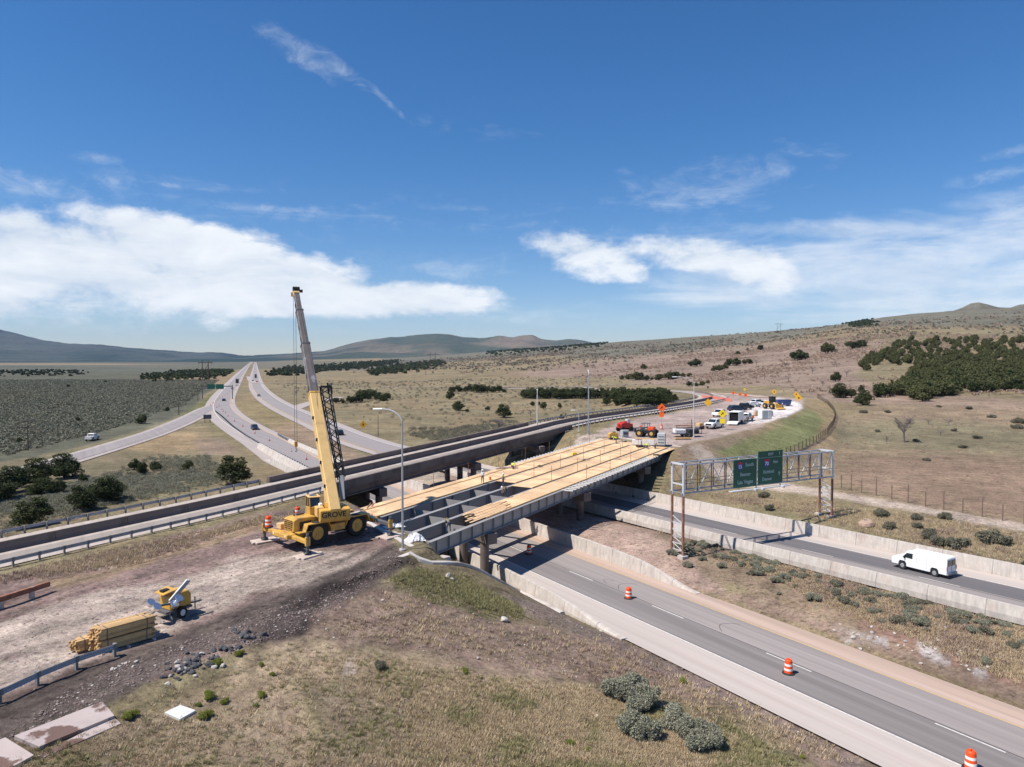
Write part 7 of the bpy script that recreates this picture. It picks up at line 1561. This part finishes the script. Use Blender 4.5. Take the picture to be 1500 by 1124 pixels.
# ---- bushes one can tell apart: big sagebrush on the slope and in the median
def bush_mesh(seed, mt_, n_l=16, n_per=700, size=.045):
    rs = np.random.default_rng(seed); C = []; R = []
    for i in range(n_l): a = rs.uniform(0, 6.28); q = rs.uniform(0, .75); C.append((q * math.cos(a), q * math.sin(a), .28 + .42 * rs.random() * (1 - q * .5))); R.append(rs.uniform(.22, .38))
    return cloud_mesh('sagebrush', tri_cloud(rs, np.array(C), np.array(R), n_per * 9, size, .9), mt_)
BM = [bush_mesh(i + 40, MT['sage_leaf']) for i in range(4)]; BDK = [bush_mesh(i + 50, MT['sage_dark'], 14, 400, .06) for i in range(3)]
def bush(px, py, s, label, grp, dark=False, nm='sagebrush', h=1.):
    p = G(px, py); o = bpy.data.objects.new(nm, (BDK[int(px) % 3] if dark else BM[int(px) % 4])); S.collection.objects.link(o); o.location = p; o.rotation_euler = (0, 0, px % 6.28); o.scale = (s, s, s * h); tag(o, label, 'bush', grp)
gS = 'big sagebrush clump on the front slope'
for px, py, s, lb in [(905, 1024, 1.0, 'leftmost silvery sagebrush of the big clump on the front slope'), (925, 1014, .95, 'silvery sagebrush at the top of the front clump'), (946, 1030, .9, 'silvery sagebrush in the upper right of the front clump'), (932, 1042, .8, 'sagebrush in the middle of the front clump'), (925, 1072, .9, 'sagebrush at the lower left of the front clump'),
     (955, 1082, .95, 'sagebrush at the bottom of the front clump, above a dark shadow'), (985, 1062, .95, 'pale sagebrush just right of the middle of the front clump'), (1010, 1078, .9, 'sagebrush on the right side of the front clump'), (1020, 1098, .85, 'small sagebrush at the lower right of the front clump'), (1045, 1092, .9, 'rightmost sagebrush of the front clump'), (560, 979, .5, 'small dark bush alone on the front slope')]:
    bush(px, py, s * (1.3 if 'dark bush' not in lb else 1), lb, gS if 'clump' in lb else None, 'dark' in lb[:11])
for px, py, s in [(1360, 788, 1.1), (1375, 800, 1.1), (1395, 802, 1.2), (1412, 801, 1.), (1290, 757, 1.1), (1303, 775, .9), (1340, 762, .9), (1383, 760, .9), (1455, 795, 1.5), (1475, 800, 1.1), (1443, 790, 1.), (1270, 770, .8), (1130, 748, .9), (1120, 730, 1.0), (1345, 775, .8), (1505, 835, .9)]:
    bush(px, py, s, 'sagebrush on the verge between the pale wall and the dirt track', 'sagebrush along the dirt track', True)
rs = np.random.default_rng(77)
for i in range(230):
    v = rs.uniform(-58, -6); t_ = rs.random() ** .42; n = 7.5 + 9.3 * t_
    p = PA(v, n); z = Hs(p.x, p.y)
    if n < 11 and rs.random() < .75: continue
    o = bpy.data.objects.new('sagebrush', BM[i % 4] if rs.random() < .75 else BDK[i % 3]); S.collection.objects.link(o); o.location = (p.x, p.y, z); s = rs.uniform(.28, .80) ** 1.1; o.scale = (s, s, s * rs.uniform(.7, 1)); o.rotation_euler = (0, 0, rs.uniform(0, 6)); tag(o, 'sagebrush in the brushy median between the two lower roads', 'bush', 'sagebrush in the median')
for i, (px, py, s) in enumerate([(1420, 600, 1.6), (1300, 605, 1.4), (1452, 612, 1.5), (1494, 620, 2.4), (1490, 628, 1.8), (1375, 597, 1.2), (1266, 605, 1.6), (1430, 643, 1.3), (1412, 657, 1.2), (1340, 647, 1.0), (1285, 633, 1.0), (1358, 675, .9), (1400, 632, 1.2)]):
    bush(px, py, s, 'dark low bush scattered over the fenced field at the right', 'dark bushes in the fenced field', True, 'desert_bush', .7)
for i in range(16):
    px, py = [(375, 1035), (382, 1020), (300, 1052), (292, 1035), (330, 1030), (305, 1022), (860, 1100), (838, 1092), (1000, 1000), (382, 975), (350, 960), (320, 975), (1175, 1110), (680, 985), (190, 1052), (400, 990)][i]
    p = G(px, py); o = bpy.data.objects.new('weed', BM[i % 4]); S.collection.objects.link(o); o.location = p; s = .22 + .10 * (i % 3); o.scale = (s, s, s * .9); o.material_slots[0].link = 'OBJECT'; o.material_slots[0].material = MT['weed']; tag(o, 'bright green weed clump on the front slope', 'weed', 'green weeds on the front slope')
# ---- scattered ground cover as stuff
def scatter(nm, template, P, sc, rz, mt_, zsc=None):
    n = len(P); k = len(template); c, s = np.cos(rz)[:, None], np.sin(rz)[:, None]; T = template
    x = (T[None, :, 0] * c - T[None, :, 1] * s) * sc[:, None]; y = (T[None, :, 0] * s + T[None, :, 1] * c) * sc[:, None]; z = T[None, :, 2] * (sc if zsc is None else zsc)[:, None]
    V = np.stack([x + P[:, 0:1], y + P[:, 1:2], z + P[:, 2:3]], -1).reshape(-1, 3); me = cloud_mesh(nm, V, mt_); o = bpy.data.objects.new(nm, me); S.collection.objects.link(o); o['kind'] = 'stuff'; return o
def grass_tpl(seed, n, h=.3, sp=.14):
    r = np.random.default_rng(seed); V = []
    for i in range(n):
        a = r.uniform(0, 6.28); b = r.uniform(0, sp); x, y = b * math.cos(a), b * math.sin(a); l = r.normal(size=2) * .09; hh = h * r.uniform(.5, 1.1); w_ = .018 + .012 * r.random(); q = r.uniform(0, 3.14); V += [(x - w_ * math.cos(q), y - w_ * math.sin(q), 0), (x + w_ * math.cos(q), y + w_ * math.sin(q), 0), (x + l[0] + x * .5, y + l[1] + y * .5, hh)]
    return np.array(V)
def sage_tpl(seed, n, size=.2):
    r = np.random.default_rng(seed); return tri_cloud(r, np.array([(0, 0, .35), (.3, .1, .3), (-.25, .2, .28), (0, -.3, .3)]), np.array([.4, .3, .3, .28]), n, size, .8)
def gen_points(n, polys, seed, dmin=20, dmax=400, soft=None, patch=0.):
    """random ground points inside photo-surveyed patches"""
    r = np.random.default_rng(seed); out = []
    tot = 0; it = 0
    while tot < n and it < 60:
        it += 1; Y = np.sqrt(r.uniform(dmin ** 2, dmax ** 2, 60000)); X = Y * r.uniform(-.85, .95, 60000)
        Z = Hn(X, Y); px, py = proj(X, Y, Z); k = np.zeros(len(X), bool)
        jx = px + fbmn(X, Y, 6, 3, 91) * 14; jy = py + fbmn(X, Y, 6, 3, 92) * 9
        for po in polys:
            b = np.array(po); q = (jx > b[:, 0].min()) & (jx < b[:, 0].max()) & (jy > b[:, 1].min()) & (jy < b[:, 1].max())
            if q.any():
                sd_ = sdist(jx[q], jy[q], po); so = soft or 6; k[np.where(q)[0][r.random(q.sum()) < np.clip(-sd_ / so, 0, 1)]] = True
        if patch: k &= r.random(len(X)) < ss(fbmn(X, Y, 16 if dmax < 300 else 60, 5, seed + 200), -patch, patch) ** 1.3 * 1.0
        k &= ~paved(X, Y); s_, l_ = slf(X, Y)
        k &= ~((l_ > 22) & (l_ < 37) & (s_ > -90) & (s_ < 200)) & (road_mask(X, Y) < .35)
        w_ = vn(X, Y); k &= ~((w_[1] > 28) & (w_[1] < 29.6) & (w_[0] < 60)) & ~((w_[1] > 17) & (w_[1] < 18.4))
        A = np.stack([X[k], Y[k], Z[k] - .03], 1); out.append(A); tot += len(A)
    A = np.concatenate(out); r.shuffle(A); return A[:n]
def near_bias(A, seed, d0):                                # thin the far ones, where they fall below a pixel
    r = np.random.default_rng(seed); return A[r.random(len(A)) < np.clip(d0 / A[:, 1], 0, 1) ** 1.0]
GT = [grass_tpl(i, 13) for i in range(3)]
FG = [(-100, 1200), (100, 1075), (240, 1010), (330, 960), (420, 945), (560, 955), (700, 990), (880, 1010), (1000, 1045), (1120, 1090), (1240, 1160), (1100, 1250), (0, 1300)]
FGp = [(570, 855), (610, 832), (690, 845), (765, 885), (775, 910), (700, 908), (620, 885)]
A = gen_points(34000, [FG, [(-100, 1250), (-100, 1130), (140, 1060), (300, 985), (450, 990), (520, 1250)]], 1, 22, 62, 30, .75); r = np.random.default_rng(5); u = fbmn(A[:, 0], A[:, 1], 2.2, 4, 95) + r.normal(size=len(A)) * .2 + .02
for j, (sel, mt_, nm, hs_) in enumerate(((u < .12, 'grass_tan', 'dry_grass', .85), (u >= .12, 'grass_green', 'green_grass', .8))):
    B_ = A[sel]; scatter(nm, GT[j], B_, r.uniform(.5, 1.15, len(B_)) * hs_, r.uniform(0, 6.28, len(B_)), MT[mt_])
A = gen_points(3600, [FGp, [(1050, 1050), (1110, 1075), (1190, 1124), (1130, 1130), (1060, 1085)]], 2, 25, 75, 22, .5); scatter('green_grass', GT[2], A, r.uniform(.6, 1.2, len(A)), r.uniform(0, 6.28, len(A)), MT['grass_green'])
# sparse tufts on the pad edges, dirt slopes, verges and median
MEDp = [(930, 765), (1010, 800), (1120, 850), (1300, 930), (1500, 1010), (1600, 1060), (1600, 930), (1500, 905), (1300, 850), (1100, 792), (960, 755)]
VRG = [(1030, 728), (1200, 765), (1500, 845), (1600, 870), (1600, 810), (1500, 782), (1200, 730), (1080, 712)]
DIRT = [(440, 930), (560, 860), (760, 905), (900, 940), (1050, 990), (1280, 1120), (1200, 1124), (880, 1010), (560, 950)]
PADs = [(0, 860), (200, 830), (400, 765), (400, 752), (200, 798), (0, 845)]
A = np.concatenate([gen_points(8000, [MEDp], 3, 40, 110, 14, .5), gen_points(7000, [VRG], 4, 50, 130, 8, .6), gen_points(1400, [DIRT], 6, 25, 62, 20, .5), gen_points(1800, [PADs, [(395, 755), (440, 745), (450, 752), (400, 768)]], 7, 45, 80)])
u = fbmn(A[:, 0], A[:, 1], 4, 3, 97) + r.normal(size=len(A)) * .3
for j, (sel, mt_, nm) in enumerate(((u < .2, 'grass_tan', 'dry_grass'), (u >= .2, 'twig', 'dry_weeds'))): B_ = A[sel]; scatter(nm, GT[j], B_, r.uniform(.6, 1.3, len(B_)), r.uniform(0, 6.28, len(B_)), MT[mt_])
ST = [sage_tpl(i, 260, .075) for i in range(3)]; SF = [sage_tpl(i + 5, 60, .20) for i in range(2)]; SP = [sage_tpl(i + 8, 14, .24) for i in range(2)]
# sagebrush left of the ramp, near
LN = [(-100, 690), (130, 672), (240, 668), (320, 668), (360, 700), (330, 712), (150, 750), (0, 790), (-100, 800)]
A = gen_points(3200, [LN], 8, 60, 175, 10, .5); scatter('sagebrush', ST[0], A, r.uniform(.4, 1.0, len(A)), r.uniform(0, 6.28, len(A)), MT['sage_leaf'])
A = gen_points(600, [LN, [(440, 625), (560, 690), (600, 690), (480, 625)]], 9, 60, 260); scatter('sagebrush', ST[1], A, r.uniform(.5, 1.3, len(A)), r.uniform(0, 6.28, len(A)), MT['sage_dark'])
# the sagebrush plain
PL = [(-200, 543), (295, 546), (330, 556), (305, 580), (262, 612), (160, 648), (0, 690), (-200, 735)]
A = near_bias(gen_points(80000, [PL], 10, 120, 760, 6, 1.6), 3, 300); q = r.random(len(A)) < .55
scatter('sagebrush_plain', SP[0], A[q], r.uniform(.3, .95, q.sum()) * (1 + A[q][:, 1] / 900), r.uniform(0, 6.28, q.sum()), MT['sage_leaf']); scatter('sagebrush_plain', SP[1], A[~q], r.uniform(.35, 1.0, (~q).sum()) * (1 + A[~q][:, 1] / 800), r.uniform(0, 6.28, (~q).sum()), MT['sage_dark'])
# brush in the middle field and on the right-hand field and hillside
MF = [(400, 560), (700, 545), (900, 558), (1000, 570), (900, 600), (820, 618), (640, 668), (560, 640), (430, 590)]; MF2 = [(600, 628), (760, 618), (800, 628), (640, 668), (600, 655)]
A = np.concatenate([gen_points(1000, [MF], 11, 130, 700), gen_points(750, [MF2], 12, 130, 260)]); scatter('field_brush', ST[2], A, r.uniform(.5, 1.5, len(A)) * (1 + A[:, 1] / 900), r.uniform(0, 6.28, len(A)), MT['sage_dark'])
RF = [(1190, 600), (1300, 590), (1600, 600), (1600, 790), (1300, 735), (1180, 700)]
A = gen_points(420, [RF], 13, 90, 320); scatter('field_brush', ST[0], A, r.uniform(.25, .8, len(A)), r.uniform(0, 6.28, len(A)), MT['twig'])
HL = [(820, 553), (900, 540), (1000, 520), (1150, 500), (1300, 488), (1600, 488), (1600, 600), (1260, 590), (1130, 570), (960, 562)]
A = gen_points(7500, [HL], 14, 280, 1500, 10, .4); scatter('hill_brush', SF[0], A, r.uniform(.5, 1.5, len(A)) ** 1.3 * (1 + A[:, 1] / 1400), r.uniform(0, 6.28, len(A)), MT['twig'])
HU = [(500, 545), (640, 528), (800, 512), (1000, 500), (1150, 485), (1300, 470), (1600, 452), (1600, 500), (1150, 505), (900, 535), (740, 548)]
A = gen_points(5000, [HU], 15, 700, 2600, 6, .3); q = r.random(len(A)) < .5
scatter('hill_brush', SF[1], A[q], r.uniform(.8, 2.4, q.sum()) * (1 + A[q][:, 1] / 1500), r.uniform(0, 6.28, q.sum()), MT['sage_dark']); scatter('hill_brush', SF[0], A[~q], r.uniform(.8, 2.4, (~q).sum()) * (1 + A[~q][:, 1] / 1500), r.uniform(0, 6.28, (~q).sum()), MT['twig'])
# far-off woods that read as one dark mass
me_ = JF[1][0]; co = np.zeros(len(me_.vertices) * 3, np.float32); me_.vertices.foreach_get('co', co)
scatter('hillside_wood', co.reshape(-1, 3).astype(float), FREST, r.uniform(.85, 1.4, len(FREST)), r.uniform(0, 6.28, len(FREST)), MT['juniper_olive'])
def wood(polys, n, seed, dmin, dmax, s0, s1):
    A = gen_points(n, polys, seed, dmin, dmax); tp = sage_tpl(seed, 46, .5); scatter('distant_wood', tp, A, r.uniform(s0, s1, len(A)), r.uniform(0, 6.28, len(A)), MT['juniper'])
wood([[(205, 553), (240, 549), (330, 541), (345, 546), (330, 551), (300, 553), (210, 556)]], 1100, 31, 700, 1500, 1.8, 4); wood([[(-50, 546), (120, 543), (122, 547), (-50, 550)]], 300, 32, 900, 1500, 1.6, 3.5)
wood([[(385, 549), (420, 541), (480, 537), (560, 531), (600, 527), (560, 536), (470, 543), (400, 550)]], 1300, 33, 900, 2900, 2.2, 5); wood([[(535, 548), (560, 541), (600, 536), (645, 530), (650, 533), (600, 542), (545, 549)]], 800, 34, 700, 2200, 2, 5)
wood([[(700, 516), (760, 511), (880, 502), (900, 505), (800, 514), (720, 519)]], 500, 35, 1800, 3600, 3.5, 7); wood([[(1240, 474), (1275, 469), (1290, 473), (1260, 479), (1242, 480)]], 200, 36, 1200, 2600, 3, 6)
# grit and stones on the bare ground
GR = [(440, 940), (560, 850), (600, 820), (760, 870), (900, 935), (1050, 985), (1290, 1115), (1200, 1124), (1000, 1040), (860, 1000), (560, 950)]; PD = [(-50, 1090), (100, 990), (250, 940), (430, 868), (560, 830), (600, 800), (400, 780), (150, 850), (-50, 900)]
A = np.concatenate([gen_points(3500, [GR, [(700, 862), (900, 932), (1100, 1030), (1300, 1124), (1000, 1010)]], 41, 25, 66), gen_points(4000, [[(-20, 1080), (150, 985), (330, 920), (430, 880), (540, 838), (590, 800), (590, 835), (430, 935), (250, 990), (0, 1090)]], 42, 28, 66), gen_points(3500, [MEDp], 43, 40, 110), gen_points(1200, [PD], 44, 28, 70)])
bm = bmesh.new(); bmesh.ops.create_icosphere(bm, subdivisions=1, radius=.5); bmesh.ops.triangulate(bm, faces=bm.faces); bmesh.ops.delete(bm, geom=[f for f in bm.faces if f.normal.z < -.3], context='FACES')
tp = np.array([[(v.co.x, v.co.y, v.co.z * .6) for v in f.verts] for f in bm.faces]).reshape(-1, 3); bm.free()
k = r.random(len(A)); sz = .04 + .15 * r.random(len(A)) ** 5
scatter('gravel', tp, A[k < .9] + np.array([0, 0, .04]), sz[k < .9], k[k < .9] * 9, MT['grit'] if 'grit' in MT else mk('grit', (.20, .15, .135), .95, var=.4, scale=9)); scatter('gravel', tp, A[k >= .9] + np.array([0, 0, .04]), sz[k >= .9], k[k >= .9] * 9, MT['rock_pale'])
HAZE = 2.2e-5
# ================================================================ the air
hm = bpy.data.materials.new('haze'); hm.use_nodes = True; t = hm.node_tree; t.nodes.clear(); o_ = t.nodes.new('ShaderNodeOutputMaterial'); v_ = t.nodes.new('ShaderNodeVolumePrincipled')
v_.inputs['Color'].default_value = (.42, .62, .98, 1); v_.inputs['Density'].default_value = HAZE; v_.inputs['Anisotropy'].default_value = .0; t.links.new(v_.outputs[0], o_.inputs['Volume'])
hz = MB().box((0, 7900, 297), (52000, 17600, 700)).build('haze', hm); hz['kind'] = 'stuff'
